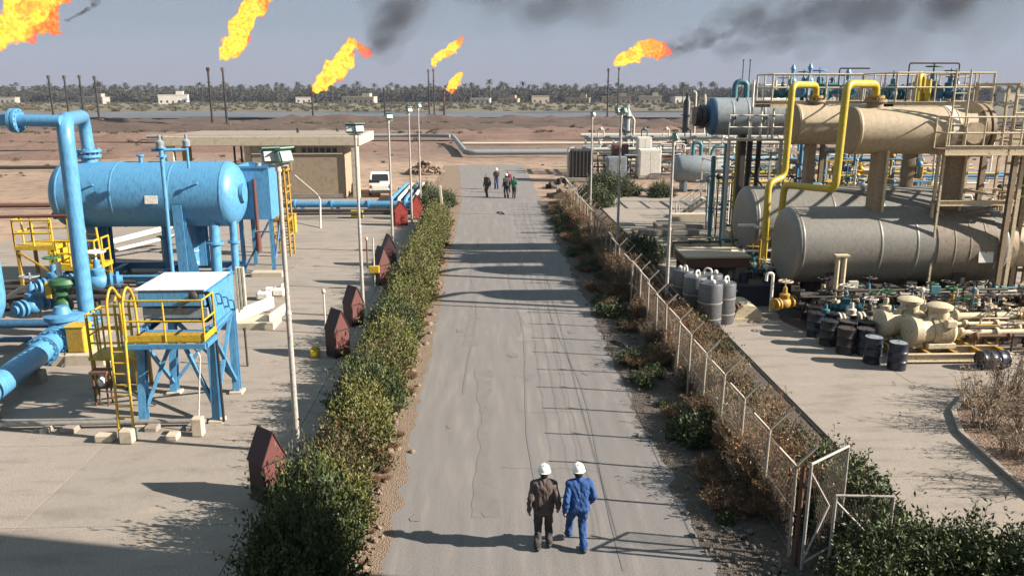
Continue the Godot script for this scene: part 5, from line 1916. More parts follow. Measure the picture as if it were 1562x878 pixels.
	b.pipe([Vector3(0, 0, 0), Vector3(0, 0.6, 0), Vector3(2.4, 0.6, 0), Vector3(2.4, 0, 0)], 0.08, 0.25, 8)
	solo("deck_header", b, M.blue_old, "blue pipe header at the right of the walkway", "pipe", Vector3(18.4, 8.12, -37.0))


func make_right_pipes() -> void:
	var b := MB.new()
	b.pipe([Vector3(14.65, 8.2, -36), Vector3(14.6, 8.85, -35.9), Vector3(13.0, 8.85, -34.5), Vector3(12.9, 5.0, -34.3), Vector3(12.05, 4.78, -33.8), Vector3(12.05, 1.2, -33.7)], 0.14, 0.36, 14)
	var t := thing("yellow_pipe", "left yellow gooseneck pipe, from the second tan vessel down beside the grey one", "pipe", Vector3.ZERO)
	part(t, "pipe", b, M.yellow_pipe)
	b = MB.new()
	b.flange(Vector3(12.05, 2.4, -33.73), Vector3.UP, 0.24, 0.1, 8)
	b.flange(Vector3(14.65, 8.33, -36), Vector3.UP, 0.32, 0.1, 8)
	part(t, "flange", b, M.ochre)
	t = thing("yellow_pipe", "right yellow gooseneck pipe, from the front tan vessel behind the big grey one", "pipe", Vector3.ZERO)
	b = MB.new()
	b.pipe([Vector3(14.95, 8.25, -31), Vector3(14.9, 8.85, -30.95), Vector3(13.2, 8.85, -29.7), Vector3(13.1, 5.0, -29.6), Vector3(12.25, 4.85, -32.5), Vector3(12.25, 1.5, -32.7)], 0.14, 0.38, 14)
	part(t, "pipe", b, M.yellow_pipe)
	b = MB.new()
	b.flange(Vector3(14.95, 8.36, -31), Vector3.UP, 0.32, 0.1, 8)
	part(t, "flange", b, M.ochre)
	t = thing("yellow_pipe", "short double yellow bend standing on the upper walkway", "pipe", Vector3(18.7, 8.12, -34.9))
	b = MB.new()
	b.pipe([Vector3(-0.2, 0, 0.2), Vector3(-0.2, 1.15, 0.2), Vector3(0.3, 1.15, -0.4), Vector3(0.35, 0, -0.4)], 0.14, 0.35, 12)
	part(t, "pipe", b, M.yellow_pipe)
	b = MB.new()
	b.bar(Vector3(0.32, 0, 0.15), Vector3(0.32, 0.95, 0.1), 0.12, 10)
	part(t, "stub", b, M.yellow_pipe)
	# pipework between the decks, seen through the gaps
	t = thing("manifold_frame", "blue and yellow pipe manifold seen between the two rows of tan vessels", "manifold", Vector3(17.5, 0, -45))
	var at := Vector3(17.5, 0, -45)
	for q in [[16.2, -41.0, "blue", 0.11], [17.6, -44.0, "blue", 0.1], [18.6, -44.0, "blue", 0.09], [19.8, -45.0, "pale_steel", 0.09], [21.6, -44.0, "tan", 0.12], [22.6, -43.0, "pale_steel", 0.1], [20.7, -46.0, "blue_dark", 0.12], [16.9, -46.0, "pale_steel", 0.08]]:
		b = mb(at)
		b.bar(Vector3(q[0], 0, q[1]), Vector3(q[0], 6.0, q[1]), q[3], 10)
		b.flange(Vector3(q[0], 4.6, q[1]), Vector3.UP, q[3] * 2, 0.08)
		part(t, "upright", b, M[q[2]])
	for q in [[4.9, -44.5, "blue", 0.09], [4.2, -44.0, "yellow_pipe", 0.1], [5.7, -46.0, "pale_steel", 0.1], [3.4, -46.5, "yellow", 0.09], [6.3, -47.0, "white", 0.14], [3.9, -48, "pale_steel", 0.12]]:
		b = mb(at)
		b.bar(Vector3(13.6, q[0], q[1]), Vector3(24.5, q[0], q[1]), q[3], 10)
		part(t, "level_pipe", b, M[q[2]])
	for k in 9:
		b = mb(at)
		var x := 16.4 + k * 0.72
		b.ball(Vector3(x, 4.4, -43.9), Vector3(0.2, 0.18, 0.2), 8, 6)
		b.wheel(Vector3(x, 4.7, -43.8), Vector3(0, 1, 0.4), 0.2)
		part(t, "valve", b, [M.yellow, M.ochre, M.iron][k % 3])
		b = mb(at)
		b.pipe([Vector3(x + 0.3, 4.95, -44.5), Vector3(x + 0.3, 5.9, -44.6), Vector3(x + 0.55, 6.0, -44.7)], 0.07, 0.15, 6)
		part(t, "riser", b, [M.white, M.blue, M.tan_old][k % 3])
	for q in [[13.7, 4.6, -41.5, 15.2, 2.9], [15.6, 4.6, -41.5, 17.2, 3.1]]:
		b = mb(at)
		b.beam(Vector3(q[0], q[1], q[2]), Vector3(q[3], q[4], q[2]), 0.08, 0.08)
		part(t, "brace", b, M.iron)
	# tan stand pipes before the big grey vessel
	t = thing("tan_post", "tan twin stand pipe before the big grey vessel's left half", "post", Vector3(13.45, 0, -29.3))
	b = MB.new()
	b.bar(Vector3(-0.12, 0.5, 0), Vector3(-0.12, 2.5, 0), 0.09, 8)
	b.bar(Vector3(0.13, 0.5, 0), Vector3(0.13, 2.5, 0), 0.1, 8)
	part(t, "pipe", b, M.cream)
	b = MB.new()
	b.span(Vector3(-0.26, 2.5, -0.13), Vector3(0.28, 2.58, 0.13), 0.01)
	part(t, "cap", b, M.cream)
	b = MB.new()
	b.ball(Vector3(0, 0.55, 0.05), Vector3(0.3, 0.28, 0.26), 10, 8)
	b.flange(Vector3(-0.35, 0.5, 0.05), Vector3.RIGHT, 0.24, 0.08)
	part(t, "valve_body", b, M.cream)


func bundle(called: String, label: String, lo: Vector3, hi: Vector3, count: int, tones: Array, sd: int, thick := 1.0, uprights := 0.5) -> void:
	# crowded small pipework that turns square corners inside a box
	var g := RandomNumberGenerator.new()
	g.seed = sd
	var at := Vector3((lo.x + hi.x) * 0.5, 0, (lo.z + hi.z) * 0.5)
	var t := thing(called, label, "pipework", at)
	for k in count:
		var b := mb(at)
		var r := g.randf_range(0.03, 0.085) * thick
		var x := g.randf_range(lo.x, hi.x)
		var z := g.randf_range(lo.z, hi.z)
		var y := g.randf_range(lo.y, hi.y)
		var m: Material = M[tones[g.randi() % tones.size()]]
		if g.randf() < uprights:
			var pts := [Vector3(x, lo.y, z), Vector3(x, y, z)]
			var w := g.randf_range(-1.0, 1.0) * (hi.x - lo.x) * 0.35
			if g.randf() < 0.6:
				pts.append(Vector3(x + w, y, z))
				if g.randf() < 0.5:
					pts.append(Vector3(x + w, g.randf_range(lo.y, y), z))
			b.pipe(pts, r, r * 3.0, 8)
			if g.randf() < 0.6:
				b.flange(Vector3(x, lerpf(lo.y, y, 0.55), z), Vector3.UP, r * 2.0, 0.07)
		else:
			var x2 := minf(hi.x, x + g.randf_range(0.4, 1.0) * (hi.x - lo.x))
			var pts := [Vector3(x, y, z), Vector3(x2, y, z)]
			if g.randf() < 0.5:
				pts.append(Vector3(x2, g.randf_range(lo.y, hi.y), z))
			b.pipe(pts, r, r * 3.0, 8)
			b.flange(Vector3(lerpf(x, x2, 0.3), y, z), Vector3.RIGHT, r * 2.0, 0.07)
			b.bar(Vector3(x, lo.y, z), Vector3(x, y, z), r * 0.7, 6)
		if g.randf() < 0.3:
			b.ball(Vector3(x, y, z), Vector3.ONE * r * 2.6, 8, 6)
			b.wheel(Vector3(x, y + r * 4.0, z), Vector3.UP, r * 3.0)
		part(t, "pipe", b, m)


func frame_bay(label: String, lo: Vector3, hi: Vector3, m: Material, levels: int, bays: int) -> void:
	# an open steel frame with posts, ledgers and cross bracing
	var at := Vector3((lo.x + hi.x) * 0.5, 0, (lo.z + hi.z) * 0.5)
	var t := thing("open_scaffold", label, "scaffold", at)
	for i in bays + 1:
		var x := lerpf(lo.x, hi.x, float(i) / bays)
		for z in [lo.z, hi.z]:
			var b := mb(at)
			b.hbeam(Vector3(x, lo.y, z), Vector3(x, hi.y, z), 0.1, 0.1)
			part(t, "post", b, m)
		for k in levels:
			var b := mb(at)
			var y := lerpf(lo.y, hi.y, (k + 1.0) / levels) - 0.06
			b.beam(Vector3(x, y, lo.z + 0.05), Vector3(x, y, hi.z - 0.05), 0.07, 0.1)
			part(t, "tie", b, m)
	for k in levels:
		var y := lerpf(lo.y, hi.y, (k + 1.0) / levels) - 0.06
		for z in [lo.z, hi.z]:
			var b := mb(at)
			b.beam(Vector3(lo.x, y, z + 0.06), Vector3(hi.x, y, z + 0.06), 0.06, 0.12)
			part(t, "ledger", b, m)
	for i in bays:
		if i % 2 == 0:
			var b := mb(at)
			b.bar(Vector3(lerpf(lo.x, hi.x, float(i) / bays), lo.y + 0.1, hi.z + 0.1), Vector3(lerpf(lo.x, hi.x, (i + 1.0) / bays), hi.y - 0.2, hi.z + 0.1), 0.035, 6)
			part(t, "brace", b, M.iron)


func make_pipe_bundles() -> void:
	bundle("pipework", "pale and teal pipework behind the black columns under the far vessel", Vector3(13.6, 0.1, -52), Vector3(18.5, 4.8, -45), 34, ["pale_steel", "white", "teal", "iron", "bluegrey"], 101)
	bundle("pipework", "mixed small pipework behind the second tan vessel's support", Vector3(15.0, 3.0, -42.5), Vector3(19.5, 5.9, -39.2), 22, ["yellow", "pale_steel", "blue", "white", "iron"], 102, 0.9)
	bundle("pipework", "blue and cream pipework seen below the front tan vessel", Vector3(16.4, 3.6, -40.0), Vector3(21.5, 6.0, -37.8), 26, ["blue", "cream", "white", "ochre", "blue_old"], 103, 0.9, 0.7)
	bundle("pipework", "cream and rusty pipework inside the platform at the right edge", Vector3(20.2, 0.4, -33.0), Vector3(25.5, 6.1, -30.4), 40, ["cream", "tan", "rust_iron", "pale_steel", "ochre", "iron"], 104, 1.1)
	bundle("pipework", "low pale pipework on the pad between the fence and the brown canopy", Vector3(9.2, 0.1, -45), Vector3(13.0, 1.0, -37.5), 16, ["pale_steel", "iron", "cream", "galv"], 105, 1.0, 0.25)
	bundle("pipework", "tangled iron and white pipework under the second grey vessel's left end", Vector3(10.6, 0.1, -36.5), Vector3(13.4, 1.9, -32.6), 26, ["iron", "white", "teal", "pale_steel", "navy"], 106, 0.8)
	bundle("pipework", "dark pipework crowded below the big grey vessel", Vector3(12.6, 0.15, -30.4), Vector3(20.5, 1.35, -27.6), 44, ["iron", "black", "teal", "pale_steel", "iron", "rust_iron"], 107, 0.85)
	bundle("pipework", "cream and dark pipework behind the cream pumps", Vector3(15.4, 0.15, -27.8), Vector3(20.5, 1.25, -24.6), 36, ["cream", "iron", "rust_iron", "ochre", "tan", "iron"], 108, 0.8)
	bundle("pipework", "pale pipes crowded below the left of the pipe rack", Vector3(11.5, 0.2, -86), Vector3(20.5, 3.6, -80), 40, ["pale_steel", "iron", "white", "rust_iron", "bluegrey", "iron"], 109, 1.3)
	bundle("pipework", "pale pipes crowded below the right of the pipe rack", Vector3(20.5, 0.2, -84), Vector3(30, 4.6, -76), 36, ["pale_steel", "iron", "white", "teal", "bluegrey"], 110, 1.3)
	bundle("pipework", "blue yellow and white pipework far behind the upper vessels", Vector3(20, 0.2, -58), Vector3(34, 5.5, -48), 44, ["pale_steel", "blue", "white", "yellow", "iron", "cream"], 111, 1.4)
	frame_bay("pale open steel frame behind the black columns and the yellow upright", Vector3(15.4, 0, -46.5), Vector3(21.6, 5.4, -43.2), M.pale_steel, 2, 4)
	frame_bay("cream open steel frame at the right edge behind the front platform", Vector3(21.0, 0, -34.5), Vector3(26.5, 8.9, -31.8), M.cream, 4, 4)
	frame_bay("pale low steel frame between the stairs and the far drum", Vector3(16.8, 0, -62), Vector3(23.5, 3.6, -58), M.pale_steel, 2, 4)
	for q in [[11.2, -42.3, 4.6, 0.5, 1.0, "cream concrete sleeper in the shade left of the brown canopy"], [10.9, -47.8, 4.0, 0.35, 0.8, "grey concrete sleeper farther along the shaded pad"]]:
		var b := MB.new()
		b.box(Vector3(0, q[3] * 0.5, 0), Vector3(q[2], q[3], q[4]), 0.03)
		solo("concrete_beam", b, M.cornice if q[3] > 0.4 else M.concrete_cool, q[5], "concrete beam", Vector3(q[0], 0.055, q[1]))


func make_right_clutter() -> void:
	var b: MB
	# brown open steel canopy
	var t := thing("brown_canopy", "low brown steel canopy behind the silver tanks", "shelter", Vector3(9.7, 0, -33.6))
	b = MB.new()
	b.span(Vector3(-1.35, 1.75, -1.1), Vector3(1.45, 1.85, 1.0), 0.02)
	part(t, "roof", b, M.tan)
	b = MB.new()
	b.span(Vector3(-1.3, 1.35, -1.05), Vector3(1.4, 1.745, 0.95), 0.02)
	part(t, "fascia", b, M.rust_iron)
	b = MB.new()
	b.span(Vector3(0.85, 0, -1.0), Vector3(1.35, 1.345, 0.9), 0.02)
	part(t, "side_wall", b, M.brown_shell)
	b = MB.new()
	b.span(Vector3(-1.25, 0, -1.0), Vector3(0.84, 1.345, -0.9))
	part(t, "back_wall", b, M.iron)
	b = MB.new()
	b.bar(Vector3(-1.2, 0, 0.85), Vector3(-1.2, 1.345, 0.85), 0.05, 8)
	part(t, "post", b, M.rust_iron)
	# silver bottles behind the fence
	var n := 0
	for q in [[8.25, -28.35, 1.75, "silver upright tank nearest the fence lamp, front of its cluster"], [8.95, -29.0, 1.6, "silver upright tank right of the front one in the cluster"], [8.0, -29.6, 1.7, "silver upright tank left rear of the cluster"], [8.75, -30.1, 1.68, "silver upright tank at the middle rear of the cluster"], [7.9, -31.0, 1.65, "silver upright tank farthest back by the brown canopy"]]:
		var s := thing("silver_tank", q[3], "tank", Vector3(q[0], 0.05, q[1]), rr(0, 6), "silver tanks behind the fence")
		b = MB.new()
		b.lathe([[0.0, 0.0], [0.42, 0.0], [0.44, 0.03], [0.44, q[2] - 0.1], [0.42, q[2] - 0.04], [0.38, q[2] - 0.06], [0.16, q[2] - 0.05], [0.0, q[2] - 0.05]], Transform3D(), 22)
		part(s, "body", b, M.silver)
		b = MB.new()
		for y in [0.35, 0.95]:
			b.lathe([[0.44, y], [0.455, y + 0.01], [0.455, y + 0.05], [0.44, y + 0.06]], Transform3D(), 22, false)
		part(s, "band", b, M.galv)
		b = MB.new()
		b.pipe([Vector3(0, q[2] - 0.1, 0), Vector3(0, q[2] + 0.14, 0), Vector3(0.25, q[2] + 0.16, 0), Vector3(0.3, q[2] - 0.05, 0)], 0.04, 0.1, 6)
		b.ball(Vector3(-0.15, q[2] + 0.02, 0.1), Vector3.ONE * 0.09, 8, 6)
		part(s, "valve", b, M.white)
		n += 1
	# drums
	var body := MB.new()
	var pr := [[0.0, 0.02], [0.27, 0.02], [0.285, 0.0], [0.295, 0.03], [0.285, 0.06], [0.285, 0.27], [0.3, 0.285], [0.285, 0.3], [0.285, 0.57], [0.3, 0.585], [0.285, 0.6], [0.285, 0.83], [0.295, 0.85], [0.285, 0.88], [0.27, 0.87]]
	body.lathe(pr, Transform3D(), 20)
	var lid := MB.new()
	lid.lathe([[0.27, 0.865], [0.0, 0.868]], Transform3D(), 20, false)
	lid.bar(Vector3(0.16, 0.866, 0), Vector3(0.16, 0.895, 0), 0.035, 8)
	lid.bar(Vector3(-0.18, 0.866, 0.03), Vector3(-0.18, 0.885, 0.03), 0.02, 8)
	var bm := body.done()
	var lm := lid.done()
	var drums := [[12.95, -23.6, "navy", "bluegrey", "nearest upright drum, dark blue with a pale top, left of the pump skid"], [12.45, -24.2, "navy", "bluegrey", "second upright drum from the front with a pale top"], [12.0, -25.2, "black", "iron", "black drum in the middle of the drum cluster's left side"], [12.6, -25.1, "navy", "iron", "dark blue drum directly behind the second pale topped one"], [11.8, -26.1, "black", "navy", "black drum at the left of the cluster's middle row"], [12.4, -26.0, "black", "iron", "black drum inside the cluster's middle row"], [13.0, -25.9, "navy", "iron", "blue drum at the right of the cluster's middle row by the pumps"], [11.75, -27.1, "navy", "iron", "dark blue drum at the far left of the back row"], [12.35, -27.0, "black", "navy", "black drum in the middle of the back row"], [12.95, -26.9, "black", "iron", "black drum at the right end of the back row"], [12.1, -27.9, "black", "black", "black drum alone behind the back row"]]
	for q in drums:
		var d := thing("oil_drum", q[4], "drum", Vector3(q[0], 0.055, q[1]), rr(0, 6), "drums beside the pump skid")
		put("body", bm, M[q[2]], d)
		put("lid", lm, M[q[3]], d)
	var lying := thing("oil_drum", "black drum lying on its side at the right end of the pump skid", "drum", Vector3(15.55, 0.35, -23.5), 0.06, "drums beside the pump skid")
	var o := put("body", bm, M.navy, lying)
	o.rotation.z = -PI / 2
	o = put("lid", lm, M.navy, lying)
	o.rotation.z = -PI / 2
	# dark valve trees, pipes and skids under the big vessel
	t = thing("piping_skid", "dark skid frame under the big grey vessel", "skid", Vector3(16, 0, -28))
	for z in [-29.0, -27.2]:
		b = mb(Vector3(16, 0, -28))
		b.hbeam(Vector3(12.0, 0.25, z), Vector3(20.5, 0.25, z), 0.2, 0.3)
		part(t, "beam", b, M.iron)
	for k in 6:
		b = mb(Vector3(16, 0, -28))
		b.hbeam(Vector3(12.2 + k * 1.6, 0.25, -28.98), Vector3(12.2 + k * 1.6, 0.25, -27.22), 0.16, 0.26)
		part(t, "cross_beam", b, M.iron)
	for q in [[0.62, -27.0, "pale_steel", 0.07, 14.5, 17.6], [1.1, -28.9, "galv", 0.07, 14.6, 17.4], [0.75, -28.3, "teal", 0.09, 14.0, 19.5], [0.45, -26.4, "iron", 0.1, 12.8, 19.0], [0.95, -29.4, "iron", 0.16, 12.0, 20.0]]:
		b = mb(Vector3(16, 0, -28))
		b.bar(Vector3(q[4], q[0], q[1]), Vector3(q[5], q[0], q[1]), q[3], 8)
		for k in 4:
			var x := lerpf(q[4], q[5], (k + 0.5) / 4)
			b.flange(Vector3(x, q[0], q[1]), Vector3.RIGHT, q[3] * 1.9, 0.07)
			b.bar(Vector3(x + 0.2, 0, q[1]), Vector3(x + 0.2, q[0], q[1]), q[3] * 0.6, 6)
		part(t, "pipe", b, M[q[2]])
	var bodies := ["iron", "tan", "iron", "rust_iron", "teal", "pale_steel", "iron", "cream", "bluegrey", "ochre"]
	var words := {"iron": "dark iron", "tan": "tan", "rust_iron": "rusty", "teal": "teal", "pale_steel": "pale steel", "cream": "cream", "bluegrey": "blue grey", "ochre": "ochre"}
	for k in 34:
		var col: String = bodies[k % bodies.size()]
		var x := 12.1 + (k % 12) * 0.7 + rr(-0.2, 0.2)
		var z := -29.4 + (k / 12) * 1.15 + rr(-0.3, 0.3)
		var s := rr(0.6, 1.05)
		valve_unit("skid_valve", "%s valve, %s wheel, %s in %s row under grey vessel" % [words[col], ["rusty", "black", "pale", "green"][k % 4], ["first", "second", "third", "fourth", "fifth", "sixth", "seventh", "eighth", "ninth", "tenth", "eleventh", "last"][k % 12], ["back", "middle", "front"][k / 12]], Vector3(x, 0.5 + rr(0, 0.3), z), s, M[col], M[["iron", "black", "pale_steel", "green"][k % 4]], rr(0, PI), "valve", "hand valves crowded under the big grey vessel")
	for k in 16:
		b = MB.new()
		var x := 13.6 + k * 0.42 + rr(-0.15, 0.15)
		var h := rr(0.8, 1.7)
		var zz := rr(-29.2, -26.6)
		b.bar(Vector3.ZERO, Vector3(0, h, 0), rr(0.025, 0.05), 6)
		b.pipe([Vector3(0, h * 0.7, 0), Vector3(0.3, h * 0.7, 0), Vector3(0.3, h * 0.2, 0)], 0.025, 0.08, 6)
		if k % 3 == 0:
			b.span(Vector3(-0.18, h, -0.06), Vector3(0.18, h + 0.3, 0.06), 0.02)
		elif k % 3 == 1:
			b.bar(Vector3(0, h, -0.03), Vector3(0, h + 0.001, 0.05), 0.03, 8)
			b.ball(Vector3(0, h + 0.08, 0), Vector3(0.1, 0.1, 0.05), 10, 6)
		solo("gauge_stand", b, [M.pale_steel, M.iron, M.teal, M.galv][k % 4], "thin %s gauge stand %s, %s from left under grey vessel" % [["pale steel", "dark iron", "teal", "galvanised"][k % 4], ["with a square box", "with a round gauge", "with a bent side pipe"][k % 3], ["first", "second", "third", "fourth", "fifth", "sixth", "seventh", "eighth", "ninth", "tenth", "eleventh", "twelfth", "thirteenth", "fourteenth", "fifteenth", "last"][k]], "gauge", Vector3(x, 0, zz), "instrument stands under the big grey vessel")
	# parts seen below the second lower vessel
	for k in 8:
		valve_unit("skid_valve", "%s valve with %s wheel below the second grey vessel's left end" % [["white", "dark iron", "teal", "navy"][k % 4], ["a pale", "a dark", "an ochre"][k % 3]], Vector3(10.9 + (k % 4) * 0.5 + rr(-0.15, 0.15), 0.6 + rr(0, 0.7), -34.5 + (k / 4) * 1.1), rr(0.6, 1.0), M[["white", "iron", "teal", "navy"][k % 4]], M[["pale_steel", "iron", "ochre"][k % 3]], rr(0, 3), "valve", "valves under the second grey vessel")
	for q in [[11.75, -33.4, "ochre"], [11.95, -33.2, "yellow_pipe"], [12.15, -33.0, "pale_steel"]]:
		b = MB.new()
		b.bar(Vector3.ZERO, Vector3(0, 2.4, 0), 0.05, 8)
		b.flange(Vector3(0, 1.3, 0), Vector3.UP, 0.1, 0.06)
		solo("thin_riser", b, M[q[2]], {"ochre": "thin ochre riser left of the other two by the grey vessel's end", "yellow_pipe": "thin yellow riser between the ochre and the pale one", "pale_steel": "thin pale riser nearest the big grey vessel's end"}[q[2]], "pipe", Vector3(q[0], 0, q[1]))
	b = MB.new()
	b.pipe([Vector3(-1.4, 2.95, 0), Vector3(-0.7, 2.95, 0), Vector3(-0.6, 2.85, 0), Vector3(0.2, 2.85, 0)], 0.07, 0.1, 8)
	solo("white_side_pipe", b, M.white, "short white level pipe before the second grey vessel's end", "pipe", Vector3(12.3, 0, -33.9))
	valve_unit("orange_valve", "orange and tan valve assembly on a small block left of the drums", Vector3(11.4, 0.7, -29.3), 1.0, M.ochre, M.cream, 0.5)
	b = MB.new()
	b.pipe([Vector3(0, 0, 0), Vector3(0, 1.5, 0), Vector3(-0.25, 1.5, 0), Vector3(-0.25, 1.2, 0)], 0.06, 0.12, 8)
	solo("hook_pipe", b, M.white, "white hook shaped vent pipe left of the orange valve", "pipe", Vector3(11.0, 0.3, -29.6))
	b = MB.new()
	var prof := []
	for k in 9:
		var a := PI * k / 8
		prof.append(Vector2(cos(a) * 0.55, sin(a) * 0.5))
	for k in 8:
		b.quad(Vector3(prof[k].x, prof[k].y + 0.1, 0.7), Vector3(prof[k + 1].x, prof[k + 1].y + 0.1, 0.7), Vector3(prof[k + 1].x, prof[k + 1].y + 0.1, -0.7), Vector3(prof[k].x, prof[k].y + 0.1, -0.7), Vector3(prof[k].x + prof[k + 1].x, prof[k].y + prof[k + 1].y, 0).normalized())
	for s in [0.7, -0.7]:
		for k in 8:
			b.tri(Vector3(0, 0.1, s), Vector3(prof[k].x, prof[k].y + 0.1, s), Vector3(prof[k + 1].x, prof[k + 1].y + 0.1, s), Vector3(0, 0, signf(s)))
	b.span(Vector3(-0.6, 0, -0.75), Vector3(0.6, 0.1, 0.75))
	solo("round_hood", b, M.cream, "tan half round hood on the pad right of the silver tanks", "hood", Vector3(10.0, 0.055, -29.8))
	valve_unit("small_pump", "small rusty pump unit beside the half round hood", Vector3(9.3, 0.45, -29.3), 0.9, M.rust_iron, M.iron, 0.3, "pump")
	b = MB.new()
	b.span(Vector3(-1.2, 0, -0.6), Vector3(1.2, 0.9, 0.6), 0.05)
	b.bar(Vector3(-0.6, 0.9, 0), Vector3(-0.6, 1.3, 0), 0.2, 12)
	b.bar(Vector3(0.5, 0.9, 0), Vector3(0.5, 1.2, 0), 0.3, 12)
	solo("navy_unit", b, M.navy, "dark navy machine under the left end of the second grey vessel", "machine", Vector3(11.2, 0.05, -31.8))


func make_pump_skid() -> void:
	var at := Vector3(14.6, 0.05, -25)
	var t := thing("pump_skid", "cream steel skid frame carrying the two cream pumps", "skid", at)
	var b: MB
	for z in [0.95, 0.1, -0.8]:
		b = MB.new()
		b.hbeam(Vector3(-1.3, 0.2, z), Vector3(2.4, 0.2, z), 0.14, 0.26)
		part(t, "beam", b, M.cream)
	for x in [-1.2, -0.3, 0.6, 1.5, 2.3]:
		b = MB.new()
		b.hbeam(Vector3(x, 0.2, -0.75), Vector3(x, 0.2, 0.9), 0.12, 0.24)
		part(t, "cross_beam", b, M.ochre)
	var first: Node3D = null
	for q in [[13.95, -25.75, "cream pump at the back of the skid with its round end to the left"], [14.5, -24.9, "cream pump at the front of the skid with its round end to the left"]]:
		var p: Node3D
		if first == null:
			p = thing("cream_pump", q[2], "pump", Vector3(q[0], 0.38, q[1]), 0.0, "cream pumps on the skid")
			first = p
			b = MB.new()
			b.turned([[0.0, -0.62], [0.42, -0.62], [0.5, -0.55], [0.5, -0.3], [0.44, -0.28], [0.4, -0.1], [0.4, 0.1]], Vector3(0, 0.52, 0), Vector3.RIGHT, 24, false)
			part(p, "drum_head", b, M.cream)
			b = MB.new()
			b.turned([[0.3, 0.1], [0.44, 0.12], [0.48, 0.3], [0.48, 0.75], [0.42, 0.85], [0.0, 0.86]], Vector3(0, 0.52, 0), Vector3.RIGHT, 24, false)
			for k in 10:
				b.turned([[0.48, 0.3 + k * 0.045], [0.5, 0.305 + k * 0.045], [0.5, 0.32 + k * 0.045], [0.48, 0.325 + k * 0.045]], Vector3(0, 0.52, 0), Vector3.RIGHT, 24, false)
			part(p, "motor_body", b, M.cream)
			b = MB.new()
			b.lathe([[0.26, 0.85], [0.3, 0.95], [0.3, 1.22], [0.4, 1.26], [0.42, 1.36], [0.3, 1.42], [0.0, 1.44]], Transform3D(Basis(), Vector3(0.42, 0, -0.05)), 20)
			part(p, "top_cap", b, M.cream)
			b = MB.new()
			b.span(Vector3(-0.1, 0.0, -0.42), Vector3(0.85, 0.18, 0.42), 0.02)
			b.span(Vector3(-0.55, 0.0, -0.3), Vector3(-0.2, 0.14, 0.3), 0.02)
			part(p, "foot", b, M.cream)
			b = MB.new()
			b.bar(Vector3(0.0, 0.52, 0), Vector3(0.12, 0.52, 0), 0.3, 14)
			b.pipe([Vector3(0.05, 0.8, 0.1), Vector3(0.05, 1.05, 0.1), Vector3(0.2, 1.1, 0.2)], 0.06, 0.1, 8)
			part(p, "coupling", b, M.pale_steel)
			b = MB.new()
			b.span(Vector3(0.35, 0.75, 0.36), Vector3(0.7, 1.0, 0.58), 0.03)
			part(p, "terminal_box", b, M.cream)
		else:
			p = dup(first, "cream_pump", Vector3(q[0], 0.38, q[1]), 0.05, q[2], Vector3.ONE)
	# cream pipes at the right
	for q in [[15.7, 1.05, -26.0, 4.2, 0.14, "thick cream pipe leaving right behind the cream pumps"], [15.5, 0.72, -25.2, 4.0, 0.1, "thin cream pipe leaving right before the thick one"], [15.9, 0.9, -25.6, 3.6, 0.08, "thinnest cream pipe between the other two"]]:
		var p := thing("cream_pipe", q[5], "pipe", Vector3(q[0], q[1], q[2]))
		b = MB.new()
		b.bar(Vector3.ZERO, Vector3(q[3], 0.02, 0), q[4], 12)
		part(p, "pipe", b, M.cream)
		b = MB.new()
		for k in 3:
			b.flange(Vector3(q[3] * (0.1 + 0.3 * k), 0, 0), Vector3.RIGHT, q[4] * 1.8, 0.09, 8)
		part(p, "flange", b, M.cream)
		b = MB.new()
		for k in 2:
			b.bar(Vector3(q[3] * (0.3 + 0.4 * k), -q[1], 0), Vector3(q[3] * (0.3 + 0.4 * k), -q[4], 0), 0.05, 8)
		part(p, "support", b, M.iron)
	for k in 10:
		valve_unit("line_valve", "%s valve on the pipes right of the cream pumps, %s from the left" % [["cream", "ochre", "dark", "pale"][k % 4], ["first", "second", "third", "fourth", "fifth", "sixth", "seventh", "eighth", "ninth", "last"][k]], Vector3(15.6 + k * 0.3, 0.55 + rr(0, 0.6), -26.4 + rr(-0.8, 0.8)), rr(0.5, 0.8), M[["cream", "ochre", "iron", "pale_steel"][k % 4]], M[["iron", "cream"][k % 2]], rr(0, 3), "valve", "valves right of the cream pumps")


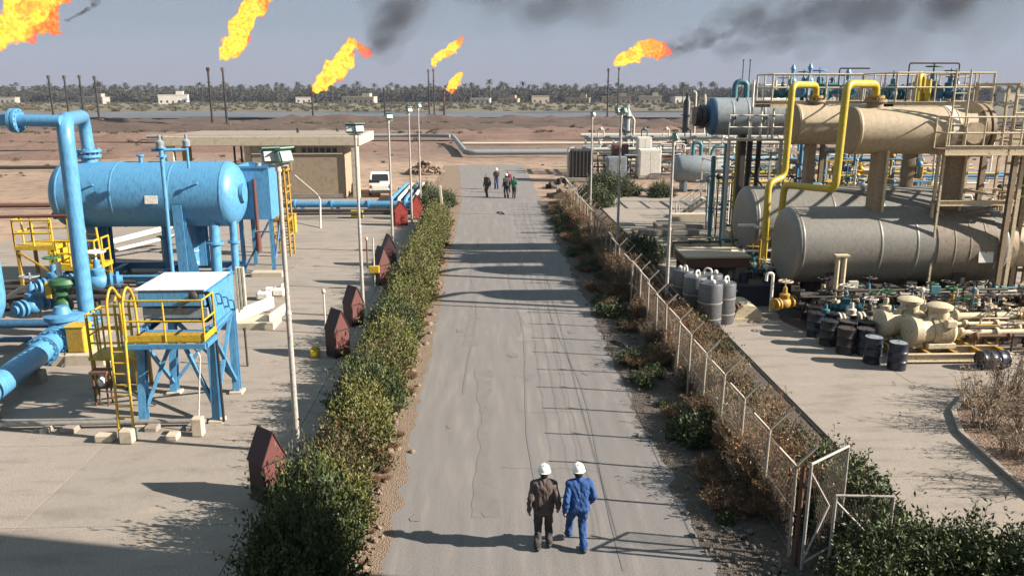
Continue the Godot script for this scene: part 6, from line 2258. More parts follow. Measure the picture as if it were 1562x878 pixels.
func make_fence() -> void:
	var t := thing("chain_link_fence", "chain link fence with Y shaped post tops along the road's right side", "fence", Vector3(5.9, 0, -37))
	var b: MB
	var at := Vector3(5.9, 0, -37)
	var posts := []
	var z := -13.4
	while z > -63.0:
		posts.append(Vector3(5.74 + (-z - 13.0) * 0.012 + rr(-0.03, 0.03), 0, z))
		z -= 1.66 + rr(-0.08, 0.08)
	for i in posts.size():
		var p: Vector3 = posts[i]
		var lean := Vector3(rr(-0.05, 0.05), 0, rr(-0.05, 0.05))
		b = mb(at)
		var top := p + Vector3(0, 1.86 + rr(-0.04, 0.04), 0) + lean
		b.bar(p + Vector3(0, -0.1, 0), top, 0.036, 8)
		b.bar(top + Vector3(0, -0.02, 0), top + Vector3(-0.36, 0.36, 0), 0.028, 6)
		b.bar(top + Vector3(0, -0.02, 0), top + Vector3(0.36, 0.36, 0), 0.028, 6)
		part(t, "post", b, M.post)
	var m := posts.size() - 1
	for s in [-1.0, 1.0]:
		for k in 2:
			b = mb(at)
			for i in m:
				var a: Vector3 = posts[i] + Vector3(s * (0.32 - k * 0.12), 2.2 - k * 0.13, 0)
				var e: Vector3 = posts[i + 1] + Vector3(s * (0.32 - k * 0.12), 2.2 - k * 0.13, 0)
				var mid := (a + e) * 0.5 - Vector3(0, 0.025, 0)
				b.bar(a, mid, 0.0035, 3, -1, false)
				b.bar(mid, e, 0.0035, 3, -1, false)
			part(t, "barbed_wire", b, M.wire)
	b = mb(at)
	for h in [0.12, 0.95, 1.78]:
		for i in m:
			b.bar(posts[i] + Vector3(0, h, 0), posts[i + 1] + Vector3(0, h, 0), 0.006, 3, -1, false)
	part(t, "tension_wire", b, M.wire)
	# the woven mesh: two sets of slanting wires, too many to count
	b = mb(at)
	for i in m:
		var a: Vector3 = posts[i]
		var e: Vector3 = posts[i + 1]
		var cnt := 16 if i < 10 else 8
		for k in cnt:
			var u0 := float(k) / cnt
			for s in [1.0, -1.0]:
				var u1: float = u0 + s * 1.0
				var y1 := 1.72
				if u1 > 1.0:
					y1 = 1.72 * (1.0 - u0)
					u1 = 1.0
				elif u1 < 0.0:
					y1 = 1.72 * u0
					u1 = 0.0
				b.bar(a.lerp(e, u0) + Vector3(0, 0.08, 0), a.lerp(e, u1) + Vector3(0, 0.08 + y1, 0), 0.0014, 3, -1, false)
				var low: float = 1.72 - y1
				if low > 0.05:
					# the rest of that wire, wrapped round from the other post
					var other := 0.0 if s > 0 else 1.0
					b.bar(a.lerp(e, other) + Vector3(0, 0.08 + y1, 0), a.lerp(e, u0) + Vector3(0, 1.8, 0), 0.0014, 3, -1, false)
	part(t, "wire_mesh", b, M.wire).set_meta("kind", "stuff")
	# two gate leaves standing open at the fence's near end
	for q in [[Vector3(5.78, 0.0, -12.95), Vector3(6.72, 0.06, -13.55), 2.12, "taller white framed mesh gate leaf next to the last fence post"], [Vector3(6.3, 0.0, -12.98), Vector3(7.3, 0.03, -12.85), 1.48, "lower white framed mesh gate leaf in front of the green bush"]]:
		var o: Vector3 = q[0]
		var w: Vector3 = q[1] - q[0]
		var h: float = q[2]
		var g := thing("gate", q[3], "gate", o, 0, "gate leaves")
		for e in [[Vector3.ZERO, Vector3(0, h, 0), 0.032], [w, w + Vector3(0, h, 0), 0.027], [Vector3(0, h, 0), w + Vector3(0, h, 0), 0.027], [Vector3(0, 0.12, 0), w + Vector3(0, 0.12, 0), 0.027], [Vector3(0, h * 0.93, 0), w * 0.6 + Vector3(0, h * 0.5, 0), 0.022], [Vector3(0, 0.15, 0), w * 0.6 + Vector3(0, h * 0.5, 0), 0.022]]:
			b = MB.new()
			b.bar(e[0], e[1], e[2], 8)
			part(g, "frame_bar", b, M.lamp_post)
		b = MB.new()
		for k in 20:
			var u := k / 20.0
			b.bar(w * u + Vector3(0, 0.14, 0), w * minf(1.0, u + 0.5) + Vector3(0, 0.14 + (minf(1.0, u + 0.5) - u) * 2.0 * (h - 0.2), 0), 0.003, 3, -1, false)
			b.bar(w * u + Vector3(0, h - 0.05, 0), w * minf(1.0, u + 0.5) + Vector3(0, h - 0.05 - (minf(1.0, u + 0.5) - u) * 2.0 * (h - 0.2), 0), 0.003, 3, -1, false)
		part(g, "wire_mesh", b, M.wire).set_meta("kind", "stuff")
	b = MB.new()
	b.bar(Vector3.ZERO, Vector3(0, 2.0, 0), 0.045, 8)
	solo("gate_post", b, M.rust_iron, "rusty gate post between the last fence post and the tall gate leaf", "post", Vector3(5.72, 0, -13.12))


func lamp_post(label: String, at: Vector3, h: float, turn: float, two: bool) -> void:
	var t := thing("lamp_post", label, "lamp post", at, 0, "floodlight posts along the road")
	var b := MB.new()
	b.bar(Vector3.ZERO, Vector3(0, h * 0.5, 0), 0.072, 12, 0.064)
	b.bar(Vector3(0, h * 0.5, 0), Vector3(0, h - 0.2, 0), 0.056, 12, 0.048)
	b.bar(Vector3(0, h * 0.5 - 0.05, 0), Vector3(0, h * 0.5 + 0.05, 0), 0.08, 12, 0.06)
	part(t, "pole", b, M.lamp_post)
	b = MB.new()
	b.box(Vector3(0, 0.02, 0), Vector3(0.34, 0.04, 0.34))
	part(t, "base_plate", b, M.galv)
	b = MB.new()
	b.bar(Vector3(-0.22, h - 0.18, 0), Vector3(0.22, h - 0.18, 0), 0.03, 8)
	b.bar(Vector3(0, h - 0.3, 0), Vector3(0, h - 0.1, 0), 0.07, 8)
	part(t, "bracket", b, M.pale_steel)
	for s in ([-0.16, 0.14] if two else [0.06]):
		var o := Transform3D(Basis.from_euler(Vector3(-0.35, turn + s * 1.6, 0)), Vector3(s, h + 0.02, 0.02))
		b = MB.new()
		b.obox(o, Vector3(0.36, 0.28, 0.2), 0.04)
		b.obox(o * Transform3D(Basis(), Vector3(0, 0.155, 0.05)), Vector3(0.4, 0.03, 0.32), 0.01)
		var hd := part(t, "floodlight", b, M.lamp_green)
		b = MB.new()
		b.obox(o * Transform3D(Basis(), Vector3(0, -0.01, 0.108)), Vector3(0.3, 0.22, 0.015), 0.005)
		part(hd, "lens", b, M.lens)


func make_lamps() -> void:
	lamp_post("tall floodlight post nearest the camera, beside the first red cabinet", Vector3(-4.62, 0.05, -18.1), 7.1, 0.7, true)
	lamp_post("floodlight post beside the dark red pair of cabinets at the hedge", Vector3(-4.8, 0.05, -30.15), 7.15, 0.3, true)
	lamp_post("floodlight post beside the hedge near the small yellow box", Vector3(-5.1, 0.05, -43.1), 7.2, 0.2, false)
	lamp_post("floodlight post left of the two farthest ones on the hedge side", Vector3(-4.95, 0.05, -53.0), 7.3, 0.5, false)
	lamp_post("farthest floodlight post on the hedge side, by the blue manifold", Vector3(-4.9, 0.05, -60.0), 7.45, 0.9, false)
	lamp_post("thick lamp post at the fence by the silver tanks", Vector3(7.05, 0, -30.2), 6.9, 1.2, false)
	lamp_post("lamp post at the fence by the dark green bush", Vector3(6.85, 0, -41.0), 7.6, 1.0, true)
	lamp_post("farthest lamp post on the fence side before the pipe rack", Vector3(7.3, 0, -55.6), 7.0, 0.8, false)


func make_red_cabinets() -> void:
	var first := true
	for q in [[-4.72, -15.9, 0.42, 0.95, 1.6, 0, 0.85, "nearest red hose cabinet with a steep pitched roof, by the first floodlight post"], [-4.95, -25.5, 0.42, 0.95, 1.6, 1, 0.8, "bright faded red hose cabinet, front one of the pair at the hedge"], [-5.0, -29.1, 0.4, 0.86, 1.5, 0, 0.8, "dark red hose cabinet just behind the faded red one"], [-4.75, -35.6, 0.46, 0.95, 1.75, 0, 0.7, "dark red hose cabinet behind the yellow box at the hedge"], [-4.9, -39.6, 0.44, 0.9, 1.6, 2, 0.4, "maroon hose cabinet left of the third floodlight post"], [-5.6, -52.0, 0.6, 1.0, 1.6, 3, 0.3, "bright red hose cabinet below the ends of the blue pipes"], [-4.75, -54.5, 0.5, 1.0, 1.7, 3, 0.3, "red hose cabinet farthest along the hedge by the blue manifold"]]:
		var w: float = q[2]
		var e: float = q[3]
		var p: float = q[4]
		var c := thing("hose_cabinet", q[7], "cabinet", Vector3(q[0], 0.05, q[1]), q[6], "red hose cabinets along the hedge")
		var col: Material = [M.red_faded, M.red_faded, M.maroon, M.red_bright][q[5]]
		var d := 0.26
		var b := MB.new()
		b.span(Vector3(-w * 0.72, 0.06, -d), Vector3(w * 0.72, e, d), 0.01)
		part(c, "body", b, M.maroon if q[5] < 3 else col)  # body darker than gable and door: hedge shade put into the colour
		b = MB.new()
		b.tri(Vector3(-w * 0.72, e, d), Vector3(w * 0.72, e, d), Vector3(0, p - 0.06, d), Vector3(0, 0, 1))
		b.tri(Vector3(-w * 0.72, e, -d), Vector3(w * 0.72, e, -d), Vector3(0, p - 0.06, -d), Vector3(0, 0, -1))
		part(c, "gable", b, col)
		for s in [-1.0, 1.0]:
			b = MB.new()
			var a := Vector3(0, p, 0)
			var g := Vector3(s * (w * 0.72 + 0.015), e - 0.03, 0)
			var n := Vector3(s * (p - e), w * 0.72, 0).normalized()
			b.obox(Transform3D(Basis((g - a).normalized(), n, (g - a).normalized().cross(n)), (a + g) * 0.5), Vector3((g - a).length(), 0.025, d * 2 + 0.05), 0.004)
			part(c, "roof", b, M.maroon if q[5] < 3 else col)  # roof darkened the same way, as the slope the sun misses
		b = MB.new()
		b.span(Vector3(-w * 0.64, 0.14, d + 0.003), Vector3(w * 0.64, e - 0.06, d + 0.025), 0.006)
		var dr := part(c, "door", b, col)
		b = MB.new()
		b.bar(Vector3(w * 0.45, e * 0.5, d + 0.03), Vector3(w * 0.45, e * 0.5 + 0.12, d + 0.03), 0.014, 6)
		part(dr, "handle", b, M.galv)
		for y in [0.25, 0.72]:
			b = MB.new()
			b.bar(Vector3(-w * 0.64, e * y - 0.05, d + 0.028), Vector3(-w * 0.64, e * y + 0.05, d + 0.028), 0.016, 6)
			part(dr, "hinge", b, M.iron)
		for x in [-0.6, 0.6]:
			b = MB.new()
			b.span(Vector3(x * w - 0.04, 0, -d + 0.02), Vector3(x * w + 0.04, 0.06, d - 0.02))
			part(c, "foot", b, M.iron)
		first = false


func make_small_left() -> void:
	var b: MB
	# blue long pipe across and the blue manifold that turns away from the road
	b = MB.new()
	b.bar(Vector3(-7.4, 0.75, 0), Vector3(2.4, 0.75, 0.4), 0.24, 14)
	for k in 4:
		b.flange(Vector3(-6.5 + k * 2.6, 0.75, 0.03 + k * 0.1), Vector3.RIGHT, 0.36, 0.1)
		b.span(Vector3(-6.1 + k * 2.5, 0, -0.1), Vector3(-5.9 + k * 2.5, 0.52, 0.25))
	solo("level_pipe", b, M.blue, "blue level pipe across the pad in front of the tan shed", "pipe", Vector3(-7.0, 0.05, -56.9))
	b = MB.new()
	b.bar(Vector3(-5.0, 0.5, 0), Vector3(5.0, 0.5, 0), 0.12, 10)
	b.bar(Vector3(-5.0, 0.35, 0.5), Vector3(5.0, 0.35, 0.5), 0.09, 10)
	solo("level_pipe", b, M.iron, "dark thin pipes lying before the blue level pipe", "pipe", Vector3(-8.6, 0.05, -55.4))
	var t := thing("pipe_manifold", "four parallel blue pipes slanting away beside the end of the hedge", "manifold", Vector3(-5.8, 0.05, -58))
	for k in 4:
		b = MB.new()
		b.pipe([Vector3(-0.95 + k * 0.52, 0.2, 1.2), Vector3(-0.95 + k * 0.52, 1.05, 1.0), Vector3(-0.75 + k * 0.45, 1.05, -9.0), Vector3(-0.75 + k * 0.45, 0.2, -9.4)], 0.13, 0.3, 12)
		part(t, "pipe", b, [M.blue, M.white, M.blue, M.white][k])
	for z in [0.6, -3.0, -7.0]:
		b = MB.new()
		b.span(Vector3(-1.3, 0, z - 0.1), Vector3(1.0, 0.9, z + 0.1))
		part(t, "support", b, M.blue_dark)
	# pickup by the shed
	var v := thing("pickup_truck", "white pickup truck parked at the corner of the tan shed", "pickup truck", Vector3(-9.1, 0.0, -69.5), 0.12)
	b = MB.new()
	b.span(Vector3(-0.95, 0.45, -2.6), Vector3(0.95, 1.0, 2.6), 0.1)
	b.span(Vector3(-0.9, 1.0, -0.1), Vector3(0.9, 1.08, 2.55), 0.04)
	part(v, "body", b, M.white_clean)
	b = MB.new()
	var pts := [[-0.88, 1.0, 0.6], [-0.78, 1.75, 0.2], [-0.78, 1.75, -1.1], [-0.88, 1.05, -1.9]]
	for k in 3:
		b.quad(Vector3(pts[k][0], pts[k][1], pts[k][2]), Vector3(-pts[k][0], pts[k][1], pts[k][2]), Vector3(-pts[k + 1][0], pts[k + 1][1], pts[k + 1][2]), Vector3(pts[k + 1][0], pts[k + 1][1], pts[k + 1][2]), [Vector3(0, 0.4, 1), Vector3.UP, Vector3(0, 0.7, -1)][k])
	for s in [-1.0, 1.0]:
		b.quad(Vector3(s * 0.88, 1.0, 0.6), Vector3(s * 0.78, 1.75, 0.2), Vector3(s * 0.78, 1.75, -1.1), Vector3(s * 0.88, 1.05, -1.9), Vector3(s, 0.15, 0))
	part(v, "cab", b, M.white_clean)
	b = MB.new()
	b.quad(Vector3(-0.72, 1.1, 0.57), Vector3(0.72, 1.1, 0.57), Vector3(0.66, 1.66, 0.27), Vector3(-0.66, 1.66, 0.27), Vector3(0, 0.4, 1))
	part(v, "rear_window", b, M.glass_dark)
	for s in [-1.0, 1.0]:
		b = MB.new()
		b.quad(Vector3(s * 0.885, 1.1, 0.4), Vector3(s * 0.805, 1.66, 0.12), Vector3(s * 0.805, 1.66, -1.0), Vector3(s * 0.885, 1.12, -1.6), Vector3(s, 0.15, 0))
		part(v, "side_window", b, M.glass_dark)
		for z in [-1.7, 1.6]:
			b = MB.new()
			b.bar(Vector3(s * 0.72, 0.38, z), Vector3(s * 0.97, 0.38, z), 0.38, 16)
			part(v, "wheel", b, M.black)
		b = MB.new()
		b.span(Vector3(s * 0.78 - 0.08, 0.75, 2.6), Vector3(s * 0.78 + 0.08, 0.98, 2.63))
		part(v, "tail_light", b, M.red_bright)
	b = MB.new()
	b.span(Vector3(-0.65, 0.55, 2.6), Vector3(0.65, 0.95, 2.625), 0.01)
	part(v, "tailgate", b, M.white)
	b = MB.new()
	b.span(Vector3(-0.9, 0.32, 2.5), Vector3(0.9, 0.46, 2.75), 0.03)
	part(v, "bumper", b, M.iron)
	b = MB.new()
	b.span(Vector3(-0.5, 1.08, 1.2), Vector3(0.4, 1.35, 2.0), 0.03)
	solo("crate", b, M.glass_dark, "dark crate in the bed of the white pickup", "crate", Vector3(-9.3, 0.0, -69.5))
	# yellow boxes, signs
	for q in [[-12.0, -49.4, 0.5, 1.15, "tall yellow box standing right of the first floodlight post in the distance"], [-8.9, -55.2, 0.8, 0.5, "low yellow box on the ground before the blue level pipe"]]:
		b = MB.new()
		b.box(Vector3(0, q[3] * 0.5, 0), Vector3(q[2], q[3], 0.4), 0.03)
		b.box(Vector3(0, q[3] + 0.02, 0), Vector3(q[2] + 0.05, 0.04, 0.45), 0.01)
		solo("yellow_box", b, M.yellow_pipe, q[4], "box", Vector3(q[0], 0.055, q[1]))
	var y := thing("yellow_box", "small yellow box on a thin white post in front of the dark red cabinet", "box", Vector3(-4.95, 0.055, -34.6))
	b = MB.new()
	b.box(Vector3(0, 0.9, 0), Vector3(0.46, 0.34, 0.16), 0.03)
	part(y, "casing", b, M.yellow)
	b = MB.new()
	b.bar(Vector3.ZERO, Vector3(0, 2.3, 0), 0.035, 8)
	part(y, "post", b, M.pale_steel)
	for q in [[-5.85, -28.0, 1.5, "thin white post with a small round knob left of the red pair of cabinets"], [-5.9, -39.0, 1.4, "thin rusty post with a small knob left of the maroon cabinet"]]:
		var s := thing("marker_post", q[3], "post", Vector3(q[0], 0.05, q[1]))
		b = MB.new()
		b.bar(Vector3.ZERO, Vector3(0, q[2], 0), 0.035, 8)
		part(s, "post", b, M.pale_steel if q[2] > 1.45 else M.rust_iron)
		b = MB.new()
		b.ball(Vector3(0, q[2] + 0.07, 0), Vector3(0.08, 0.1, 0.08), 10, 8)
		part(s, "knob", b, M.cornice)
	b = MB.new()
	b.beam(Vector3(0, 0, 0), Vector3(-0.2, 2.2, -0.1), 0.2, 0.2, 0.03)
	solo("concrete_post", b, M.cornice, "pale concrete post leaning at the far end of the hedge", "post", Vector3(-3.02, 0, -55.8))
	b = MB.new()
	b.span(Vector3(-0.14, 0, -0.16), Vector3(0.16, 0.28, 0.16), 0.04)
	b.ball(Vector3(0.02, 0.3, 0), Vector3(0.14, 0.09, 0.14), 8, 6)
	solo("yellow_hydrant", b, M.yellow_pipe, "small yellow hydrant cover beside the faded red cabinet", "hydrant", Vector3(-5.7, 0.05, -25.4))
	# rubble heap and broken things at the road's end
	for q in [[-6.6, -86.0, 2.0, 40, "stone and timber rubble heap left of the road's far end"], [6.6, -66.5, 1.2, 16, "low heap of tan rubble right of the road's far end"], [6.9, -73.0, 1.3, 14, "dark rubble heap behind the tan one at the fence's end"]]:
		b = MB.new()
		b.tinted = true
		for k in q[3]:
			var e := pow(rng.randf(), 0.6)
			var a := rng.randf() * TAU
			var p := Vector3(cos(a) * e * q[2], (1.0 - e) * q[2] * 0.55 + 0.1, sin(a) * e * q[2])
			var g := rr(0.5, 1.2)
			b.col = Color(0.24 * g, 0.17 * g, 0.115 * g) if q[1] > -70 or q[0] < 0 else Color(0.05 * g, 0.045 * g, 0.04 * g)
			b.obox(Transform3D(Basis.from_euler(Vector3(rr(0, 6), rr(0, 6), rr(0, 6))), p), Vector3(rr(0.2, 0.9), rr(0.15, 0.5), rr(0.2, 0.6)), 0.05)
		solo("rubble_heap", b, M.stone, q[4], "rubble", Vector3(q[0], 0, q[1])).set_meta("kind", "stuff")
	for q in [[1.0, -57.3, 0.5, "bent dark scrap of rubber lying on the far road"], [4.6, -26.5, 0.35, "flat dark scrap at the right verge of the road"]]:
		b = MB.new()
		b.beam(Vector3(-0.15, 0.04, -q[2]), Vector3(0.1, 0.1, 0.1), 0.16, 0.05, 0.01)
		b.beam(Vector3(0.1, 0.1, 0.1), Vector3(0.25, 0.03, q[2]), 0.16, 0.05, 0.01)
		solo("road_scrap", b, M.black, q[3], "debris", Vector3(q[0], 0.01, q[1]))


func leaf(b: MB, p: Vector3, d: Vector3, len: float, w: float) -> void:
	var s := d.cross(Vector3(rng.randfn(), rng.randfn(), rng.randfn())).normalized() * w * 0.5
	var nn := s.cross(d).normalized()
	if nn.y < -0.2:
		nn = -nn
	var k := b.vert(p, nn)
	b.vert(p + d * len * 0.45 + s, nn)
	b.vert(p + d * len * 0.45 - s, nn)
	b.vert(p + d * len, nn)
	b.face(k, k + 1, k + 2)
	b.face(k + 1, k + 3, k + 2)


func shrub_mesh(sd: int, half: Vector3, shoots: int, per: int, len: float, tones: Array) -> Array:
	# leafy shoots that grow out of an uneven dome; [foliage, stems]
	rng.seed = sd * 7919 + 13
	var f := FastNoiseLite.new()
	f.seed = sd
	f.frequency = 1.1
	var b := MB.new()
	b.tinted = true
	var st := MB.new()
	st.tinted = true
	st.col = Color(0.1, 0.072, 0.045)
	for k in shoots:
		var u := Vector3(rng.randfn(), absf(rng.randfn()) * 0.9 - 0.12, rng.randfn()).normalized()
		var lump := 0.84 + 0.42 * f.get_noise_3dv(u * 1.6) + rr(-0.1, 0.1)
		var root := u * half * lump * rr(0.45, 0.9)
		root.y = maxf(root.y, 0.03)
		var d := (u * 0.8 + Vector3(0, 0.55, 0) + Vector3(rng.randfn(), rng.randfn(), rng.randfn()) * 0.3).normalized()
		var reach := rr(0.18, 0.42) * (half.x + half.y) * 0.5
		if k % 9 == 0:
			reach *= 1.6
		var tone: Color = tones[rng.randi() % tones.size()]
		var patch := 0.8 + 0.5 * f.get_noise_3dv(u * 2.3 + Vector3.ONE * 7)
		for j in per:
			var t := (j + rng.randf()) / per
			var e := rr(0.7, 1.3) * patch
			b.col = Color(tone.r * e, tone.g * e, tone.b * e)
			var o := Vector3(rng.randfn(), rng.randfn() * 0.7 + 0.25, rng.randfn()).normalized()
			leaf(b, root + d * reach * t + o * 0.015, (o + d * 0.7).normalized(), len * rr(0.7, 1.25), len * rr(0.34, 0.5))
		if k % 4 == 0:
			st.bar(Vector3(u.x * half.x * 0.2, 0, u.z * half.z * 0.2), root + d * reach * 0.8, 0.012, 3, 0.004, false)
	return [b.done(), st.done()]


func dry_mesh(sd: int, half: Vector3, shoots: int, tones: Array, leaves: int) -> Array:
	# a dead or half dry bush: branching twigs with a few leaves left
	rng.seed = sd * 7121 + 5
	var st := MB.new()
	st.tinted = true
	var b := MB.new()
	b.tinted = true
	for k in shoots:
		var a := rng.randf() * TAU
		var tone: Color = tones[rng.randi() % tones.size()]
		var e := rr(0.65, 1.3)
		st.col = Color(tone.r * e, tone.g * e, tone.b * e)
		var p := Vector3(cos(a) * half.x * 0.45 * rng.randf(), 0, sin(a) * half.z * 0.45 * rng.randf())
		var tip := Vector3(cos(a) * half.x * rr(0.3, 1.0), half.y * rr(0.5, 1.1), sin(a) * half.z * rr(0.3, 1.0))
		var mid := p.lerp(tip, 0.5) + Vector3(rr(-0.1, 0.1), 0.08, rr(-0.1, 0.1))
		st.bar(p, mid, 0.011, 3, 0.008, false)
		st.bar(mid, tip, 0.008, 3, 0.004, false)
		for j in 4:
			var q := mid.lerp(tip, rr(-0.4, 1.0))
			var w := q + Vector3(rng.randfn(), rng.randfn() * 0.6 + 0.6, rng.randfn()).normalized() * rr(0.12, 0.32)
			st.bar(q, w, 0.006, 3, 0.003, false)
			for i in leaves:
				b.col = Color(tone.r * e * 1.15, tone.g * e * 1.1, tone.b * e)
				leaf(b, q.lerp(w, rng.randf()), Vector3(rng.randfn(), rng.randfn(), rng.randfn()).normalized(), rr(0.05, 0.1), 0.035)
	return [b.done(), st.done()]


func plant(called: String, meshes: Array, at: Vector3, sc: Vector3, label: String, cat: String, group := "") -> Node3D:
	var t := thing(called, label, cat, at, rr(0, TAU), group)
	put("foliage", meshes[0], M.leaf, t)
	put("stems", meshes[1], M.twig, t)
	t.scale = sc
	return t


func make_plants() -> void:
	var olive := [Color(0.115, 0.128, 0.026), Color(0.14, 0.138, 0.032), Color(0.085, 0.105, 0.022), Color(0.165, 0.145, 0.042)]
	var deep := [Color(0.05, 0.075, 0.018), Color(0.07, 0.092, 0.024), Color(0.036, 0.056, 0.016)]
	var rust := [Color(0.16, 0.085, 0.045), Color(0.13, 0.07, 0.042), Color(0.19, 0.12, 0.06), Color(0.1, 0.08, 0.04)]
	var straw := [Color(0.2, 0.15, 0.09), Color(0.16, 0.12, 0.08), Color(0.13, 0.1, 0.07)]
	var mixed := [Color(0.1, 0.09, 0.03), Color(0.07, 0.08, 0.022), Color(0.16, 0.11, 0.05)]
	var hv := []
	for k in 4:
		hv.append(shrub_mesh(k + 1, Vector3(1.02, 1.22, 1.1), 820, 15, 0.09, olive))
	var dv := [shrub_mesh(11, Vector3(1.1, 1.35, 1.1), 860, 14, 0.095, deep), shrub_mesh(12, Vector3(1.1, 1.25, 1.1), 860, 14, 0.09, deep)]
	var mv := [shrub_mesh(21, Vector3(1.0, 1.1, 1.0), 700, 14, 0.088, mixed)]
	var ev := [dry_mesh(31, Vector3(0.9, 1.2, 0.9), 120, rust, 3), dry_mesh(32, Vector3(0.8, 1.0, 0.9), 120, rust, 3), dry_mesh(33, Vector3(0.9, 1.1, 0.9), 120, straw, 1)]
	var lowd := [shrub_mesh(41, Vector3(0.6, 0.5, 0.6), 240, 9, 0.09, deep), dry_mesh(42, Vector3(0.6, 0.4, 0.6), 80, rust, 2)]
	var grey := [Color(0.2, 0.165, 0.12), Color(0.15, 0.125, 0.1), Color(0.24, 0.19, 0.13), Color(0.2, 0.13, 0.08)]
	var bedv := [dry_mesh(51, Vector3(0.8, 1.15, 0.8), 46, grey, 1), dry_mesh(52, Vector3(0.8, 0.95, 0.8), 40, grey, 1)]
	rng.seed = 777
	# the hedge, shrub by shrub
	var z := -12.7
	var k := 0
	var seen_at := {}
	var marks := ["opposite the two near walkers", "by the nearest red cabinet", "by the first floodlight post", "opposite the blue cabinet's legs", "opposite the concrete plinth", "by the faded red cabinet", "by the second floodlight post", "by the small yellow box", "by the third floodlight post", "by the far red cabinets"]
	while z > -52.5:
		var s := rr(0.94, 1.06)
		var kind: Array = hv[k % 4]
		var word := "olive green"
		if k < 2 or k == 7 or k == 12:
			kind = dv[k % 2]
			word = "dark green"
		elif k in [3, 4, 9, 14, 19]:
			kind = mv[0]
			word = "brownish green"
		var mark: String = marks[clampi(int((-z - 12.0) / 4.1), 0, 9)]
		seen_at[mark] = seen_at.get(mark, 0) + 1
		plant("hedge_shrub", kind, Vector3(-3.25 + rr(-0.06, 0.06) - (0.1 if k < 5 else 0.0), 0, z), Vector3(s * rr(0.8, 0.9), s * (1.5 if k < 2 else 1.28) * (0.86 if k in [2, 3, 4] else 1.0), s), "%s hedge shrub %s, %s from the near end there" % [word, mark, ["first", "second", "third", "fourth", "fifth"][seen_at[mark] - 1]], "shrub", "shrubs of the roadside hedge")
		z -= 1.16
		k += 1
	for q in [[-3.5, -12.1, 0.85, "large dark green shrub at the near left end of the hedge"], [-4.0, -58.6, 1.2, "rounded dark bush beyond the leaning concrete post"], [-3.2, -61.0, 1.0, "smaller bush right of the rounded dark one at the hedge's far end"], [-4.9, -62.5, 1.3, "dark bush behind the blue manifold pipes"]]:
		plant("bush", dv[0], Vector3(q[0], 0, q[1]), Vector3.ONE * q[2], q[3], "bush")
	# green bushes right of the fence
	for q in [[7.2, -14.1, 1.05, 0, "green bush right behind the tall gate leaf"], [7.4, -15.8, 0.95, 1, "green bush behind the second last fence post"], [7.2, -12.3, 1.0, 0, "dark bush before the low gate leaf at the bottom edge"], [8.5, -12.3, 1.05, 1, "dark leafy bush at the bottom, right of the low gate leaf"], [9.6, -11.9, 1.05, 0, "dark leafy bush in the bottom right corner"], [10.9, -12.2, 0.9, 1, "dark bush cut by the right bottom corner"], [6.4, -11.7, 0.8, 0, "low dark bush under the gate at the bottom edge"], [8.0, -40.2, 1.15, 0, "dark green bush right of the fence by the second lamp post"], [7.4, -38.0, 0.8, 1, "small green bush in front of the second lamp post"], [9.9, -66.5, 1.6, 0, "wide dark bush before the pale cabinets"], [11.6, -67.0, 1.3, 1, "bush right of the wide dark one before the pale cabinets"], [8.6, -60.5, 1.2, 1, "round bush by the farthest fence lamp post"], [8.2, -62.8, 1.2, 0, "bush at the far end of the fence"], [14.6, -66.0, 1.1, 1, "low bush beside the pale blue drum"]]:
		plant("bush", dv[q[3]], Vector3(q[0], 0, q[1]), Vector3(q[2] * 1.1, q[2], q[2]), q[4], "bush")
	for q in [[7.8, -28.6, 0.95, "yellow green bush in front of the silver tanks"], [7.5, -25.2, 0.8, "yellow green bush at the fence nearer than the silver tanks"], [7.1, -17.6, 0.85, "half dry bush behind the fence near the gate"], [6.45, -15.4, 0.9, "half dry bush pressed against the fence's second post from the gate"], [6.5, -19.3, 0.95, "half dry bush leaning on the fence beyond the big weed clump"], [6.55, -22.2, 0.9, "half dry bush in the rusty brush level with the lone dark weed"], [7.3, -34.8, 0.8, "brownish bush at the fence left of the brown canopy"], [7.6, -47.0, 0.8, "brownish bush between the two far fence lamp posts"]]:
		plant("bush", mv[0], Vector3(q[0], 0, q[1]), Vector3.ONE * q[2], q[3], "bush")
	# dry brush along the fence, uncountable
	var brush := Node3D.new()
	brush.name = "dry_brush"
	add_child(brush)
	tag(brush, "rusty brown dry brush growing along and through the fence", "brush", "", "stuff")
	var sets := [[], [], []]
	var green := []
	for i in 270:
		var zz := -14.5 - pow(rng.randf(), 1.35) * 46.0
		var xx := 6.55 + rng.randfn() * 0.42
		if zz < -33.0:
			xx = 6.3 + rng.randfn() * 0.3
		var s := rr(0.55, 1.0)
		if i % 5 == 0:
			green.append(spot(clampf(xx, 5.9, 8.2), 0, zz, Vector3(s, s, s) * 0.85))
			continue
		sets[i % 3].append(spot(clampf(xx, 5.75, 8.2), 0, zz, Vector3(s, s * rr(0.85, 1.25), s)))
	for i in 3:
		scatter("foliage", ev[i][0], M.leaf, sets[i], "stuff", brush)
		scatter("stems", ev[i][1], M.twig, sets[i], "stuff", brush)
	scatter("foliage", mv[0][0], M.leaf, green, "stuff", brush)
	# low dark weeds between road and fence
	var weeds := Node3D.new()
	weeds.name = "verge_weeds"
	add_child(weeds)
	tag(weeds, "low dark weeds and dead tufts on the dirt verge beside the fence", "weeds", "", "stuff")
	var wa := []
	var wb := []
	for i in 120:
		var zz := -13.5 - rng.randf() * 48.0
		var p := spot(rr(4.7, 6.0), 0, zz, Vector3.ONE * rr(0.3, 0.85))
		if i % 3 == 0:
			wa.append(p)
		else:
			wb.append(p)
	for i in 90:
		wb.append(spot(rr(-2.65, -2.2), 0, -13.0 - rng.randf() * 42.0, Vector3.ONE * rr(0.15, 0.4)))
	scatter("foliage", lowd[0][0], M.leaf, wa, "stuff", weeds)
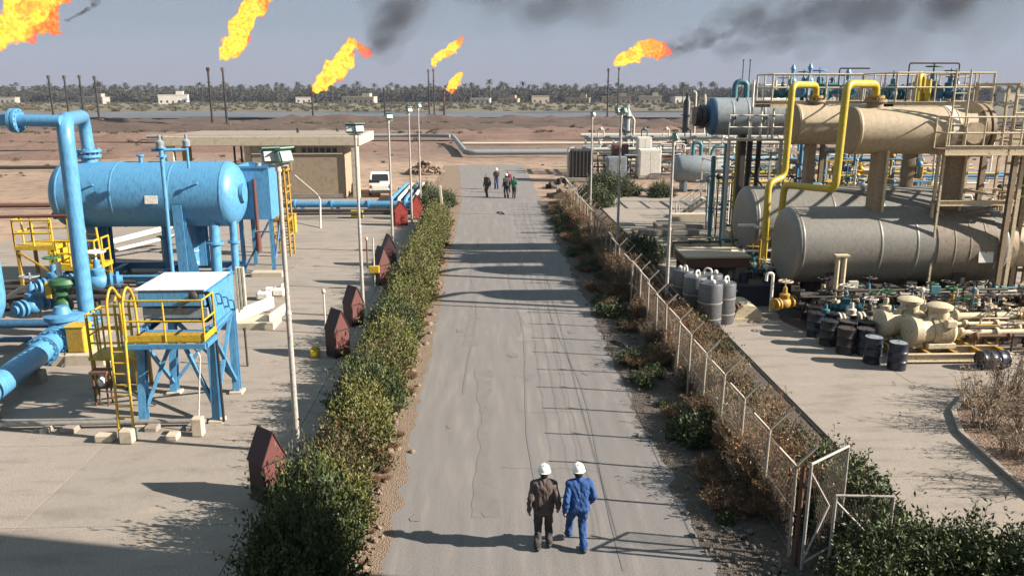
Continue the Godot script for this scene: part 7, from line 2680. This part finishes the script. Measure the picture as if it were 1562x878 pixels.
	scatter("foliage", lowd[1][0], M.leaf, wb, "stuff", weeds)
	scatter("stems", lowd[1][1], M.twig, wb, "stuff", weeds)
	for q in [[5.0, -30.2, 1.1, "dark clump of weeds on the verge under the thick lamp post"], [5.4, -18.8, 1.3, "large dark clump of weeds on the verge near the gate"], [4.7, -22.6, 0.7, "small dark weed alone on the road's right edge"], [5.1, -38.5, 1.0, "dark weed clump on the verge by the second lamp post"], [5.2, -46.0, 1.0, "weed clump on the verge in the shade bars"], [5.0, -53.0, 1.1, "weed clump on the verge near the far fence lamp post"]]:
		var w := plant("weed_clump", lowd[0], Vector3(q[0], 0, q[1]), Vector3(q[2] * 1.3, q[2], q[2]), q[3], "weeds")
	# dry shrubs in the planting bed
	var first := true
	var n := 0
	for q in [[12.9, -19.0], [13.6, -20.3], [14.9, -21.2], [13.9, -18.7], [15.0, -19.8], [12.6, -17.3], [13.7, -17.0], [15.0, -18.2], [12.5, -15.6], [13.5, -15.4], [14.5, -16.4], [16.1, -20.7]]:
		plant("dry_shrub", bedv[n % 2], Vector3(q[0], 0.1, q[1]), Vector3.ONE * rr(0.85, 1.15), "leafless grey brown shrub %s of the kerbed planting bed" % ["at the kerb's left bend", "just inside the rounded corner", "along the far straight", "one step in from the left bend", "in the middle of the far half", "at the kerb below the left bend", "in the centre", "at the right of the middle row", "nearest the kerb's lower left", "second in the near row", "third in the near row", "at the far straight's right end"][n], "shrub", "dry shrubs in the planting bed")
		n += 1
	# stones along both verges, too many to count
	var rock := MB.new()
	rock.tinted = true
	var f := FastNoiseLite.new()
	f.seed = 3
	f.frequency = 0.9
	rock.col = Color(1, 1, 1)
	rock.ball(Vector3.ZERO, Vector3(0.5, 0.32, 0.42), 7, 5)
	for i in rock.v.size():
		rock.v[i] *= 1.0 + 0.8 * f.get_noise_3dv(rock.v[i] * 3.0)
	var pale := []
	var dark := []
	for i in 420:
		var zz := -12.5 - pow(rng.randf(), 1.2) * 45.0
		pale.append(Transform3D(Basis.from_euler(Vector3(rr(0, 3), rr(0, 6), 0)).scaled_local(Vector3.ONE * (0.04 + 0.24 * pow(rng.randf(), 4.0))), Vector3(-2.42 + rng.randfn() * 0.17, 0.02, zz)))
	for i in 1500:
		var zz := -12.5 - pow(rng.randf(), 1.4) * 46.0
		dark.append(Transform3D(Basis.from_euler(Vector3(rr(0, 3), rr(0, 6), 0)).scaled_local(Vector3.ONE * (0.03 + 0.17 * pow(rng.randf(), 4.0))), Vector3(5.0 + rng.randfn() * 0.45, 0.02, zz)))
	var ms: StandardMaterial3D = M.cornice
	tag(scatter("verge_stones", rock.done(), M.verge_sand, pale), "pale stones and clods scattered along the hedge side of the road", "stones", "", "stuff")
	tag(scatter("verge_stones", rock.done(), M.dark_stone, dark), "grey stones and rubbish scattered on the fence side verge", "stones", "", "stuff")


class Field:
	# joins tapered capsules smoothly on a grid and meshes the surface
	var lo: Vector3
	var cell: float
	var nx: int
	var ny: int
	var nz: int
	var d := PackedFloat32Array()
	var own := PackedInt32Array()

	func setup(a: Vector3, b: Vector3, c: float) -> void:
		lo = a
		cell = c
		nx = int((b.x - a.x) / c) + 2
		ny = int((b.y - a.y) / c) + 2
		nz = int((b.z - a.z) / c) + 2
		d.resize(nx * ny * nz)
		d.fill(10.0)
		own.resize(d.size())
		own.fill(0)

	func add(a: Vector3, b: Vector3, ra: float, rb: float, k := 0.03, tag := 0) -> void:
		var g := maxf(ra, rb) + k + cell * 2.5
		var mn := a.min(b) - Vector3.ONE * g - lo
		var mx := a.max(b) + Vector3.ONE * g - lo
		var i0 := maxi(0, int(mn.x / cell))
		var i1 := mini(nx - 1, int(mx.x / cell) + 1)
		var j0 := maxi(0, int(mn.y / cell))
		var j1 := mini(ny - 1, int(mx.y / cell) + 1)
		var k0 := maxi(0, int(mn.z / cell))
		var k1 := mini(nz - 1, int(mx.z / cell) + 1)
		var ab := b - a
		var l2 := maxf(ab.length_squared(), 1e-9)
		for kk in range(k0, k1 + 1):
			for j in range(j0, j1 + 1):
				var row := (kk * ny + j) * nx
				for i in range(i0, i1 + 1):
					var p := lo + Vector3(i, j, kk) * cell
					var t := clampf((p - a).dot(ab) / l2, 0.0, 1.0)
					var e := (p - a - ab * t).length() - lerpf(ra, rb, t)
					var q := row + i
					var o := d[q]
					if e < o:
						own[q] = tag
					var h := maxf(k - absf(e - o), 0.0) / k
					d[q] = minf(e, o) - h * h * k * 0.25

	func crease(sd: int, amp: float) -> void:
		# soft folds in cloth
		var nz_ := FastNoiseLite.new()
		nz_.seed = sd
		nz_.frequency = 7.0
		nz_.fractal_octaves = 2
		var q := 0
		for kk in nz:
			for j in ny:
				for i in nx:
					if absf(d[q]) < amp * 6.0:
						var p := lo + Vector3(i, j, kk) * cell
						d[q] += nz_.get_noise_3d(p.x * 1.3, p.y * 0.9 + p.x, p.z) * amp
					q += 1

	func grow(by: float) -> void:
		for q in d.size():
			d[q] -= by

	func mesh(b: MB, color: Callable) -> void:
		var at := PackedInt32Array()
		at.resize(d.size())
		at.fill(-1)
		var off := [0, 1, nx, nx + 1, nx * ny, nx * ny + 1, nx * ny + nx, nx * ny + nx + 1]
		for kk in nz - 1:
			for j in ny - 1:
				var row := (kk * ny + j) * nx
				for i in nx - 1:
					var q := row + i
					var d0 := d[q]
					if d0 > cell * 4.0:
						continue
					var m := 0
					for c in 8:
						if d[q + off[c]] < 0.0:
							m += 1
					if m == 0 or m == 8:
						continue
					var s := Vector3.ZERO
					var n := 0
					for e in [[0, 1], [2, 3], [4, 5], [6, 7], [0, 2], [1, 3], [4, 6], [5, 7], [0, 4], [1, 5], [2, 6], [3, 7]]:
						var va := d[q + off[e[0]]]
						var vb := d[q + off[e[1]]]
						if (va < 0.0) != (vb < 0.0):
							var t := va / (va - vb)
							var pa := Vector3(e[0] & 1, (e[0] >> 1) & 1, e[0] >> 2)
							var pb := Vector3(e[1] & 1, (e[1] >> 1) & 1, e[1] >> 2)
							s += pa.lerp(pb, t)
							n += 1
					var gr := Vector3(d[q + off[1]] + d[q + off[3]] + d[q + off[5]] + d[q + off[7]] - d[q] - d[q + off[2]] - d[q + off[4]] - d[q + off[6]], d[q + off[2]] + d[q + off[3]] + d[q + off[6]] + d[q + off[7]] - d[q] - d[q + off[1]] - d[q + off[4]] - d[q + off[5]], d[q + off[4]] + d[q + off[5]] + d[q + off[6]] + d[q + off[7]] - d[q] - d[q + off[1]] - d[q + off[2]] - d[q + off[3]])
					var p := lo + (Vector3(i, j, kk) + s / n) * cell
					b.col = color.call(own[q], p)
					at[q] = b.vert(p, gr.normalized())
		for kk in range(1, nz - 1):
			for j in range(1, ny - 1):
				var row := (kk * ny + j) * nx
				for i in range(1, nx - 1):
					var q := row + i
					var inside := d[q] < 0.0
					for ax in 3:
						var st: int = [1, nx, nx * ny][ax]
						if (d[q + st] < 0.0) == inside:
							continue
						var u: int = [nx, nx * ny, 1][ax]
						var w: int = [nx * ny, 1, nx][ax]
						var c0 := at[q - u - w]
						var c1 := at[q - w]
						var c2 := at[q]
						var c3 := at[q - u]
						if c0 < 0 or c1 < 0 or c2 < 0 or c3 < 0:
							continue
						b.face(c0, c1, c2)
						b.face(c0, c2, c3)


func person(label: String, at: Vector3, turn: float, tall: float, pose: Dictionary, fine: bool) -> void:
	# joints for a figure 1.75 m tall that faces -z, scaled to "tall"
	var t := thing("person", label, "person", at, turn)
	t.scale = Vector3.ONE * tall / 1.75
	var cell := 0.014 if fine else 0.03
	var hip := Vector3(0, 0.93 + pose.get("drop", 0.0), 0)
	var chest := hip + Vector3(pose.get("sway", 0.0), 0.36, pose.get("lean", -0.03))
	var neck := chest + Vector3(0, 0.17, -0.01)
	var head := neck + Vector3(pose.get("look", 0.0) * 0.02, 0.14, -0.025)
	var legs := []
	var arms := []
	for s in 2:
		var sx: float = [-1.0, 1.0][s]
		var foot: Vector3 = pose.feet[s]
		var h := hip + Vector3(sx * 0.09, -0.02, 0)
		var ank := foot + Vector3(0, 0.09, 0)
		var gap := (ank - h).length()
		var up := 0.44
		var bend := sqrt(maxf(0.0, up * up - gap * gap * 0.25))
		var knee := (h + ank) * 0.5 + Vector3(sx * 0.01, 0.0, -1.0) * bend
		legs.append([h, knee, ank, foot])
		var sh := chest + Vector3(sx * 0.185, 0.1, 0.0)
		var hand: Vector3 = sh + pose.hands[s]
		var g2 := (hand - sh).length()
		var b2 := sqrt(maxf(0.0, 0.29 * 0.29 - g2 * g2 * 0.25))
		var elb := (sh + hand) * 0.5 + Vector3(sx * 0.25, 0, 1.0).normalized() * b2
		arms.append([sh, elb, hand])
	# the body: one surface from scalp to wrists and ankles, with the hands on finer grids
	var body := MB.new()
	var f := Field.new()
	f.setup(Vector3(-0.62, 0.0, -0.62), Vector3(0.62, 1.95, 0.62), cell)
	f.add(head + Vector3(0, 0.02, 0.015), head + Vector3(0, 0.01, -0.01), 0.092, 0.085, 0.03)
	f.add(head + Vector3(0, -0.06, -0.03), head + Vector3(0, -0.085, -0.055), 0.06, 0.035, 0.03)
	f.add(head + Vector3(0, -0.02, -0.09), head + Vector3(0, -0.04, -0.108), 0.016, 0.014, 0.02)
	for sx in [-1.0, 1.0]:
		f.add(head + Vector3(sx * 0.088, 0.0, 0.01), head + Vector3(sx * 0.094, -0.03, 0.012), 0.018, 0.012, 0.01)
	f.add(neck + Vector3(0, -0.06, 0), head + Vector3(0, -0.05, 0.01), 0.062, 0.052, 0.03)
	f.add(hip, chest, 0.085, 0.09, 0.05)
	f.add(chest + Vector3(-0.13, 0.1, 0), chest + Vector3(0.13, 0.1, 0), 0.05, 0.05, 0.05)
	for s in 2:
		f.add(arms[s][0], arms[s][1], 0.05, 0.04, 0.03)
		f.add(arms[s][1], arms[s][2], 0.04, 0.027, 0.02)
		f.add(legs[s][0], legs[s][1], 0.075, 0.05, 0.04)
		f.add(legs[s][1], legs[s][2], 0.05, 0.035, 0.02)
	f.mesh(body, func(_o, _p): return Color.WHITE)
	for s in 2:
		var sx: float = [-1.0, 1.0][s]
		var w: Vector3 = arms[s][2]
		var dn: Vector3 = (arms[s][2] - arms[s][1]).normalized()
		var fw := (Vector3(0, 0, -1) - dn * dn.dot(Vector3(0, 0, -1))).normalized()
		var inn := dn.cross(fw) * sx
		if inn.x * sx > 0.0:
			inn = -inn
		var hf := Field.new()
		hf.setup(w - Vector3.ONE * 0.15 + dn * 0.06, w + Vector3.ONE * 0.15 + dn * 0.06, 0.0055 if fine else 0.02)
		hf.add(w - dn * 0.02, w + dn * 0.07, 0.026, 0.03, 0.02)
		hf.add(w + dn * 0.05 - fw * 0.02, w + dn * 0.07 + fw * 0.024, 0.022, 0.022, 0.02)
		for k in 4:
			var r := 0.0095 if fine else 0.016
			var b0 := w + dn * 0.085 + fw * (0.031 - k * 0.02)
			var l0: float = [0.036, 0.04, 0.038, 0.03][k]
			var b1 := b0 + (dn + inn * 0.25).normalized() * l0
			var b2 := b1 + (dn * 0.6 + inn * 0.8).normalized() * l0 * 0.8
			hf.add(b0 - dn * 0.02, b1, r, r * 0.95, 0.008)
			hf.add(b1, b2, r * 0.95, r * 0.85, 0.006)
		var th := w + dn * 0.03 + fw * 0.026
		hf.add(th, th + (fw + dn * 0.9 + inn * 0.3).normalized() * 0.04, 0.013, 0.011, 0.012)
		hf.add(th + (fw + dn * 0.9 + inn * 0.3).normalized() * 0.04, th + (fw * 0.7 + dn * 1.6 + inn * 0.7).normalized() * 0.066, 0.011, 0.009, 0.006)
		hf.mesh(body, func(_o, _p): return Color.WHITE)
	part(t, "body", body, M.skin)
	# clothes follow the body, a little wider, and end at neck, wrists and ankles
	var top := MB.new()
	f = Field.new()
	f.setup(Vector3(-0.62, 0.6, -0.62), Vector3(0.62, 1.75, 0.62), cell)
	var fat: float = pose.get("fat", 1.0)
	for sx in [-1.0, 1.0]:
		f.add(hip + Vector3(sx * 0.075, pose.get("hem", -0.02), 0.0), chest + Vector3(sx * 0.085, 0.02, 0), 0.118 * fat, 0.128 * fat, 0.1)
		f.add(chest + Vector3(sx * 0.04, 0.13, 0.0), chest + Vector3(sx * 0.16, 0.1, 0.0), 0.075, 0.074, 0.06)
	f.add(neck + Vector3(0, -0.06, 0.0), neck + Vector3(0, 0.0, -0.005), 0.078, 0.07, 0.03)
	for s in 2:
		f.add(arms[s][0], arms[s][1], 0.072, 0.06, 0.035)
		f.add(arms[s][1], arms[s][2], 0.06, 0.048, 0.02)
		f.add((arms[s][1] + arms[s][2]) * 0.5, (arms[s][1] + arms[s][2]) * 0.5 + Vector3(0.012, 0, 0.01), 0.057, 0.057, 0.02)
	if fine:
		f.crease(int(at.x * 100), 0.017)
	f.mesh(top, func(_o, _p): return Color.WHITE)
	part(t, pose.get("top_name", "jacket"), top, pose.top)
	var leg := MB.new()
	f = Field.new()
	f.setup(Vector3(-0.45, 0.02, -0.62), Vector3(0.45, 1.15, 0.62), cell)
	for s in 2:
		var sx: float = [-1.0, 1.0][s]
		f.add(hip + Vector3(sx * 0.06, 0.04, 0.0), legs[s][0], 0.115, 0.108, 0.05)
		f.add(legs[s][0], legs[s][1], 0.104, 0.078, 0.045)
		f.add(legs[s][1], legs[s][2] + Vector3(0, -0.01, 0), 0.078, 0.066, 0.03)
		f.add(legs[s][2] + Vector3(0, 0.07, 0.012), legs[s][2] + Vector3(0, -0.02, 0.0), 0.074, 0.073, 0.02)
	if fine:
		f.crease(int(at.x * 50), 0.02)
	f.mesh(leg, func(_o, _p): return Color.WHITE)
	part(t, "trousers", leg, pose.legs)
	for s in 2:
		var sx: float = [-1.0, 1.0][s]
		var ft: Vector3 = legs[s][3]
		var lift: float = pose.get("lift", [0.0, 0.0])[s]
		var sh := MB.new()
		f = Field.new()
		f.setup(ft + Vector3(-0.15, -0.06, -0.32), ft + Vector3(0.15, 0.24, 0.22), 0.01 if fine else 0.025)
		var heel := ft + Vector3(0, 0.035 + lift, 0.055)
		var toe := ft + Vector3(sx * 0.03, 0.03 - lift * 0.5, -0.15)
		f.add(heel, toe, 0.045, 0.036, 0.03)
		f.add(heel.lerp(toe, 0.35) + Vector3(0, 0.03, 0), ft + Vector3(0, 0.12, 0.01), 0.045, 0.045, 0.03)
		f.mesh(sh, func(_o, _p): return Color.WHITE)
		part(t, "boot", sh, M.boot)
	if pose.get("helmet", true):
		var hm := MB.new()
		var o := Transform3D(Basis.from_euler(Vector3(-0.08, 0, 0)), head + Vector3(0, 0.035, 0.005))
		hm.lathe([[0.118, 0.0], [0.122, 0.02], [0.12, 0.06], [0.104, 0.1], [0.07, 0.13], [0.03, 0.142], [0.0, 0.144]], Transform3D(o.basis.scaled_local(Vector3(0.95, 1, 1.08)), o.origin), 22)
		hm.obox(o * Transform3D(Basis(), Vector3(0, 0.13, 0.0)), Vector3(0.03, 0.03, 0.17), 0.012)
		var hh := part(t, "hard_hat", hm, M.helmet)
		hm = MB.new()
		hm.lathe([[0.112, 0.004], [0.142, -0.006], [0.14, -0.014], [0.11, -0.004]], Transform3D(o.basis.scaled_local(Vector3(0.95, 1, 1.12)), o.origin + Vector3(0, 0, -0.012)), 22)
		part(hh, "brim", hm, M.helmet)
	if pose.get("hair", true):
		var hr := MB.new()
		f = Field.new()
		f.setup(head + Vector3(-0.15, -0.15, -0.15), head + Vector3(0.15, 0.17, 0.17), 0.012 if fine else 0.025)
		f.add(head + Vector3(0, 0.03, 0.03), head + Vector3(0, -0.03, 0.045), 0.095, 0.075, 0.02)
		f.mesh(hr, func(_o, _p): return Color.WHITE)
		part(t, "hair", hr, M.black)


func make_people() -> void:
	person("person in a dark brown jacket and trousers with a white hard hat, seen from behind", Vector3(1.05, 0.012, -13.78), -0.05, 1.72, {"feet": [Vector3(-0.11, 0, 0.03), Vector3(0.12, 0, -0.1)], "hands": [Vector3(-0.09, -0.54, 0.04), Vector3(0.1, -0.5, 0.02)], "top": M.cloth_brown, "legs": M.cloth_dark, "fat": 1.1, "hem": -0.06, "look": 0.3}, true)
	person("person in a blue coverall with a white hard hat walking beside the one in brown", Vector3(1.72, 0.012, -13.72), 0.06, 1.78, {"feet": [Vector3(-0.12, 0.05, -0.38), Vector3(0.1, 0, 0.06)], "lift": [0.07, 0.0], "hands": [Vector3(-0.09, -0.52, 0.1), Vector3(0.1, -0.46, -0.16)], "top": M.cloth_blue, "legs": M.cloth_blue, "drop": -0.02, "top_name": "coverall", "look": -0.8}, true)
	var walk := [Vector3(-0.1, 0, -0.16), Vector3(0.1, 0.02, 0.14)]
	var stand := [Vector3(-0.11, 0, 0.0), Vector3(0.11, 0, 0.03)]
	var down := [Vector3(-0.09, -0.54, 0.0), Vector3(0.1, -0.54, 0.0)]
	var front := [Vector3(0.02, -0.36, -0.22), Vector3(-0.02, -0.36, -0.22)]
	person("far person in dark clothes standing alone at the left of the road group", Vector3(0.1, 0.012, -66.5), 2.6, 1.95, {"feet": walk, "hands": down, "top": M.cloth_dark, "legs": M.cloth_dark, "helmet": false}, false)
	person("far person with a white hard hat and blue trousers amid the road group", Vector3(0.95, 0.012, -72.0), 3.1, 1.85, {"feet": stand, "hands": front, "top": M.cloth_dark, "legs": M.cloth_blue}, false)
	person("far person in a dark shirt with white sleeves beside the one in green", Vector3(1.7, 0.012, -66.0), 0.3, 1.95, {"feet": stand, "hands": down, "top": M.cloth_dark, "legs": M.cloth_dark}, false)
	person("far person in a green jacket at the right of the road group", Vector3(2.3, 0.012, -65.6), -0.2, 1.8, {"feet": walk, "hands": front, "top": M.cloth_green, "legs": M.cloth_dark, "helmet": false}, false)
	person("far person in a reddish jacket half hidden behind the one in green", Vector3(1.95, 0.012, -69.5), 2.9, 1.9, {"feet": stand, "hands": down, "top": M.cloth_red, "legs": M.cloth_dark, "helmet": false}, false)


func flare_stack(label: String, at: Vector3, h: float, r := 0.32) -> void:
	var t := thing("flare_stack", label, "flare stack", at, 0, "dark flare stacks beyond the banks")
	var b := MB.new()
	b.bar(Vector3(0, -0.3, 0), Vector3(0, h, 0), r, 10, r * 0.85)
	part(t, "pipe", b, M.black)
	b = MB.new()
	b.bar(Vector3(0, h - 0.9, 0), Vector3(0, h + 0.02, 0), r * 1.5, 10, r * 1.35)
	part(t, "tip", b, M.iron)
	b = MB.new()
	b.flange(Vector3(0, h * 0.75, 0), Vector3.UP, r * 1.9, 0.2)
	part(t, "collar", b, M.iron)
	b = MB.new()
	b.box(Vector3(0, 0.3, 0), Vector3(2.0, 1.0, 2.0), 0.1)
	part(t, "base", b, M.dark_soil)


func flame(label: String, blobs: Array, sd: int, cell: float) -> void:
	# a billowing flame: noise eats into blobs joined along its path; each blob is [x, y, radius, redness]
	var z: float = blobs[0][4]
	var at := Vector3(blobs[0][0], blobs[0][1], z)
	var t := thing("flame", label, "flame", at)
	var lo := Vector3.INF
	var hi := -Vector3.INF
	for q in blobs:
		lo = lo.min(Vector3(q[0], q[1], z) - Vector3.ONE * (q[2] * 2.0))
		hi = hi.max(Vector3(q[0], q[1], z) + Vector3.ONE * (q[2] * 2.0))
	var nf := FastNoiseLite.new()
	nf.seed = sd
	nf.noise_type = FastNoiseLite.TYPE_SIMPLEX
	nf.frequency = 0.22
	nf.fractal_octaves = 4
	var k := 0
	for pass_ in 2:
		var f := Field.new()
		f.setup(lo - at, hi - at, cell)
		var g := RandomNumberGenerator.new()
		g.seed = sd
		for i in blobs.size():
			var q: Array = blobs[i]
			var c := Vector3(q[0] - at.x, q[1] - at.y, 0)
			var n: Array = blobs[mini(i + 1, blobs.size() - 1)]
			var c2 := c.lerp(Vector3(n[0] - at.x, n[1] - at.y, 0), 0.5)
			if pass_ == 0:
				if q[3] < 0.95:
					f.add(c, c2, q[2] * 0.86, q[2] * 0.75, q[2] * 0.3, int(q[3] * 10))
					for j in 4:
						var o: Vector3 = Vector3(g.randfn(), g.randfn(), g.randfn()).normalized() * q[2] * 0.7
						f.add(c + o, c + o + Vector3(0.3, 0.4, 0) * q[2], q[2] * 0.42, q[2] * 0.22, q[2] * 0.2, int(q[3] * 10) + (2 if j == 0 else 0))
			else:
				if q[3] > 0.25 or i > blobs.size() - 3:
					f.add(c, c2, q[2] * 1.0, q[2] * 0.8, q[2] * 0.3, 10)
				var o: Vector3 = Vector3(g.randf_range(-0.3, 0.9), g.randf_range(-0.9, 0.5), g.randf_range(-0.8, 0.8)) * q[2]
				f.add(c + o, c + o + Vector3(0.7, 0.3, 0) * q[2], q[2] * 0.5, q[2] * 0.15, q[2] * 0.2, 10)
		var w := 0
		for kk in f.nz:
			for j in f.ny:
				for i in f.nx:
					if f.d[w] < 6.0:
						f.d[w] += nf.get_noise_3d(i, j, kk) * cell * 2.4 + nf.get_noise_3d(i * 0.3 + 200.0, j * 0.3, kk * 0.3) * cell * 4.2
					w += 1
		var b := MB.new()
		b.tinted = true
		var heat := func(own: int, p: Vector3) -> Color:
			var u := nf.get_noise_3dv(p / cell * 1.7 + Vector3.ONE * 40.0)
			var r := own / 10.0
			if pass_ == 1:
				return Color(0.5, 0.07 + 0.05 * u, 0.02, clampf(0.42 + u * 0.5, 0.1, 0.75))
			var yellow := Color(0.62, 0.47 + 0.12 * u, 0.02)
			var orange := Color(0.55, 0.16, 0.01)
			var red := Color(0.33, 0.05, 0.012)
			var c := yellow.lerp(Color(0.62, 0.56, 0.18), clampf(u * 1.6, 0.0, 0.8))
			c = c.lerp(orange, clampf(-u * 2.4 - 0.5 + r * 1.4, 0.0, 1.0))
			c = c.lerp(red, clampf(r * 1.3 - 0.6 - u, 0.0, 1.0) * (1.0 if r > 0.3 else 0.0))
			return c
		f.mesh(b, heat)
		if b.v.size() > 0:
			part(t, "core" if pass_ == 0 else "wisp", b, M.flame if pass_ == 0 else M.flame_wisp)
		if pass_ == 0:
			# thinner burning gas round the core
			for shell in 2:
				f.grow(cell * 0.5)
				b = MB.new()
				b.tinted = true
				var fade := func(own: int, p: Vector3) -> Color:
					var u := nf.get_noise_3dv(p / cell * 1.3 + Vector3.ONE * 90.0)
					var hot := Color(0.62, 0.42, 0.04) if shell == 0 else Color(0.58, 0.25, 0.03)
					var c := hot.lerp(Color(0.45, 0.07, 0.02), clampf(own / 10.0 + u, 0.0, 1.0))
					c.a = clampf((0.5 if shell == 0 else 0.26) + u * 0.6, 0.03, 0.8)
					return c
				f.mesh(b, fade)
				part(t, "outer_flame", b, M.flame_wisp)
		k += 1
	var l := OmniLight3D.new()
	l.name = "flame_light"
	t.add_child(l)
	l.position = Vector3(0, -3.0, 3.0)
	l.light_color = Color(1.0, 0.6, 0.2)
	l.light_energy = 8.0
	l.light_size = 0.5
	l.omni_range = 60.0
	l.omni_attenuation = 2.0
	l.shadow_enabled = true


func smoke(label: String, path: Array, r0: float, r1: float, count: int, spread: float, thick: float, sd: int) -> void:
	# a drifting plume made of many soft banks of soot
	var g := RandomNumberGenerator.new()
	g.seed = sd
	var t := thing("smoke_plume", label, "smoke", path[0])
	t.set_meta("kind", "stuff")
	var c := Curve3D.new()
	for p in path:
		c.add_point(p - path[0])
	var total := c.get_baked_length()
	for k in count:
		var u := (k + g.randf()) / count
		var r := lerpf(r0, r1, u) * g.randf_range(0.5, 1.25)
		var p := c.sample_baked(u * total) + Vector3(g.randfn(), g.randfn(), g.randfn() * 0.6) * spread * (0.25 + u)
		var v := FogVolume.new()
		v.name = numbered("smoke_puff", t)
		v.shape = RenderingServer.FOG_VOLUME_SHAPE_ELLIPSOID
		v.size = Vector3(r * 2 * g.randf_range(0.9, 1.8), r * 2 * g.randf_range(0.55, 1.1), r * 2)
		v.rotation.z = g.randf_range(-0.2, 0.9)
		var fm := FogMaterial.new()
		fm.resource_name = "soot"
		fm.density = thick * g.randf_range(0.5, 1.5) * (1.0 - 0.55 * u) / r
		fm.albedo = lin(0.1, 0.095, 0.1)
		v.material = fm
		t.add_child(v, true)
		v.position = p


func make_flares() -> void:
	for q in [[-121.4, -234, 12.7, "first of four dark stacks in a row, counted from the left"], [-117.6, -235, 12.7, "second of four dark stacks in a row, counted from the left"], [-113.9, -236, 12.8, "third of four dark stacks in a row, counted from the left"], [-110.2, -237, 12.6, "last of four dark stacks in a row, beside the blue arch pipe"], [-64.5, -206, 14.1, "right stack of the pair under the tall yellow flame"], [-68.1, -206, 14.1, "left stack of the pair under the tall yellow flame"], [-50.4, -241, 8.2, "short stack right below the middle flame"], [-18.9, -277, 15.4, "left stack of the slim pair under the small high flame"], [-17.2, -277, 15.6, "right stack of the slim pair under the small high flame"], [-12.0, -240, 8.6, "short thick stack below the small low flame"], [48.2, -297, 16.6, "stack directly below the red orange flame"], [37.4, -250, 15.1, "slim bare stack left of the red orange flame"], [-32.0, -262, 9.5, "thin bare stack between the middle flame and the slim pair"], [-116.0, -190, 17.0, "tall stack outside the left edge under the big flame"], [132.0, -420, 24.0, "faint thin far stack above the white frame, left one"], [135.5, -420, 24.0, "faint thin far stack above the white frame, right one"]]:
		flare_stack(q[3], Vector3(q[0], 0, q[1]), q[2], 0.3 if q[2] < 10 or absf(q[0]) > 60 else 0.26)
	var z := -190.0
	flame("biggest flame, cut by the top left corner", [[-109.7, 19.4, 2.49, 0.0, z], [-105.9, 21.6, 2.96, 0.0], [-102.5, 23.8, 3.11, 0.0], [-103.6, 26.0, 2.33, 0.0], [-99.3, 26.1, 3.11, 0.0], [-96.7, 28.5, 2.8, 0.2], [-98.8, 21.6, 1.09, 0.6], [-97.2, 22.7, 1.56, 0.8], [-93.4, 29.4, 1.87, 0.8]], 5, 0.42)
	z = -206.0
	flame("tall yellow flame above the pair of stacks, cut by the top edge", [[-63.7, 17.5, 1.69, 0.0, z], [-62.0, 18.6, 1.86, 0.0], [-60.5, 20.4, 2.02, 0.0], [-59.6, 22.7, 2.02, 0.0], [-58.5, 25.0, 2.19, 0.0], [-57.1, 27.4, 2.36, 0.0], [-55.1, 29.8, 2.7, 0.0], [-53.1, 32.2, 2.53, 0.3]], 6, 0.36)
	z = -241.0
	flame("middle flame above the short stack with a red tail to the right", [[-48.4, 9.9, 1.18, 0.0, z], [-47.0, 11.2, 1.78, 0.0], [-44.9, 13.0, 1.97, 0.0], [-42.7, 14.8, 2.37, 0.0], [-40.5, 17.0, 2.37, 0.0], [-39.3, 19.4, 1.97, 0.0], [-38.2, 21.6, 1.18, 0.3], [-36.4, 21.4, 0.99, 0.9], [-35.3, 19.8, 0.99, 1.0], [-33.9, 18.9, 0.99, 1.0]], 7, 0.34)
	z = -277.0
	flame("small high flame blowing right above the slim pair of stacks", [[-16.9, 17.3, 0.57, 0.0, z], [-15.1, 19.2, 1.13, 0.0], [-13.2, 20.6, 1.7, 0.0], [-11.0, 22.1, 1.59, 0.0], [-8.8, 23.4, 1.13, 0.6], [-7.7, 24.8, 0.68, 0.9]], 8, 0.3)
	z = -240.5
	flame("smallest flame, low on the short thick stack", [[-10.7, 9.3, 0.98, 0.0, z], [-9.5, 10.6, 1.18, 0.0], [-8.2, 11.7, 0.89, 0.0], [-7.0, 13.0, 0.39, 0.0]], 9, 0.26)
	z = -297.5
	flame("red orange flame blowing right into black smoke", [[47.2, 18.4, 1.22, 0.0, z], [49.5, 19.6, 1.95, 0.0], [52.3, 20.7, 2.31, 0.0], [55.1, 21.4, 2.31, 0.1], [57.7, 22.8, 2.68, 0.4], [60.3, 23.7, 2.68, 0.6], [62.7, 21.9, 1.71, 0.8], [64.3, 24.1, 1.46, 1.0], [66.0, 22.3, 0.97, 1.0]], 10, 0.38)
	smoke("dark smoke column rising from the middle flame's red tail", [Vector3(-33, 19, -241), Vector3(-28, 23, -241), Vector3(-26, 28, -242), Vector3(-23, 34, -243), Vector3(-18, 41, -245)], 1.4, 9.0, 54, 4.2, 0.085, 3)
	smoke("long black smoke drifting right from the red orange flame", [Vector3(64, 22.6, -298), Vector3(70, 23.5, -299), Vector3(77, 28, -300), Vector3(92, 34, -301), Vector3(119, 36, -303), Vector3(159, 40, -305), Vector3(190, 44, -308)], 1.6, 12.0, 150, 7.0, 0.09, 4)
	smoke("low thin smoke trail right of the red orange flame", [Vector3(66, 22.5, -300), Vector3(76, 24.5, -301), Vector3(90, 24, -302), Vector3(112, 28, -303)], 1.3, 5.5, 40, 2.4, 0.1, 5)
	smoke("faint smoke patch high between the flames", [Vector3(-8, 44, -300), Vector3(18, 38, -300), Vector3(35, 38, -300), Vector3(55, 44, -300)], 6.0, 11.0, 44, 5.0, 0.06, 6)
	smoke("thin dark wisp right of the biggest flame", [Vector3(-93, 23.6, -190), Vector3(-90, 25, -190), Vector3(-86.4, 27, -190), Vector3(-85, 31, -190)], 0.4, 0.8, 16, 0.18, 0.4, 7)
